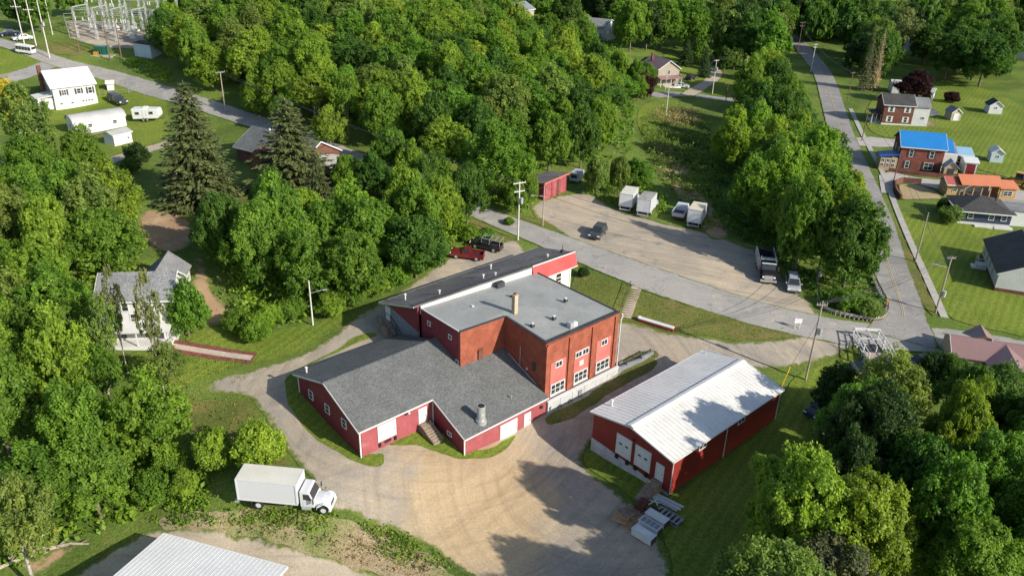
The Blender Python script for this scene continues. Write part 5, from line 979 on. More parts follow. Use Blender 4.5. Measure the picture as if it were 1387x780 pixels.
# travel trailer, bus, small trailer
T = put('travel_trailer', 'white travel trailer parked near the tall spruce', 'camper trailer', (187, 164), (216, 163)); part(T, 'body', MB().prof([(-2.8, .55), (2.4, .55), (2.9, 1.2), (2.7, 2.5), (-2.8, 2.75)], -1.15, 1.15), m_white, bevel=.12); [window(T, (x, -1.15, 1.5), 0, .9, .6, 1, 1, frame=m_galv, fr=.06) for x in (-1.6, 1.3)]; door(T, (0, -1.15, .7), 0, .65, 1.7); part(T, 'roof_unit', MB().box(-.5, .4, -.4, .4, 2.62, 2.95), m_cream); wheels(T, (-.6, .2), 1.0, .33); part(T, 'tow_bar', MB().beam((2.4, 0, .5), (3.8, 0, .5), .12, .1), m_dark)
T = put('minibus', 'small white bus with dark windows on the upper left lawn', 'bus', (25, 72), (46, 75)); T.scale = (.68, .8, .8); part(T, 'body', MB().prof([(-3, .5), (3, .5), (3.05, 1.3), (2.85, 2.6), (-3, 2.7)], -1.1, 1.1), m_white, bevel=.1); [part(T, 'window', MB().box(x - .5, x + .5, s * 1.1 - .02, s * 1.1 + .02, 1.3, 2.3), m_glass) for x in (-2.3, -1.2, -.1, 1.0, 2.1) for s in (-1, 1)]; part(T, 'windscreen', MB().box(2.9, 3.0, -.95, .95, 1.35, 2.35), m_glass); wheels(T, (-1.9, 1.9), .95, .42); part(T, 'headlight', MB().box(3.0, 3.07, -1, -.7, .7, .9).box(3, 3.07, .7, 1, .7, .9), m_lamp)
T = put('utility_trailer', 'old grey enclosed trailer by the red shed', 'trailer', (778, 249), (784, 244)); part(T, 'body', MB().box(-1.8, 1.5, -.95, .95, .55, 2.1), M('trailer_grey', (.36, .38, .40), .5, .1), bevel=.06); part(T, 'rear_window', MB().box(-1.83, -1.79, -.6, .6, 1.2, 1.8), m_glass); wheels(T, (-.3,), .85, .33); part(T, 'hitch', MB().beam((1.5, 0, .5), (2.7, 0, .5), .1, .1), m_dark)
# ------------------------------------------------------------------ poles and wires
WIRES = {}
def pole(key, label, base, top, mat=m_polew, arms=(), trans=False, lamp=None, H=None, r=.14, group=None, name='utility_pole', dir_=None):
    b = gp(*base); h = H
    if h is None:
        lo, hi = 2., 30.
        for _ in range(40):
            m_ = (lo + hi) / 2
            if project(b.x, b.y, b.z + m_)[1] > top[1]: lo = m_
            else: hi = m_
        h = lo
    T = thing(name, label, 'utility pole', b, 0, group); part(T, 'shaft', MB().tube([(0, 0, -1), (0, 0, h)], [r, r * .65], 8), mat); d = Vector((math.cos(dir_ or 0), math.sin(dir_ or 0), 0)); WIRES[key] = []
    for z, wd in arms:
        p = Vector((0, 0, h - z)); o = part(T, 'crossarm', MB().beam(p - d * wd / 2, p + d * wd / 2, .1, .13), mat)
        for k in (-.46, -.2, .2, .46): part(o, 'insulator', MB().bar(p + d * wd * k + Vector((0, 0, .06)), p + d * wd * k + Vector((0, 0, .28)), .05, 6), m_galv); WIRES[key].append(b + p + d * wd * k + Vector((0, 0, .28)))
    if not arms: WIRES[key] = [b + Vector((0, 0, h - .15)), b + Vector((0, 0, h - 1.4))]
    if trans: part(T, 'transformer', MB().tube([(.38, -.12, h - trans - .9), (.38, -.12, h - trans)], .26, 10), m_galv)
    if lamp: q = Vector((math.cos(lamp), math.sin(lamp), 0)); o = part(T, 'lamp_arm', MB().bar((0, 0, h - 1.8), q * 1.7 + Vector((0, 0, h - 1.5)), .035), m_galv); part(o, 'lamp_head', MB().beam(q * 1.6 + Vector((0, 0, h - 1.52)), q * 2.2 + Vector((0, 0, h - 1.5)), .22, .12), m_galv)
    FOOT.append((b.x, b.y, 1.0)); return T
pole('a', 'tall pole with crossarms and transformers beside the road behind the factory', (701.5, 325), (707.7, 246), m_polepale, ((.25, 2.2), (1.6, 1.8)), 2.6, dir_=.5)
pole('b', 'pole with a lamp at the road near the red shed', (735, 306.5), (739, 252), m_polew, lamp=3.4, r=.12)
pole('c', 'thin pole standing in front of the red shed', (756, 265), (758, 230), m_poledk, r=.12)
pole('d', 'pale pole standing at the wood edge left of the factory', (424, 441), (421, 380), m_polepale, lamp=.3, r=.12)
pole('e', 'leaning pole with transformer behind the warehouse', (1091, 515), (1115, 408), m_polew, ((.5, 1.3),), 3.6, r=.15)
pole('f', 'bare pole on the verge of the side road beside the long lawn', (1239.5, 355), (1255.7, 288), m_polew, r=.14)
pole('g', 'pole with street lamp and transformer at the road junction', (1267, 424), (1291.7, 347), m_polew, ((.3, 1.2),), 5.4, lamp=2.9, r=.15)
pole('h', 'pole half hidden in trees behind the silver minivan', (1104, 386), (1113, 352), m_poledk, (), 1.8, r=.12)
pole('i', 'pole beside the parking apron in front of the brown brick house', (1167, 191), (1183, 138), m_poledk, r=.13)
pole('j', 'dark pole standing at the sand pit', (1209.5, 249), (1222, 204), m_poledk, r=.12)
pole('k', 'pole on the right verge of the far side road', (1147.5, 137.5), (1157, 98), m_poledk, ((.3, 1.4),), r=.13, dir_=.4)
pole('l', 'pale pole on the left verge of the far side road', (1098, 98), (1105, 59), m_polepale, ((.4, 1.8), (1.3, 1.4)), r=.14, dir_=.3)
pole('m', 'dark pole with double crossarms at the top of the side road', (1080, 73), (1088, 30), m_poledk, ((.3, 2.2), (1.5, 1.8)), r=.15, dir_=.2)
pole('n', 'pale pole in the meadow in front of the far lane', (902, 157), (907, 113), m_polepale, r=.13)
pole('o', 'pale pole at the fork of the far lane', (964.6, 128), (971, 81), m_polepale, ((.3, 1.5),), 2.2, r=.14, dir_=.2)
pole('p', 'short dark pole with crossarm right of the lane fork', (983, 138), (984.5, 113), m_poledk, ((.2, 1.8),), r=.13)
pole('q', 'slim pole in front of the tan house porch', (901, 122), (904, 97), m_polepale, r=.1)
pole('r', 'cross-shaped pole beyond the shrubs behind the tan house', (961, 56), (962.5, 35), m_poledk, ((.9, 2.6),), r=.14)
pole('s', 'pole above the trees right of the far lane', (1012, 84), (1016, 65), m_polew, ((.3, 1.6),), r=.13, dir_=.5)
pole('t', 'pole behind the tall spruce beside the wooded road', (305.5, 153), (299, 97), m_polew, ((.2, 2.0),), r=.15, dir_=.6)
pole('u', 'leftmost pale leaning pole beside the white car', (33, 59.6), (17, -8), m_polepale, ((3.0, 2.4),), r=.15, dir_=.1)
pole('v', 'second pale pole from the left, on the verge', (49.3, 62.8), (36, -5), m_polepale, ((3.2, 2.4),), r=.15, dir_=.1)
pole('w', 'pale pole with transformer standing at the road fork', (67.5, 79.5), (48, 0), m_polepale, (), 5.0, r=.15)
pole('x', 'thin pale pole on the grass slope behind the fork', (71.5, 47.7), (62, 0), m_polepale, r=.12)
pole('y', 'brown pole nearest the road at the substation corner', (149.5, 82), (139.5, 14), m_poledk, r=.16)
pole('z', 'brown pole close by the green transformer box, right one', (165, 81), (154, 20), m_poledk, ((1, 2.4),), r=.16)
pole('1', 'thin brown pole at the substation entrance', (108, 71.5), (99, 24), m_poledk, r=.11)
pole('2', 'tall bare brown pole among the substation frames', (209, 76), (199, 14), m_poledk, r=.12)
def wire(label, a, b, sag=.9, r=.027):
    n = 14; m = MB(); P = [a.lerp(b, i / n) - Vector((0, 0, sag * 4 * (i / n) * (1 - i / n))) for i in range(n + 1)]; m.tube([p - a for p in P], r, 4, False); o = link('overhead_wire', m.mesh('wire', m_dark)); o.location = a; tag(o, label, 'wire', 'overhead wires'); return o
for (k1, k2, lab) in [('a', 't', 'overhead wire from the roadside pole up through the wood'), ('a', 'b', 'overhead wire between the two poles near the red shed'), ('b', 'h', 'overhead wire crossing the gravel lot'), ('e', 'h', 'overhead wire crossing the road behind the warehouse'), ('e', 'g', 'overhead wire from the warehouse pole to the junction pole'), ('g', 'f', 'overhead wire along the long lawn'), ('f', 'j', 'overhead wire from the long lawn to the sand pit'), ('j', 'i', 'overhead wire past the blue-roofed house'), ('i', 'k', 'overhead wire along the far side road'), ('k', 'l', 'overhead wire crossing the far side road'), ('l', 'm', 'overhead wire at the top of the side road'), ('n', 'o', 'overhead wire over the far lane'), ('o', 's', 'overhead wire beyond the lane fork'), ('u', 'v', 'overhead wire between the leaning pale poles')]:
    A_, B_ = WIRES[k1], WIRES[k2]; m_ = min(3, len(A_), len(B_))
    for i in range(m_): wire(('upper ', 'middle ', 'lower ')[i if m_ > 2 else 2 * i] + lab if m_ > 1 else lab, A_[i], B_[i], .8 + .25 * i)
# ------------------------------------------------------------------ substation
def substation():
    c = gp(150, 62); T = thing('substation_frame', 'grey steel lattice of the electric substation with insulators', 'substation', c, -.15); FOOT.append((c.x, c.y + 8, 16)); rg = random.Random(5)
    X = (-11, -5.5, 0, 5.5, 11); Ys = (3, 9, 15); hs = (8.5, 10.5, 11.5)
    for y, h in zip(Ys, hs):
        for x in X:
            m = MB()
            for dx, dy in ((-.3, -.3), (.3, -.3), (.3, .3), (-.3, .3)): m.beam((x + dx, y + dy, -1), (x + dx * .5, y + dy * .5, h), .09, .09)
            for i in range(6):
                z0, z1 = h * i / 6, h * (i + 1) / 6
                for sx in (-1, 1): m.beam((x - .3 * sx, y - .3, z0), (x + .25 * sx, y - .28, z1), .05, .05); m.beam((x + .28, y - .3 * sx, z0), (x + .25, y + .28 * sx, z1), .05, .05)
            part(T, 'lattice_column', m, m_galv)
        for z in (h, h * .62):
            m = MB()
            for dz in (0, -.5): m.beam((X[0], y - .2, z + dz), (X[-1], y - .2, z + dz), .1, .1)
            for i in range(22): x = X[0] + i; m.beam((x, y - .2, z - (i % 2) * .5), (x + 1, y - .2, z - ((i + 1) % 2) * .5), .05, .05)
            part(T, 'lattice_beam', m, m_galv)
    me = MB().tube([(0, 0, 0), (0, 0, .25), (0, 0, .3), (0, 0, .55), (0, 0, .6), (0, 0, .9)], [.1, .16, .08, .16, .08, .12], 7).mesh('insulator', m_white)
    for y, h in zip(Ys, hs):
        for i in range(18): link('insulator', me, T, (rg.uniform(-11, 11), y - .2 + rg.uniform(-.3, .3), h * rg.choice((.62, 1)) - (1.45 if i % 2 else -.05)))
    for y0, y1, h in ((3, 9, 8.5), (9, 15, 10.5)):
        for x in X: part(T, 'cross_beam', MB().beam((x, y0, h), (x, y1, h), .18, .25), m_galv)
    for i in range(8):
        x = -10 + 2.9 * i; y = rg.choice((1.2, 6, 12)); b = part(T, 'switchgear_box', MB().box(x, x + 1.5, y, y + 1.3, -.5, rg.uniform(1.6, 2.8)), rg.choice((m_galv, m_white, m_block))); [part(b, 'bushing', MB().bar((x + .3 + .4 * k, y + .6, 2), (x + .3 + .4 * k, y + .6, 3.9), .09, 6), m_cream) for k in range(3)]
    for x in (-13, -4, 7): part(T, 'lightning_mast', MB().tube([(x, 17, -1), (x, 17, 19)], [.2, .1], 8), m_galv)
    t = T; a = gp(128, 74); q = thing('transformer_box', 'dark green transformer cabinet with small yellow box beside the road', 'transformer', a, -.1); part(q, 'cabinet', MB().box(0, 3.0, 0, 2.2, -.3, 2.0), p_green, bevel=.08); part(q, 'fins', MB().box(.2, .25, -.15, 0, .3, 1.7).box(.9, .95, -.15, 0, .3, 1.7).box(1.6, 1.65, -.15, 0, .3, 1.7).box(2.3, 2.35, -.15, 0, .3, 1.7), p_green); part(q, 'yellow_box', MB().box(.4, 1.3, -1.1, -.3, -.2, .8), p_yellow); part(q, 'pad', MB().box(-.3, 5.2, -1.3, 2.5, -.6, -.02), m_conc)
substation()
railfence('mesh_fence', 'grey wire fence round the substation yard', [(95, 53), (88, 30), (130, 27)], 2.2, m_galv, 2.6, (.05, .5, .98), .04)
railfence('wire_fence', 'thin grey wire fence on the upper lawn beside the well house', [(128, 106), (160, 115), (188, 124), (175, 128), (135, 130)], 1.2, m_galv, 2.6, (.5, .95), .03)
railfence('timber_rail', 'low dark timber rail on the wall between drive and alley', [(833, 503), (848, 497), (866, 488), (880, 481)], 1.0, m_dark, 1.8, (.35, .85), .08)
dwall('retaining_wall', 'low concrete retaining wall between upper drive and alley', [(830, 507), (848, 499), (868, 490), (884, 480)], .8, .3, m_block, n='wall_panel')
# guard rail round the junction corner
def guard():
    C = resample(smooth_line(wline([(1110, 418), (1122, 424), (1147, 431), (1172, 435), (1190, 435.5), (1199, 432), (1203, 424), (1202, 412), (1194, 398), (1187, 384), (1182, 370)]), 2), 1.9, 0, False); a0 = C[0]; T = thing('guard_rail', 'curved steel guard rail round the wooded junction corner', 'guard rail', (*a0, tz(*a0))); o = T.location
    P = [Vector((x - o.x, y - o.y, tz(x, y) - o.z)) for x, y in C]; me = MB().box(-.08, .08, -.08, .08, -.4, .78).mesh('post', m_wood)
    for p in P: link('post', me, T, p)
    for p, q in zip(P, P[1:]):
        m = MB()
        for z, k in ((.72, .0), (.58, .06), (.44, 0)): m.beam(p + Vector((0, 0, z)), q + Vector((0, 0, z)), .06 + k, .15)
        part(T, 'rail', m, m_galv)
guard()
t = thing('marker_post', 'short yellow marker post at the guard rail bend', 'post', gp(1199, 417)); part(t, 'post', MB().bar((0, 0, -.2), (0, 0, 1.1), .13, 8), p_yellow); part(t, 'cap', MB().bar((0, 0, 1.1), (0, 0, 1.35), .2, 8), p_yellow)
t = thing('guy_wire_guard', 'yellow guy wire guard leaning beside the warehouse corner', 'guy guard', gp(1058, 523)); part(t, 'tube', MB().bar((0, 0, -.2), (.85, .5, 2.6), .07, 6), paint('paint_bright_yellow', (.75, .52, .03))); part(t, 'wire', MB().bar((.85, .5, 2.6), (3.1, .6, 9), .02, 4), m_dark)
def signboard():
    t = thing('road_sign', 'small white sign on two posts at the tip of the front lawn', 'sign', gp(1079, 446)); part(t, 'post', MB().bar((-.35, 0, -.3), (-.35, 0, 1.9), .06), m_white); part(t, 'post', MB().bar((.35, .1, -.3), (.35, .1, 1.6), .06), m_white); part(t, 'board', MB().box(-.5, .5, -.06, -.02, 1.0, 1.7), M('sign_face', (.72, .74, .78), .4, .1))
signboard()
# lawn steps
def lawnsteps():
    a, b = gp(847, 431), gp(863, 387); d = b - a; L = Vector((d.x, d.y)).length; T = thing('lawn_steps', 'long flight of concrete steps up the front lawn to the road', 'steps', a, math.atan2(d.y, d.x)); n = 14; me = MB().box(0, L / n + .04, -.75, .75, -.4, .14).mesh('step', M('step_concrete', (.46, .38, .32), .85, .12, 1, .1))
    rise = d.z / n
    for i in range(n): link('step', me, T, (L * i / n, 0, rise * i + .05))
    r = MB()
    for i in (0, 4, 9, 13): r.bar((L * i / n, .95, rise * i - .2), (L * i / n, .95, rise * i + 1.0), .04)
    r.bar((0, .95, 1), (L * 13 / n, .95, rise * 13 + 1), .04); part(T, 'handrail', r, m_dark)
lawnsteps()
t = put('lying_beam', 'long red-sided beam with white top lying at the foot of the front lawn', 'beam', (867, 435), (910, 448)); part(t, 'red_side', MB().box(-2.6, 2.6, -.28, .28, -.1, .4), paint('paint_dull_red', (.42, .05, .045), 0, .6)); part(t, 'white_top', MB().box(-2.62, 2.55, -.36, .36, .402, .52).box(-2.7, -2.4, -.3, .3, .52, .6), m_white); [part(t, 'foot', MB().box(x - .1, x + .1, -.36, .36, -.15, .0), m_wood) for x in (-2, 0, 2)]
# wooden dock
def dock():
    a, b = gp(1174, 498), gp(1209, 501); d = b - a; T = thing('wooden_dock', 'white railed wooden dock with dark boards beside the road', 'dock', a, math.atan2(d.y, d.x) + .02); L = Vector((d.x, d.y)).length; FOOT.append((a.x + 2, a.y + 2, 4)); part(T, 'floor', MB().box(0, L, 0, 2.2, -.5, 1.1), M('dock_floor', (.36, .28, .25), .8, .1))
    for i in range(5): part(T, 'deck_board', MB().box(.2, L - .2, 2.3 + .62 * i, 2.85 + .62 * i, .55, .62), m_dark)
    m = MB()
    for x in (-.05, L + .05):
        for y in (0, 2.2, 4.4, 6.6): m.box(x - .09, x + .09, y - .09, y + .09, -.8, 2.2)
        for z in (.9, 1.5, 2.1): m.beam((x, 0, z), (x, 6.6, z), .08, .12)
    m.beam((-.05, 6.6, 2.1), (L + .05, 6.6, 2.1), .25, .3); m.beam((-.05, 4.4, 1.9), (L + .05, 4.4, 1.9), .1, .12); m.box(L / 2 - .06, L / 2 + .06, 2.2, 2.32, .5, 1.9); m.beam((L / 2, 2.2, 1.9), (L / 2, 6.6, 2.1), .08, .1); part(T, 'railing', m, m_white)
dock()
railfence('wire_fence', 'short wire fence left of the wooden dock', [(1148, 476), (1162, 480)], 1.6, m_dark, 2.0, (.1, .95), .05)
# round pool
t = thing('swimming_pool', 'round above-ground pool with pale wall under the left trees', 'pool', gp(33, 182)); part(t, 'pool_wall', MB().tube([(0, 0, -.5), (0, 0, 1.1)], 2.5, 24), m_white); part(t, 'water', MB().tube([(0, 0, 1.11), (0, 0, 1.13)], 2.32, 24), m_bluewater); FOOT.append((t.location.x, t.location.y, 4))
rm = MB(); [rm.beam((2.45 * math.cos(k), 2.45 * math.sin(k), 1.16), (2.45 * math.cos(k + .262), 2.45 * math.sin(k + .262), 1.16), .22, .08) for k in np.arange(0, 6.28, .2618)]; part(t, 'rim', rm, m_white)
# the scrap beside the warehouse steps
def scrap():
    def P(px, py, up=0): return gp(px, py) + Vector((0, 0, up))
    ang = YAW
    for i, (px, py, lab, rot) in enumerate([(855, 713, 'flat wooden pallet nearest the tracks, left of the white cabinets', .5), (862, 700, 'pale pallet overlapping the middle of the scrap pile', .35), (868, 693, 'grey wooden pallet nearest to the rusty tank', .45), (841, 704, 'wooden pallet farthest out on the gravel', .7), (852, 697, 'grey wooden pallet between the outermost pallet and the tank', .3)]):
        T = thing('pallet', lab, 'pallet', P(px, py, .02 + .1 * i), ang + rot - .4, 'pallets by the warehouse'); T.scale = (1.3, 1.3, 1.2); mt = (m_pallet, m_pallet, m_wood, m_pallet, m_wood)[i]; s = MB().box(-.6, .6, -.05, .05, .11, .135).mesh('slat', mt)
        for k in range(7): link('slat', s, T, (0, -.54 + .18 * k, 0))
        for x in (-.55, 0, .55): part(T, 'bearer', MB().box(x - .05, x + .05, -.6, .6, 0, .109), mt)
        for x in (-.5, 0, .5): part(T, 'bottom_slat', MB().box(x - .06, x + .06, -.6, .6, -.02, -.001), mt)
    for i, (px, py, lab) in enumerate([(871, 729, 'white metal cabinet lying on its back, nearest of three'), (880, 717, 'white cabinet with grey grille panels, middle of three'), (889, 707, 'white cabinet farthest back of the three, plain lid')]):
        T = thing('metal_cabinet', lab, 'cabinet', P(px, py, .1), ang - R_(85), 'white cabinets by the warehouse'); T.scale = (1.15, 1.15, 1); part(T, 'case', MB().box(-1.0, 1.0, -.42, .42, 0, .75), m_white, bevel=.03); part(T, 'lid', MB().box(-1.03, 1.03, -.45, .45, .752, .8), m_galv if i == 1 else p_white)
        if i == 1: [part(T, 'grille', MB().box(-.85 + .45 * k, -.5 + .45 * k, -.3, .3, .801, .82), m_block) for k in range(4)]
        else: part(T, 'grille', MB().box(-.8, .7, -.3, .3, .801, .815), m_mroof)
        part(T, 'end_panel', MB().box(1.001, 1.04, -.38, .38, .05, .7), m_dark)
    T = thing('steel_rack', 'grey steel rack frame right of the white cabinets', 'rack', P(906, 703, .1), ang - R_(85)); m = MB()
    rk = M('rack_steel', (.22, .23, .24), .6, .15, 2, .15, 8)
    for y in (-.55, .55): 
        for z in (.05, .42): m.beam((-1.3, y, z), (1.3, y, z), .12, .12)
        for x in (-1.3, -.65, 0, .65, 1.3): m.beam((x, y, 0), (x, y, .42), .07, .07)
    part(T, 'frame', m, rk); [part(T, 'crossbar', MB().box(x - .13, x + .13, -.55, .55, .44, .5), rk) for x in np.linspace(-1.25, 1.25, 6)]; part(T, 'backing', MB().box(-1.25, 1.25, -.5, .5, .1, .2), m_dark)
    T = thing('pole_bundle', 'bundle of long white poles lying along the warehouse wall', 'poles', P(904, 683, .1), ang - R_(82)); rg = random.Random(4)
    for i in range(8): y = -.45 + .13 * i; part(T, 'pipe', MB().bar((-1.6 + rg.uniform(-.2, .2), y, .12 + .09 * (i % 3)), (1.5 + rg.uniform(-.2, .2), y + rg.uniform(-.1, .1), .12 + .09 * (i % 3)), .06, 6), m_white if i % 3 else m_galv)
    T = thing('scrap_tank', 'rusty brown steel tank beside the warehouse steps', 'tank', P(868, 690, .1), ang + .3); part(T, 'shell', MB().bar((-.75, 0, .5), (.75, 0, .5), .5, 14), M('rust', (.09, .03, .022), .8, .2, 1.5, .2)); part(T, 'saddle', MB().box(-.5, -.35, -.4, .4, -.05, .2).box(.35, .5, -.4, .4, -.05, .2), m_dark); part(T, 'neck', MB().bar((0, 0, .95), (0, 0, 1.15), .14, 8), m_dark)
    T = thing('pipe_scrap', 'white crossed pipes between the steps and the pole bundle', 'scrap', P(885, 684, .3), .4); [part(T, 'pipe', MB().bar(a_, b_, .06, 6), m_white) for a_, b_ in (((-.7, -.1, .1), (.6, .2, .2)), ((.1, -.6, .1), (.3, .6, .25)), ((-.3, .4, .2), (.5, -.4, .15)))]
    T = thing('plastic_bin', 'black plastic bin between the tank and the white cabinets', 'bin', P(883, 697, .05), ang); part(T, 'bin', MB().hexa([(-.4, -.35, 0), (.4, -.35, 0), (.4, .35, 0), (-.4, .35, 0)], [(-.5, -.45, .6), (.5, -.45, .6), (.5, .45, .6), (-.5, .45, .6)]), p_navy); part(T, 'lid', MB().box(-.52, .52, -.47, .47, .602, .66), m_black)
scrap()
m_barkpale_log = M('bleached_wood', (.34, .29, .23), .9, .2, 1.5, .25, 6, .3)
def brush():
    rg = random.Random(9)
    for i, (px, py, lab, L, an) in enumerate([(60, 748, 'long pale fallen trunk at the edge of the lower left wood', 6, .35), (30, 762, 'thin bleached log near the bottom left corner', 4.5, .55), (95, 742, 'pale broken log right of the fallen trunk', 3.5, .2)]):
        T = thing('fallen_log', lab, 'log', gp(px, py) + Vector((0, 0, .15)), an); part(T, 'trunk', MB().tube([(-L / 2, 0, .1), (0, .15, .3), (L / 2, 0, .15)], [.2, .16, .08], 7), m_barkpale_log); [part(T, 'branch', MB().tube([(x, .1, .25), (x + .8, rg.uniform(-.9, .9), .6)], [.06, .03], 5), m_barkpale_log) for x in (-1, 0, 1)]
brush()
# ------------------------------------------------------------------ foliage
def leaf_mat(name, rough=.5, trans=.5):
    n = NT(name); oi = n.node('ShaderNodeObjectInfo')
    c = n.mix(n.ramp(n.noise(.55, 3), .3, .7), n.mix(1., oi.outputs['Color'], (.78, .82, .8), 'MULTIPLY'), n.mix(1., oi.outputs['Color'], (1.22, 1.15, 1.05), 'MULTIPLY'))
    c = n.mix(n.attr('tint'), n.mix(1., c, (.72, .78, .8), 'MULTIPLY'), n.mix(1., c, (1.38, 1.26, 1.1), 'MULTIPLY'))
    n.fin(c, rough, 0, .22)
    t = n.node('ShaderNodeBsdfTranslucent'); n.L(n.mix(1., c, (1.15, 1.25, .6), 'MULTIPLY'), t.inputs[0]); mx = n.node('ShaderNodeMixShader'); mx.inputs[0].default_value = trans
    n.L(n.b.outputs[0], mx.inputs[1]); n.L(t.outputs[0], mx.inputs[2]); n.L(mx.outputs[0], n.N['Material Output'].inputs[0]); return n.m
m_leaf = leaf_mat('leaves'); m_needle = leaf_mat('needles', .6, .12)
m_bark = M('bark', (.17, .135, .10), .9, .2, 1.5, .25, 6, .3); m_barkpale = M('bark_pale', (.34, .31, .26), .9, .2, 1.5, .25, 6, .3)
def leaves_mesh(name, C, N, S, tint, rg, mat=m_leaf, aspect=.62, along=None):
    """one small pointed leaf spray (a folded pair of triangles) at each C facing N with size S"""
    n = len(C); N = N / np.maximum(np.linalg.norm(N, axis=1, keepdims=True), 1e-6)
    r = rg.normal(size=(n, 3)) if along is None else along; u = r - N * (r * N).sum(1, keepdims=True); u /= np.maximum(np.linalg.norm(u, axis=1, keepdims=True), 1e-6); v = np.cross(N, u); S = S[:, None]
    V = np.stack([C - u * S, C + v * S * aspect - N * S * .12, C + u * S, C - v * S * aspect - N * S * .12], 1).reshape(-1, 3)
    me = bpy.data.meshes.new(name); me.vertices.add(4 * n); me.vertices.foreach_set('co', V.astype(np.float32).ravel()); me.loops.add(4 * n); me.loops.foreach_set('vertex_index', np.arange(4 * n, dtype=np.int32))
    me.polygons.add(n); me.polygons.foreach_set('loop_start', np.arange(n, dtype=np.int32) * 4); me.update()
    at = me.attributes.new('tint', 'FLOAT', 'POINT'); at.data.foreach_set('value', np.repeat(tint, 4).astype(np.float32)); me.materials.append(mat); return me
def unit(rg, n):
    d = rg.normal(size=(n, 3)); return d / np.linalg.norm(d, axis=1, keepdims=True)
def crown(seed, nl=26, nc=26, nf=11, leaf=.075, z0=.2, z1=1.0, ratio=.42, lob=(.24, .4), top=1.0, sparse=0., openness=.5):
    """crown of radius 1, height z0..z1 (tree height 1): lobes of leaf clumps of leaves. ratio = radius / height"""
    rg = np.random.default_rng(seed); zc = z0 + (z1 - z0) * .52; hz = (z1 - z0) * .5; C = []; N = []; T = []; S = []
    i = np.arange(nl); ph = i * 2.39996 + rg.uniform(0, 6); zz = 1 - 1.75 * (i + .5) / nl; rr = np.sqrt(np.clip(1 - zz ** 2, 0, 1)); k = rg.uniform(.48, .80, nl)
    L = np.stack([np.cos(ph) * rr * k, np.sin(ph) * rr * k, zz * rg.uniform(.55, .82, nl)], 1) + rg.normal(size=(nl, 3)) * .085
    L[:, :2] *= (1 - .28 * np.clip(L[:, 2:3], 0, 1) * top); lr = rg.uniform(*lob, nl)
    for j in range(nl):
        if rg.random() < sparse: continue
        d = unit(rg, nc * 2); out = L[j] / max(np.linalg.norm(L[j]), .1); d = d[(d @ out) + d[:, 2] * .35 > -.35][:nc]; tl = rg.uniform(.15, .85)
        for q in d:
            c = L[j] + q * lr[j] * rg.uniform(.7, 1.14); n = nf; off = rg.normal(size=(n, 3)) * lr[j] * .15; C.append(c + off); N.append(q * .75 + np.array([0, 0, .45]) + rg.normal(size=(n, 3)) * .55); T.append(np.clip(tl + rg.normal(size=n) * .18 + .12 * q[2], 0, 1)); S.append(leaf * rg.uniform(.7, 1.3, n))  # upward clumps tinted lighter: light from above put into the leaf colour
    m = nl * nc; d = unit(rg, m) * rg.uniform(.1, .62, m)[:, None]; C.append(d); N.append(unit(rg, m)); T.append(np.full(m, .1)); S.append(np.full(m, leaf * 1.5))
    C = np.concatenate(C); N = np.concatenate(N); C[:, 2] = zc + C[:, 2] * hz; N[:, 2] *= ratio / hz * 1.0
    return leaves_mesh('crown', C, N, np.concatenate(S), np.concatenate(T), rg), [tuple(x) for x in np.stack([L[:, 0] * .8, L[:, 1] * .8, zc + L[:, 2] * hz * .8], 1)[:: max(1, nl // 8)]]
def fixscale(me, R, H):
    """leaf sprays are built in a crown of unit radius and unit height: give them even proportions for a tree R wide, H high"""
    n = len(me.vertices); v = np.empty(n * 3, np.float32); me.vertices.foreach_get('co', v); v = v.reshape(-1, 4, 3); c = v.mean(1, keepdims=True); d = (v - c); d[:, :, 2] *= R / H; v = c + d
    me.vertices.foreach_set('co', v.ravel()); me.update(); return me
def trunk_mesh(limbs, mat, r=.055, h=.62, seed=0):
    rg = random.Random(seed); m = MB(); P = [(0, 0, -.06), (rg.uniform(-.03, .03), rg.uniform(-.03, .03), h * .45), (rg.uniform(-.06, .06), rg.uniform(-.06, .06), h)]; m.tube(P, [r, r * .75, r * .45], 8)
    for l in limbs: b = rg.uniform(.35, .6) * h; m.tube([(P[1][0] * .8, P[1][1] * .8, b), (l[0] * .45, l[1] * .45, b * .5 + l[2] * .5), l], [r * .5, r * .32, r * .12], 5)
    return m.mesh('trunk', mat, True)
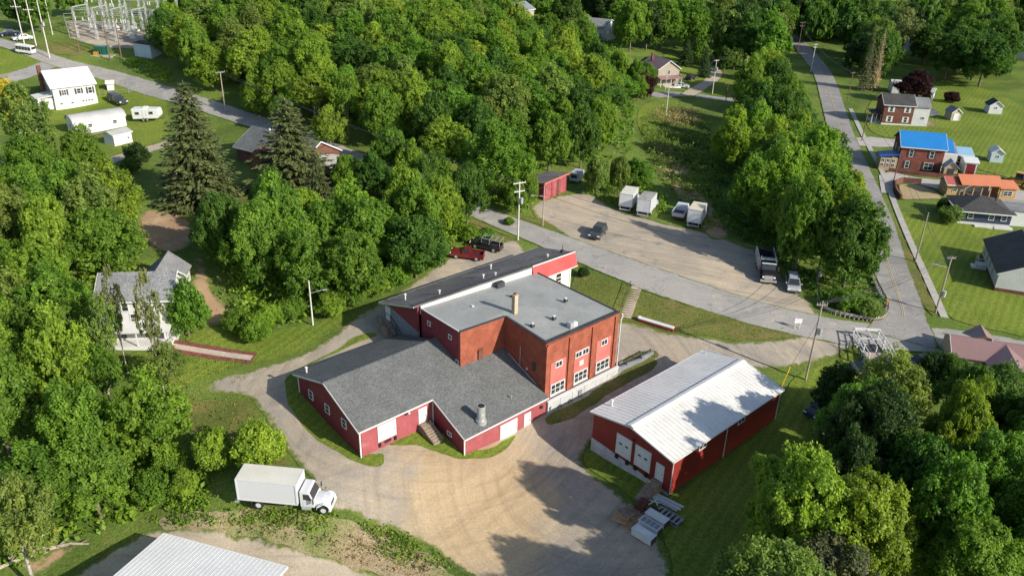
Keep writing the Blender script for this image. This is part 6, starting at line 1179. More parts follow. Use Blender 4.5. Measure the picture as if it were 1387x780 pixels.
def spruce(seed, nw=34, ratio=.27, droop=.5, sparse=0., leaf=.075):
    rg = np.random.default_rng(seed); C = []; N = []; A = []; S = []; T = []; br = MB()
    for i in range(nw):
        z = .05 + .93 * (i / nw) ** .92; R = (1 - z) ** .72 * rg.uniform(.82, 1.06) + .03; nb = int(6 + 9 * (1 - z))
        for b in range(nb):
            if rg.random() < sparse: continue
            a = 2 * math.pi * (b + rg.random()) / nb; Rb = R * rg.uniform(.72, 1.08); k = int(12 + 42 * Rb); t = rg.uniform(.12, 1, k); w = Rb * .17 * (1.15 - t)
            x = t * Rb; y = rg.normal(size=k) * w; zz = z - droop * ratio * Rb * (t ** 1.0) * .55 + ratio * Rb * .18 * t ** 3 + rg.normal(size=k) * .004 - np.abs(y) * .12
            ca, sa = math.cos(a), math.sin(a); C.append(np.stack([x * ca - y * sa, x * sa + y * ca, zz], 1)); N.append(np.stack([np.full(k, ca * .25), np.full(k, sa * .25), np.ones(k)], 1) + rg.normal(size=(k, 3)) * .42)
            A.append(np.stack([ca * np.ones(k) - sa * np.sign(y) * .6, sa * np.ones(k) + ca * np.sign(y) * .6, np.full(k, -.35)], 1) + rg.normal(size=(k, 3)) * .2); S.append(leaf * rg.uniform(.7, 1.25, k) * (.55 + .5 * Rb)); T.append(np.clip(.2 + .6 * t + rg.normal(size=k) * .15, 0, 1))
    me = leaves_mesh('crown', np.concatenate(C), np.concatenate(N), np.concatenate(S), np.concatenate(T), rg, m_needle, .36, np.concatenate(A)); tr = MB().tube([(0, 0, -.03), (0, 0, .5), (0, 0, .98)], [.06, .035, .006], 7).mesh('trunk', m_bark, True); return me, tr
VAR = {}
def mk(key, R, H, trunkmat=None, **k):
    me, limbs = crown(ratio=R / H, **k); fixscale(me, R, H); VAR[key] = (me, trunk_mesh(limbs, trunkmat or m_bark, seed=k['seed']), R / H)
for i in range(5): mk('broad%d' % i, 5, 12.5, seed=10 + i, nl=56, nc=26, nf=18, leaf=.036, z0=.06, lob=(.15, .27), top=.8)
for i in range(3): mk('peak%d' % i, 4.6, 14, seed=110 + i, nl=50, nc=22, nf=16, leaf=.042, z0=.05, lob=(.13, .3), top=2.2, sparse=.06)
for i in range(3): mk('tall%d' % i, 4, 14, seed=30 + i, nl=58, nc=22, nf=17, leaf=.041, z0=.08, lob=(.17, .28), top=1.5)
for i in range(2): mk('fine%d' % i, 7, 14, seed=40 + i, nl=70, nc=42, nf=16, leaf=.0245, z0=.1, lob=(.11, .21))
for i in range(2): mk('airy%d' % i, 4.5, 14, m_barkpale, seed=50 + i, nl=42, nc=20, nf=16, leaf=.034, z0=.18, lob=(.14, .24), sparse=.12)
mk('sparse', 2.6, 15, m_barkpale, seed=60, nl=22, nc=14, nf=12, leaf=.06, z0=.3, lob=(.16, .28), sparse=.15)
for i in range(3): mk('far%d' % i, 5, 13, seed=70 + i, nl=40, nc=16, nf=12, leaf=.062, z0=.06, lob=(.17, .3))
for i in range(3): mk('round%d' % i, 3, 5.0, seed=80 + i, nl=34, nc=24, nf=15, leaf=.05, z0=.0, lob=(.26, .42), top=.2)
for i in range(3):
    me, tr = spruce(90 + i, (36, 30, 30)[i], (.27, .33, .2)[i], (.55, .45, .6)[i], (0, .1, .12)[i]); VAR['spruce%d' % i] = (fixscale(me, (6, 7, 4)[i], (22, 21, 20)[i]), tr, (6 / 22, 7 / 21, .2)[i])
TONE = {'mid': (0.142, 0.268, 0.039), 'bright': (0.194, 0.325, 0.043), 'yellow': (.238, .345, .047), 'gold': (0.376, 0.353, 0.040), 'dark': (0.085, 0.177, 0.034), 'deep': (0.048, 0.100, 0.030), 'olive': (0.188, 0.274, 0.068), 'pale': (0.194, 0.234, 0.097), 'purple': (0.045, 0.017, 0.024), 'spruce': (0.085, 0.110, 0.045), 'brown': (0.360, 0.290, 0.190), 'grey': (0.130, 0.150, 0.085)}
WORD = {'mid': 'mid green', 'bright': 'bright green', 'yellow': 'yellow-green', 'gold': 'golden green', 'dark': 'dark green', 'deep': 'very dark green', 'olive': 'olive green', 'pale': 'pale grey-green', 'purple': 'dark purple-leaved', 'spruce': 'dark spruce', 'brown': 'brownish', 'grey': 'grey-green'}
TREES = []
rgT = random.Random(21)
def tree(x, y, R, H, var, tone, label, group=None, name='tree', cat='tree', sink=0.):
    me, tr, ratio = VAR[var]; T = thing(name, label, cat, (x, y, tz(x, y) - sink), rgT.uniform(0, 6.28), group); u_ = rgT.uniform(.9, 1.12); T.scale = (R * u_, R / u_, H)
    c = link('crown', me, T); j = rgT.uniform(.88, 1.12); t = TONE[tone]; c.color = (t[0] * j * rgT.uniform(.92, 1.08), t[1] * j, t[2] * j, 1)
    if tr and not name.endswith('bush'): link('trunk', tr, T)
    TREES.append((x, y, R)); return T
def at_crown(px, py, wpx, var, tone, label, ratio=None, H=None, group=None, name='tree', cat='tree', cf=.58):
    """tree whose crown middle is seen at a photo spot and wpx pixels wide"""
    k = ratio or VAR[var][2]; Hh = H or 10.
    for _ in range(6):
        g = gp(px, py, Hh * cf); d = project(g.x, g.y, g.z + Hh * cf)[2]; R = wpx * .5 * d / FPX; Hh = H or R / k
    return tree(g.x, g.y, R, Hh, var, tone, label, group, name, cat)
P_ = lambda s: random.Random(hash(s) & 0xffff)
V5 = lambda: 'broad%d' % rgT.randrange(5)
# --- trees one can single out
at_crown(262, 205, 128, 'spruce0', 'spruce', 'tall dense dark spruce right of the travel trailer', H=20, name='spruce_tree', cf=.42)
at_crown(392, 205, 150, 'spruce1', 'spruce', 'broad loose spruce in front of the brick bungalow', H=16, name='spruce_tree', cf=.42)
at_crown(430, 258, 70, 'spruce1', 'spruce', 'smaller spruce low in front of the broad spruce', H=11, name='spruce_tree', cf=.42)
at_crown(30, 150, 90, 'airy1', 'olive', 'tall forked tree at the left edge above the pool', H=17, cf=.7)
at_crown(6, 135, 44, 'round0', 'gold', 'golden-leaved tree at the left edge', H=9)
at_crown(150, 262, 78, 'broad2', 'yellow', 'bright yellow-green tree left of the bare soil patch', H=11)
at_crown(95, 262, 70, 'broad3', 'mid', 'mid green tree left of the yellow-green one on the hill', H=12)
at_crown(110, 205, 60, 'broad0', 'mid', 'green tree below the trailer home, left of the lane', H=9)
at_crown(40, 215, 70, 'broad4', 'mid', 'green tree under the swimming pool', H=9)
at_crown(250, 421, 56, 'round1', 'mid', 'rounded green tree at the right corner of the white house', H=7.5, cf=.5)
at_crown(201, 425, 40, 'sparse', 'pale', 'slender bare-trunked tree in front of the white house', H=16, cf=.66)
at_crown(152, 410, 36, 'sparse', 'pale', 'slender sparse tree at the left end of the white house', H=14, cf=.66)
at_crown(138, 445, 58, 'airy1', 'olive', 'airy tree leaning over the left end of the white house', H=12, cf=.62)
at_crown(140, 505, 60, 'airy0', 'mid', 'airy tree on the slope below the porch of the white house', H=9, cf=.58)
at_crown(348, 606, 70, 'round0', 'yellow', 'round yellow-green bush right behind the box truck', H=5, name='bush', cat='bush', cf=.5)
at_crown(290, 610, 58, 'round2', 'bright', 'round bush left of the yellow-green bush behind the truck', H=4.6, name='bush', cat='bush', cf=.5)
at_crown(225, 500, 62, 'airy0', 'olive', 'feathery small tree below the garden path', H=7, cf=.5)
at_crown(184, 211, 34, 'round1', 'deep', 'very dark rounded shrub beside the gravel lane', H=4, name='bush', cat='bush', cf=.5)
at_crown(176, 225, 26, 'round2', 'dark', 'low dark shrub below the very dark one at the lane', H=2.6, name='bush', cat='bush', cf=.5)
at_crown(345, 445, 44, 'round0', 'bright', 'bright shrub at the wood edge above the drive', H=3.5, name='bush', cat='bush', cf=.5)
at_crown(790, 369, 16, 'round1', 'deep', 'small dark clipped shrub by the red fascia corner', H=1.5, name='bush', cat='bush', cf=.5)
at_crown(874, 118, 28, 'round1', 'purple', 'round dark purple tree in front of the tan house', H=6.5, cf=.5)
at_crown(1241, 114, 46, 'broad2', 'purple', 'dark purple tree behind the brown brick house', H=9, cf=.6)
at_crown(1290, 132, 22, 'round2', 'purple', 'small dark reddish shrub on the lawn left of the far barn shed', H=3, name='bush', cat='bush', cf=.5)
at_crown(1178, 78, 22, 'spruce2', 'grey', 'narrow ragged spruce beside the side road, left one', H=20, name='spruce_tree', cf=.5)
at_crown(1191, 80, 20, 'spruce2', 'brown', 'narrow brownish spruce beside the side road, right one', H=19, name='spruce_tree', cf=.5)
at_crown(1288, 292, 30, 'round1', 'olive', 'rounded shrub at the left end of the navy house', H=3.2, name='bush', cat='bush', cf=.5)
at_crown(1280, 278, 20, 'round2', 'deep', 'very dark shrub behind the rounded shrub at the navy house', H=2.8, name='bush', cat='bush', cf=.5)
at_crown(930, 75, 30, 'spruce0', 'deep', 'dark conifer left of the tan house lane', H=9, name='spruce_tree', cf=.4)
at_crown(955, 88, 22, 'spruce0', 'deep', 'dark conifer right behind the tan house', H=10, name='spruce_tree', cf=.4)
at_crown(898, 28, 62, 'broad0', 'mid', 'big spreading tree with visible trunk above the tan house', H=18)
at_crown(1225, 40, 58, 'airy1', 'pale', 'pale tall tree rising over the white gabled house', H=19)
# lower right giants
at_crown(1085, 690, 170, 'fine0', 'yellow', 'huge bright yellow-green tree at the bottom right of the yard', H=15)
at_crown(1170, 720, 170, 'fine1', 'yellow', 'yellow-green tree right of the huge one at the bottom edge', H=14)
at_crown(1120, 790, 175, 'fine0', 'grey', 'grey-green tree cut by the bottom edge', H=11)
at_crown(1048, 815, 185, 'fine1', 'olive', 'olive tree at the bottom edge, left of the grey-green one', H=14)
at_crown(1190, 940, 240, 'fine0', 'mid', 'green tree below the bottom edge under the lower right grove', H=16)
at_crown(1300, 960, 230, 'fine1', 'mid', 'green tree below the bottom edge near the right corner', H=17)
at_crown(990, 930, 200, 'broad2', 'mid', 'green tree farthest below the bottom edge of the yard', H=12)
at_crown(1180, 590, 135, 'fine1', 'deep', 'very dark tree in the middle of the lower right grove', H=16)
at_crown(1210, 535, 120, 'airy0', 'olive', 'olive green tree in front of the wooden dock', H=12.5)
at_crown(1300, 585, 95, 'fine0', 'yellow', 'yellow-green tree in the middle of the lower right grove', H=15)
at_crown(1335, 545, 130, 'fine1', 'dark', 'dark tree in front of the pink-roofed house', H=13)
at_crown(1345, 660, 140, 'fine0', 'mid', 'mid green tree at the right edge, lower grove', H=14)
at_crown(1280, 690, 130, 'broad1', 'mid', 'mid green tree between the yellow-green trees, lower right', H=14)
at_crown(1240, 650, 110, 'broad3', 'dark', 'dark green tree behind the yellow-green pair, lower right', H=13)
at_crown(1320, 770, 150, 'fine1', 'mid', 'mid green tree in the bottom right corner', H=12)
at_crown(1400, 590, 110, 'fine0', 'dark', 'dark tree at the right edge beside the pink-roofed house', H=13)
at_crown(1420, 720, 140, 'broad0', 'mid', 'green tree cut by the right edge at the bottom', H=13)
at_crown(1135, 530, 60, 'broad4', 'deep', 'dark tree between warehouse lawn and wooden dock', H=8)
at_crown(1150, 650, 90, 'fine0', 'deep', 'deep shaded tree left edge of the lower right grove', H=13)
# --- woods: crowns fill a region (photo polygon of crown middles)
ROADPTS = [Vector(p) for p in resample(road1, 3, 0, False) + resample(road2, 3, 0, False)]
KEEP = [SHEETS[k] for k in ('gravel_yard', 'gravel_lot', 'gravel_access', 'house_lane', 'cross_road', 'front_lawn', 'corner_lawn', 'house_lawn', 'warehouse_lawn', 'substation_gravel', 'upper_left_lawn', 'top_left_lawn', 'bare_soil_upper', 'bare_soil_middle', 'house_front_lawn', 'lower_track', 'pole_lawn', 'meadow', 'far_lawn_west', 'far_lawn_east', 'far_lawn_north', 'dirt_track')]
def free(x, y, R, road=3.9):
    p = Vector((x, y))
    if any((q - p).length_squared < road * road for q in ROADPTS): return False
    if any((a - x) ** 2 + (b - y) ** 2 < (r + R * .35) ** 2 for a, b, r in FOOT): return False
    return not any(bool(inside([x], [y], k)[0]) for k in KEEP)
def sight(px, py, r): g = gp(px, py); return (px, py, r, project(g.x, g.y, g.z)[2] + 4)
CLEAR = [sight(*s) for s in ((1230,64,8),(1130,27,5),(1382,72,8),(826,48,9),(905,104,16),(748,256,16),(330,185,10),(440,238,8),(962,60,4),(965,110,8),(1085,58,8),(1100,85,8),(1118,105,8),(1137,150,3),(870,268,10),(848,270,10),(940,296,10),(870,135,8),(940,128,8),(778,247,6),(300,120,8),(190,66,8),(421,405,10),(860,165,8),(900,180,10),(905,205,10),(960,262,8),(985,300,8),(1036,368,20),(1073,391,15),(1104,372,8))]
MARKS = [(n_, *gp(a_, b_)[:2]) for n_, a_, b_ in (('substation',170,60),('tall dense spruce',262,260),('brick bungalow',385,238),('red shed',745,262),('tan house',905,115),('transformer pole',702,315),('wooded road pole',305,153),('white house',180,460),('bare soil patch',222,310),('pool',33,182),('pickup trucks',645,345),('parked box trucks',862,282),('dump truck',1036,372),('guard rail',1180,430),('blue-roofed house',1225,232),('brown brick house',1210,170),('side road end',1085,56),('white gabled house',1228,71),('far barn shed',1347,155),('lone box truck',380,682),('pale pole',423,438),('far white house',825,52),('grass clearing',950,210),('fallen trunk',60,748))]
def nearmark(x, y): return min(MARKS, key=lambda m: (m[1] - x) ** 2 + (m[2] - y) ** 2)[0]
def wood(poly, spacing, R, H, vars_, tones, where, group, seed, cf=.6, name='tree', cat='tree', words='broadleaf tree', keep=True, maxn=400):
    rg = random.Random(seed); W = []
    for px, py in poly:
        g = gp(px, max(py, -25), (H[0] + H[1]) / 2 * cf); W.append((g.x, g.y))
    A = np.array(W); lo = A.min(0) - 12; hi = A.max(0) + 12; n = 0; row = 0; y = lo[1]; pts = []
    while y < hi[1]:
        x = lo[0] + (row % 2) * spacing / 2
        while x < hi[0]: pts.append((x + rg.uniform(-.3, .3) * spacing, y + rg.uniform(-.3, .3) * spacing)); x += spacing
        y += spacing * .86; row += 1
    pts.sort(key=lambda p: p[1])
    for x, y in pts:
        r = rg.uniform(*R); h = rg.uniform(*H); q = project(x, y, tz(x, y) + h * cf)
        if not inside([q[0]], [q[1]], poly)[0] or q[2] < 30: continue
        if any((q[0] - a) ** 2 + (q[1] - b) ** 2 < (c + r * .75 * FPX / q[2]) ** 2 and q[2] < d for a, b, c, d in CLEAR): continue
        if q[0] < -130 or q[0] > W0 + 130: continue
        if keep and not free(x, y, r): continue
        if any((a - x) ** 2 + (b - y) ** 2 < ((rr + r) * .52) ** 2 for a, b, rr in TREES): continue
        t = rg.choice(tones); k = (r - R[0]) / (R[1] - R[0]); sz = 'large ' if k > .66 else 'small ' if k < .33 else ''; lm = nearmark(x, y); tree(x, y, r, h, rg.choice(vars_), t, f'{sz}{WORD[t]} {words} {where}, nearest the {lm}', f'{group}, {sz}{WORD[t]}, by the {lm}', name, cat); n += 1
    return n
PK = ['peak0', 'peak1', 'peak2']; B5 = ['broad0', 'broad1', 'broad2', 'broad3', 'broad4']; TL = ['tall0', 'tall1', 'tall2']; FR = ['far0', 'far1', 'far2']
cnt = {}
cnt['hill'] = wood([(205,15),(230,-40),(560,-40),(640,-20),(700,25),(800,45),(840,62),(850,95),(836,150),(828,195),(812,232),(795,238),(770,225),(745,215),(715,215),(680,232),(650,238),(625,240),(590,215),(540,190),(480,165),(430,140),(350,126),(268,106),(226,92),(205,60)], 8.6, (3.7, 6.6), (9.5, 14), B5 + TL + PK + ['airy0', 'airy1'], ['mid', 'bright', 'bright', 'mid', 'dark', 'yellow', 'olive'], 'in the hill wood', 'trees of the hill wood', 1)
cnt['mid'] = wood([(285,275),(330,255),(400,262),(480,248),(560,225),(610,218),(640,245),(640,285),(615,318),(585,345),(545,368),(500,385),(450,398),(400,408),(345,405),(300,380),(282,330)], 6.8, (3.4, 4.8), (9, 13), B5, ['mid', 'dark', 'mid', 'bright', 'dark'], 'in the grove behind the factory', 'trees of the grove behind the factory', 2)
cnt['fill'] = 0
cnt['left'] = wood([(-40,250),(20,232),(70,240),(125,245),(190,275),(200,330),(165,375),(120,400),(130,450),(150,500),(200,545),(235,590),(230,650),(190,690),(100,720),(20,740),(-40,770)], 6.8, (3.6, 5.2), (9, 14), B5 + PK + ['airy0', 'airy1', 'airy0'], ['mid', 'bright', 'mid', 'olive', 'yellow', 'bright'], 'in the left wood', 'trees of the left wood', 3)
cnt['right'] = wood([(992,165),(1008,118),(1022,92),(1048,78),(1062,112),(1085,150),(1110,190),(1138,226),(1158,256),(1170,300),(1165,345),(1145,380),(1105,372),(1080,340),(1052,298),(1022,270),(1000,242),(988,205)], 7.2, (4.2, 6.0), (11, 16), B5 + TL, ['bright', 'mid', 'yellow', 'bright', 'dark'], 'in the roadside grove', 'trees of the roadside grove', 4)
cnt['top'] = wood([(600,-60),(1420,-60),(1420,65),(1375,95),(1330,108),(1270,104),(1215,92),(1160,72),(1140,40),(1100,22),(1080,40),(1050,62),(1010,62),(985,45),(940,40),(880,45),(850,40),(820,25),(700,-5)], 10.5, (5.4, 8.2), (12, 18), FR + B5, ['dark', 'mid', 'dark', 'deep', 'olive', 'mid'], 'in the far wood', 'trees of the far wood', 5)
cnt['tl'] = wood([(-30,35),(-30,-40),(120,-40),(90,5),(60,22),(30,38)], 8, (3.5, 5), (9, 13), FR, ['mid', 'dark'], 'in the top left wood', 'trees in the top left corner', 6)
cnt['lot'] = wood([(792,252),(800,235),(840,222),(880,232),(890,258),(870,272),(830,262)], 5.5, (2.2, 3.4), (5, 8), B5, ['mid', 'bright', 'olive'], 'behind the parked box trucks', 'trees behind the box trucks', 7)
cnt['road'] = wood([(640,250),(690,243),(740,235),(735,270),(700,285),(668,272)], 5, (2, 3), (4, 7), B5, ['bright', 'mid'], 'between the road and the red shed', 'trees beside the red shed', 8)
cnt['lane'] = wood([(860,95),(880,85),(890,100),(862,140)], 6, (2.5, 3.5), (6, 9), B5, ['mid', 'olive'], 'left of the tan house', 'trees left of the tan house', 9)
cnt['behind'] = wood([(905,70),(960,50),(1000,68),(990,95),(965,78),(935,62)], 7, (3, 4.5), (6, 9), FR, ['mid', 'olive', 'dark'], 'behind the tan house', 'trees behind the tan house', 10)
cnt['lowr'] = wood([(1160,560),(1220,520),(1290,560),(1360,520),(1420,540),(1420,800),(1000,800),(1030,720),(1100,650)], 8, (4, 5.5), (10, 13), ['fine0', 'fine1', 'broad0'], ['mid', 'dark', 'yellow'], 'in the grove at the bottom right', 'trees of the lower right grove', 11, keep=False)
for i, (px, py, wd, h, tn, lab) in enumerate([(366, 428, 34, 3, 'bright', 'bright leafy bush left of the pale pole at the wood edge'), (396, 418, 32, 3.0, 'mid', 'leafy bush just behind the pale pole at the wood edge'), (447, 412, 40, 3.6, 'bright', 'bright leafy bush right of the pale pole at the wood edge'), (478, 396, 40, 3.8, 'mid', 'leafy bush above the far corner of the shingled wing'),
  (508, 384, 38, 3.6, 'bright', 'bright bush behind the block-walled end of the factory'), (538, 372, 40, 3.8, 'mid', 'leafy bush in the middle of the wood edge behind the long roof'), (566, 356, 36, 3.6, 'bright', 'bright bush left of the maroon pickup at the wood edge'), (590, 338, 34, 3.4, 'mid', 'leafy bush nearest to the maroon pickup'), (322, 436, 36, 3.2, 'mid', 'leafy bush between bare soil and the bright shrub'),
  (232, 622, 44, 3.4, 'bright', 'bright bush at the foot of the left wood, uphill of the barn'), (252, 655, 40, 2.6, 'yellow', 'yellow-green low bush left of the box truck rear'), (205, 660, 50, 3.6, 'mid', 'leafy bush at the left wood edge above the barn roof'), (215, 575, 44, 4, 'mid', 'leafy bush at the left wood edge beside the grass slope'), (658, 318, 26, 1.8, 'mid', 'small bush on the grass behind the black pickup'), (636, 316, 30, 2.4, 'bright', 'bright bush at the wood edge behind the maroon pickup'), (690, 300, 16, 1.2, 'mid', 'small bush beside the tall transformer pole'),
  (1264, 500, 44, 4.5, 'deep', 'very dark shrub at the left end of the pink-roofed house'), (1292, 512, 54, 5, 'dark', 'dark shrub in front of the pink-roofed house wall'), (1150, 408, 44, 3.0, 'mid', 'low leafy shrub behind the guard rail'), (1175, 418, 38, 2.6, 'olive', 'olive shrub inside the guard rail bend')]):
    at_crown(px, py, wd, 'round%d' % (i % 3), tn, lab, H=h, name='bush', cat='bush', cf=.5)
for i, (px, py, wd, h, tn, lab) in enumerate([(345, 128, 46, 8, 'bright', 'bright tree over the wooded road right of the crossarm pole'), (385, 148, 46, 7, 'mid', 'tree on the road verge above the broad spruce'), (446, 170, 48, 8, 'yellow', 'yellow-green tree on the verge right of the broad spruce'), (470, 232, 50, 7, 'bright', 'bright tree beside the brick garage'), (528, 198, 50, 8, 'mid', 'tree overhanging the bend of the wooded road'), (555, 215, 46, 7, 'bright', 'bright tree covering the wooded road before it comes out'), (590, 232, 50, 8, 'mid', 'tree on the far verge where the road leaves the wood'), (505, 236, 56, 8, 'dark', 'dark tree right of the bright one by the brick garage'), (612, 262, 50, 8, 'mid', 'tree at the corner where the road comes out of the wood')]):
    at_crown(px, py, wd, 'broad%d' % (i % 5), tn, lab, H=h)
# leave out trees that stand wholly behind others; keep the rest of a very distant wood as one mass
def prune(scale=.25, least=7, most=312):
    wv, hv = int(W0 * scale), int(H0 * scale); best = np.full((hv, wv), 1e9); own = np.full((hv, wv), -1); L = []
    for T in [o for o in COL.objects if o.get('category') == 'tree']:
        x, y, z = T.location; R, H = T.scale[0], T.scale[2]; c = project(x, y, z + H * .56); L.append((T, c, R * FPX / c[2] * scale * .88, H * .40 * FPX / c[2] * scale * .92 + R * .25 * FPX / c[2] * scale))
    for i, (T, c, rx, ry) in enumerate(L):
        cx, cy = c[0] * scale, c[1] * scale; x0, x1 = max(0, int(cx - rx)), min(wv, int(cx + rx) + 1); y0, y1 = max(0, int(cy - ry)), min(hv, int(cy + ry) + 1)
        if x0 >= x1 or y0 >= y1: continue
        gx, gy = np.meshgrid(np.arange(x0, x1), np.arange(y0, y1)); m = (((gx - cx) / rx) ** 2 + ((gy - cy) / ry) ** 2 < 1) & (best[y0:y1, x0:x1] > c[2]); best[y0:y1, x0:x1][m] = c[2]; own[y0:y1, x0:x1][m] = i
    n = np.bincount(own[own >= 0], minlength=len(L)); order = sorted(range(len(L)), key=lambda i: -n[i]); gone = [i for k, i in enumerate(order) if (n[i] < least or k >= most) and 'wood' in L[i][0]['label'] + L[i][0].get('group', '')]
    for i in gone:
        T = L[i][0]
        for ch in list(T.children): bpy.data.objects.remove(ch)
        bpy.data.objects.remove(T)
    return len(L), len(gone), int(n[order[min(most, len(L) - 1)]])
print('PRUNE', prune())
print('TREES', cnt, len(TREES))
# --- the wooded hills beyond, one mass
def farwood():
    rg = np.random.default_rng(77); me, _ = crown(99, nl=16, nc=8, nf=5, leaf=.15, z0=.05, ratio=.42, lob=(.24, .4)); n = len(me.vertices); v = np.empty(n * 3, np.float32); me.vertices.foreach_get('co', v); v = v.reshape(-1, 3); ti = np.empty(n, np.float32); me.attributes['tint'].data.foreach_get('value', ti); V = []; T = []
    for x in np.arange(-140, 330, 11.):
        for y in np.arange(335, 520, 11.):
            a, b = x + rg.uniform(-4, 4), y + rg.uniform(-4, 4); z = tz(a, b); q = project(a, b, z + 10)
            if q[1] > 34 or q[1] < -90 or q[0] < 120 or q[0] > W0 + 90 or (abs(q[0] - 1060) < 25 and q[1] > 8): continue
            if any((c - a) ** 2 + (d - b) ** 2 < 36 for c, d, e in TREES) or any((c - a) ** 2 + (d - b) ** 2 < (e + 4) ** 2 for c, d, e in FOOT): continue
            s = rg.uniform(5.5, 8); h = rg.uniform(12, 17); t = rg.uniform(0, 6.28); r = np.array([[math.cos(t), -math.sin(t)], [math.sin(t), math.cos(t)]]); w = v.copy(); w[:, :2] = v[:, :2] @ r.T * s; w[:, 2] *= h; V.append(w + np.array([a, b, z])); T.append(np.clip(ti * .7 + rg.uniform(-.1, .4), 0, 1))
    bpy.data.meshes.remove(me)
    if not V: return
    V = np.concatenate(V).astype(np.float32); m = len(V) // 4; me = bpy.data.meshes.new('far_woods'); me.vertices.add(4 * m); me.vertices.foreach_set('co', V.ravel()); me.loops.add(4 * m); me.loops.foreach_set('vertex_index', np.arange(4 * m, dtype=np.int32)); me.polygons.add(m); me.polygons.foreach_set('loop_start', np.arange(m, dtype=np.int32) * 4); me.update()
    me.attributes.new('tint', 'FLOAT', 'POINT').data.foreach_set('value', np.concatenate(T).astype(np.float32)); me.materials.append(m_leaf); o = link('far_woods', me, kind='stuff'); o.color = (*TONE['dark'], 1); tag(o, 'distant wooded hillside along the top of the view', 'woods'); print('FAR', m)

farwood()
# --- ground cover too dense to count
def scatter_stuff(name, label, polys, dens, hr, leaf, tone, seed, nf=7, minroad=3.4, keepout=True, cat='undergrowth', upright=.4, spread=.45):
    rg = np.random.default_rng(seed); C = []; N = []; S = []; T = []
    for poly in polys:
        W = np.array(wpoly(poly)); lo, hi = W.min(0), W.max(0); n = int(dens * (hi - lo).prod()); q = rg.uniform(lo, hi, (n, 2)); q = q[inside(q[:, 0], q[:, 1], W)]
        pat = np.array([mnoise.noise(Vector((a * .16, b * .16, seed))) for a, b in q]); q = q[pat > -.22 + rg.uniform(-.2, .2, len(q))]
        rp = np.array([tuple(p) for p in ROADPTS]); 
        if keepout and len(q):
            d = np.full(len(q), 1e9)
            for i in range(0, len(rp), 60): d = np.minimum(d, np.linalg.norm(q[:, None] - rp[None, i:i + 60], axis=2).min(1))
            q = q[d > minroad]
            for k in KEEP: q = q[~inside(q[:, 0], q[:, 1], k)]
            for a, b, r in FOOT: q = q[(q[:, 0] - a) ** 2 + (q[:, 1] - b) ** 2 > (r * .8) ** 2]
        z = terr(q[:, 0], q[:, 1]); h = rg.uniform(*hr, len(q)) * (1 + .6 * np.array([mnoise.noise(Vector((a * .3, b * .3, 5.))) for a, b in q]) if len(q) else 1)
        for k in range(nf):
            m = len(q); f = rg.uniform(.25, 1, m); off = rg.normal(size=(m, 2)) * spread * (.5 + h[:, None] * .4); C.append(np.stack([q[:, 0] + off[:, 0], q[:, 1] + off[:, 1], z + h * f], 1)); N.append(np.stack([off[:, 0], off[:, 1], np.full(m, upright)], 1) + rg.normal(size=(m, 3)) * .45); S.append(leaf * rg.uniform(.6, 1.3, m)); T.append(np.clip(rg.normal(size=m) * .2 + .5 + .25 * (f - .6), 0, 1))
    o = link(name, leaves_mesh(name, np.concatenate(C), np.concatenate(N), np.concatenate(S), np.concatenate(T), rg), kind='stuff'); t = TONE[tone]; o.color = (*t, 1); tag(o, label, cat); return o
scatter_stuff('undergrowth', 'dense leafy undergrowth filling the left hillside wood', [[(-40,250),(120,250),(185,280),(200,330),(180,375),(110,400),(125,470),(170,500),(200,545),(245,590),(290,640),(270,680),(190,700),(100,735),(-40,790)]], 1.5, (.5, 1.6), .3, 'bright', 1)
scatter_stuff('undergrowth', 'leafy thicket along the wood edge above the drive', [[(285,300),(420,270),(560,250),(640,285),(640,300),(600,355),(545,385),(470,415),(430,425),(400,440),(345,450),(330,440),(310,410),(292,380)]], 2.4, (.6, 2.0), .28, 'bright', 2)
scatter_stuff('undergrowth', 'thicket under the roadside grove beside the gravel lot', [[(955,230),(1000,200),(1100,150),(1160,230),(1182,300),(1182,370),(1196,410),(1196,428),(1150,426),(1118,418),(1085,385),(1040,345),(990,318),(960,290)]], 1.3, (.4, 1.5), .32, 'dark', 3)
scatter_stuff('undergrowth', 'bushy growth along the road and lot behind the box trucks', [[(640,278),(690,255),(735,262),(720,282),(700,292)],[(795,262),(800,240),(850,235),(890,250),(905,290),(880,290),(840,282),(815,270)],[(600,330),(640,305),(690,320),(680,332),(640,340),(612,350)]], 1.5, (.3, 1.2), .28, 'bright', 4, minroad=4.2, keepout=True)
scatter_stuff('undergrowth', 'leafy ground cover on the hill under the big wood', [[(205,70),(240,60),(340,100),(480,165),(600,215),(660,240),(760,225),(850,215),(860,150),(840,60),(640,20),(240,0)]], .55, (.5, 1.6), .42, 'mid', 5)
scatter_stuff('undergrowth', 'rough vegetation on the substation verge', [[(168,82),(205,82),(232,100),(232,118),(200,108),(180,98)]], 1.2, (.3, 1.0), .3, 'bright', 6, minroad=3.6)
scatter_stuff('tall_grass', 'rough tall grass on the meadow below the far lane', [[(868,160),(905,150),(960,160),(985,205),(960,262),(985,315),(945,300),(915,250),(890,225),(870,200)]], 1.6, (.2, .7), .2, 'olive', 7, nf=6, keepout=False, cat='grass')
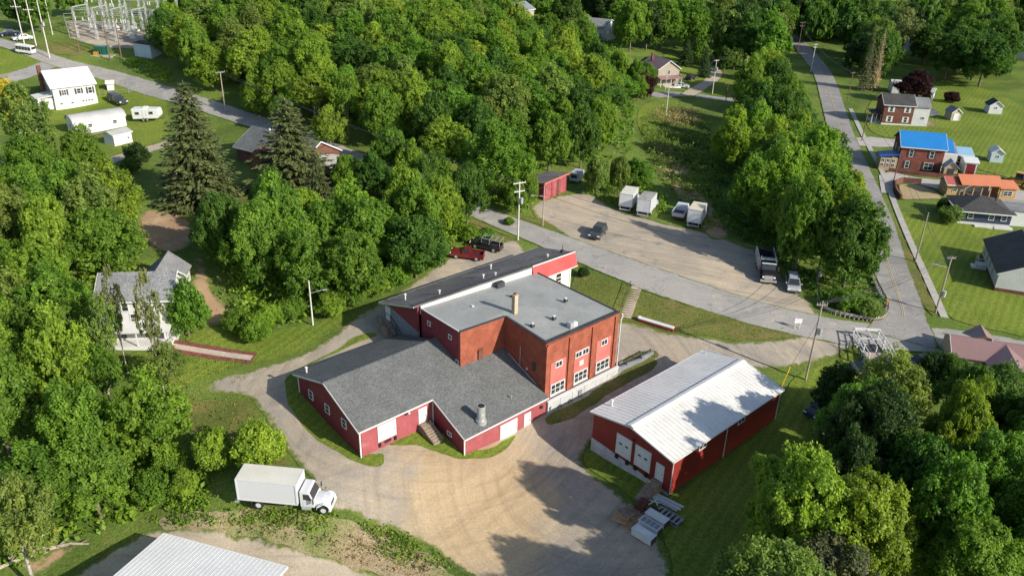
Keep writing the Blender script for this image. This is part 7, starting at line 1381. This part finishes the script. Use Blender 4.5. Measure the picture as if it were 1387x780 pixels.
scatter_stuff('scrub', 'rough scrub in the clearing behind the gravel lot', [[(870,175),(900,180),(960,185),(985,225),(965,255),(992,310),(950,312),(925,275),(900,255),(885,225)]], 1.1, (.4, 1.5), .26, 'olive', 17, nf=8, keepout=False, cat='scrub')
scatter_stuff('dry_brush', 'brownish dry brush below the far lane', [[(885,150),(930,146),(955,152),(945,170),(905,172),(888,165)],[(884,203),(905,196),(915,212),(895,222)]], 1.6, (.5, 1.8), .2, 'brown', 8, nf=7, keepout=False, cat='brush')
scatter_stuff('bank_grass', 'dry reddish grass and weeds on the bank below the box truck', [[(300,690),(330,692),(450,699),(505,714),(565,740),(600,765),(575,780),(500,768),(430,746),(360,728),(300,716)]], 4, (.15, .5), .12, 'brown', 9, nf=6, keepout=False, cat='grass', upright=.1, spread=.3)
scatter_stuff('bank_weeds', 'green weeds in patches along the top of the bank', [[(300,684),(380,689),(450,695),(500,707),(545,725),(610,765),(570,770),(500,745),(430,722),(350,712),(300,704)],[(200,700),(300,695),(310,712),(240,714)],[(235,640),(300,655),(320,685),(250,695),(225,690)]], 9, (.15, .6), .15, 'bright', 10, nf=7, keepout=False, cat='weeds')
scatter_stuff('meadow_tufts', 'loose grass tufts on the slope left of the drive', [[(180,480),(235,480),(340,490),(300,505),(268,518),(250,535),(320,542),(345,560),(380,620),(360,640),(250,600),(230,545)]], 2.2, (.08, .3), .13, 'olive', 11, nf=5, keepout=False, cat='grass', spread=.3)
scatter_stuff('yard_weeds', 'thin weeds creeping into the edges of the gravel yard', [[(410,640),(450,660),(450,690),(420,690)],[(280,520),(345,503),(420,470),(500,421),(505,426),(425,477),(348,508),(285,528)],[(450,690),(560,728),(640,782),(630,800),(550,740),(450,697)],[(880,690),(905,740),(905,790),(890,790),(880,740)]], 2.2, (.05, .22), .1, 'olive', 13, nf=4, keepout=False, cat='weeds', spread=.25)
scatter_stuff('lawn_tufts', 'coarse grass tufts on the sloping front lawn', [[(780,374),(850,390),(920,414),(1000,435),(1088,449),(1050,459),(990,459),(920,450),(870,439),(850,434),(790,405)]], 3, (.05, .2), .1, 'olive', 12, nf=4, keepout=False, cat='grass', spread=.3)
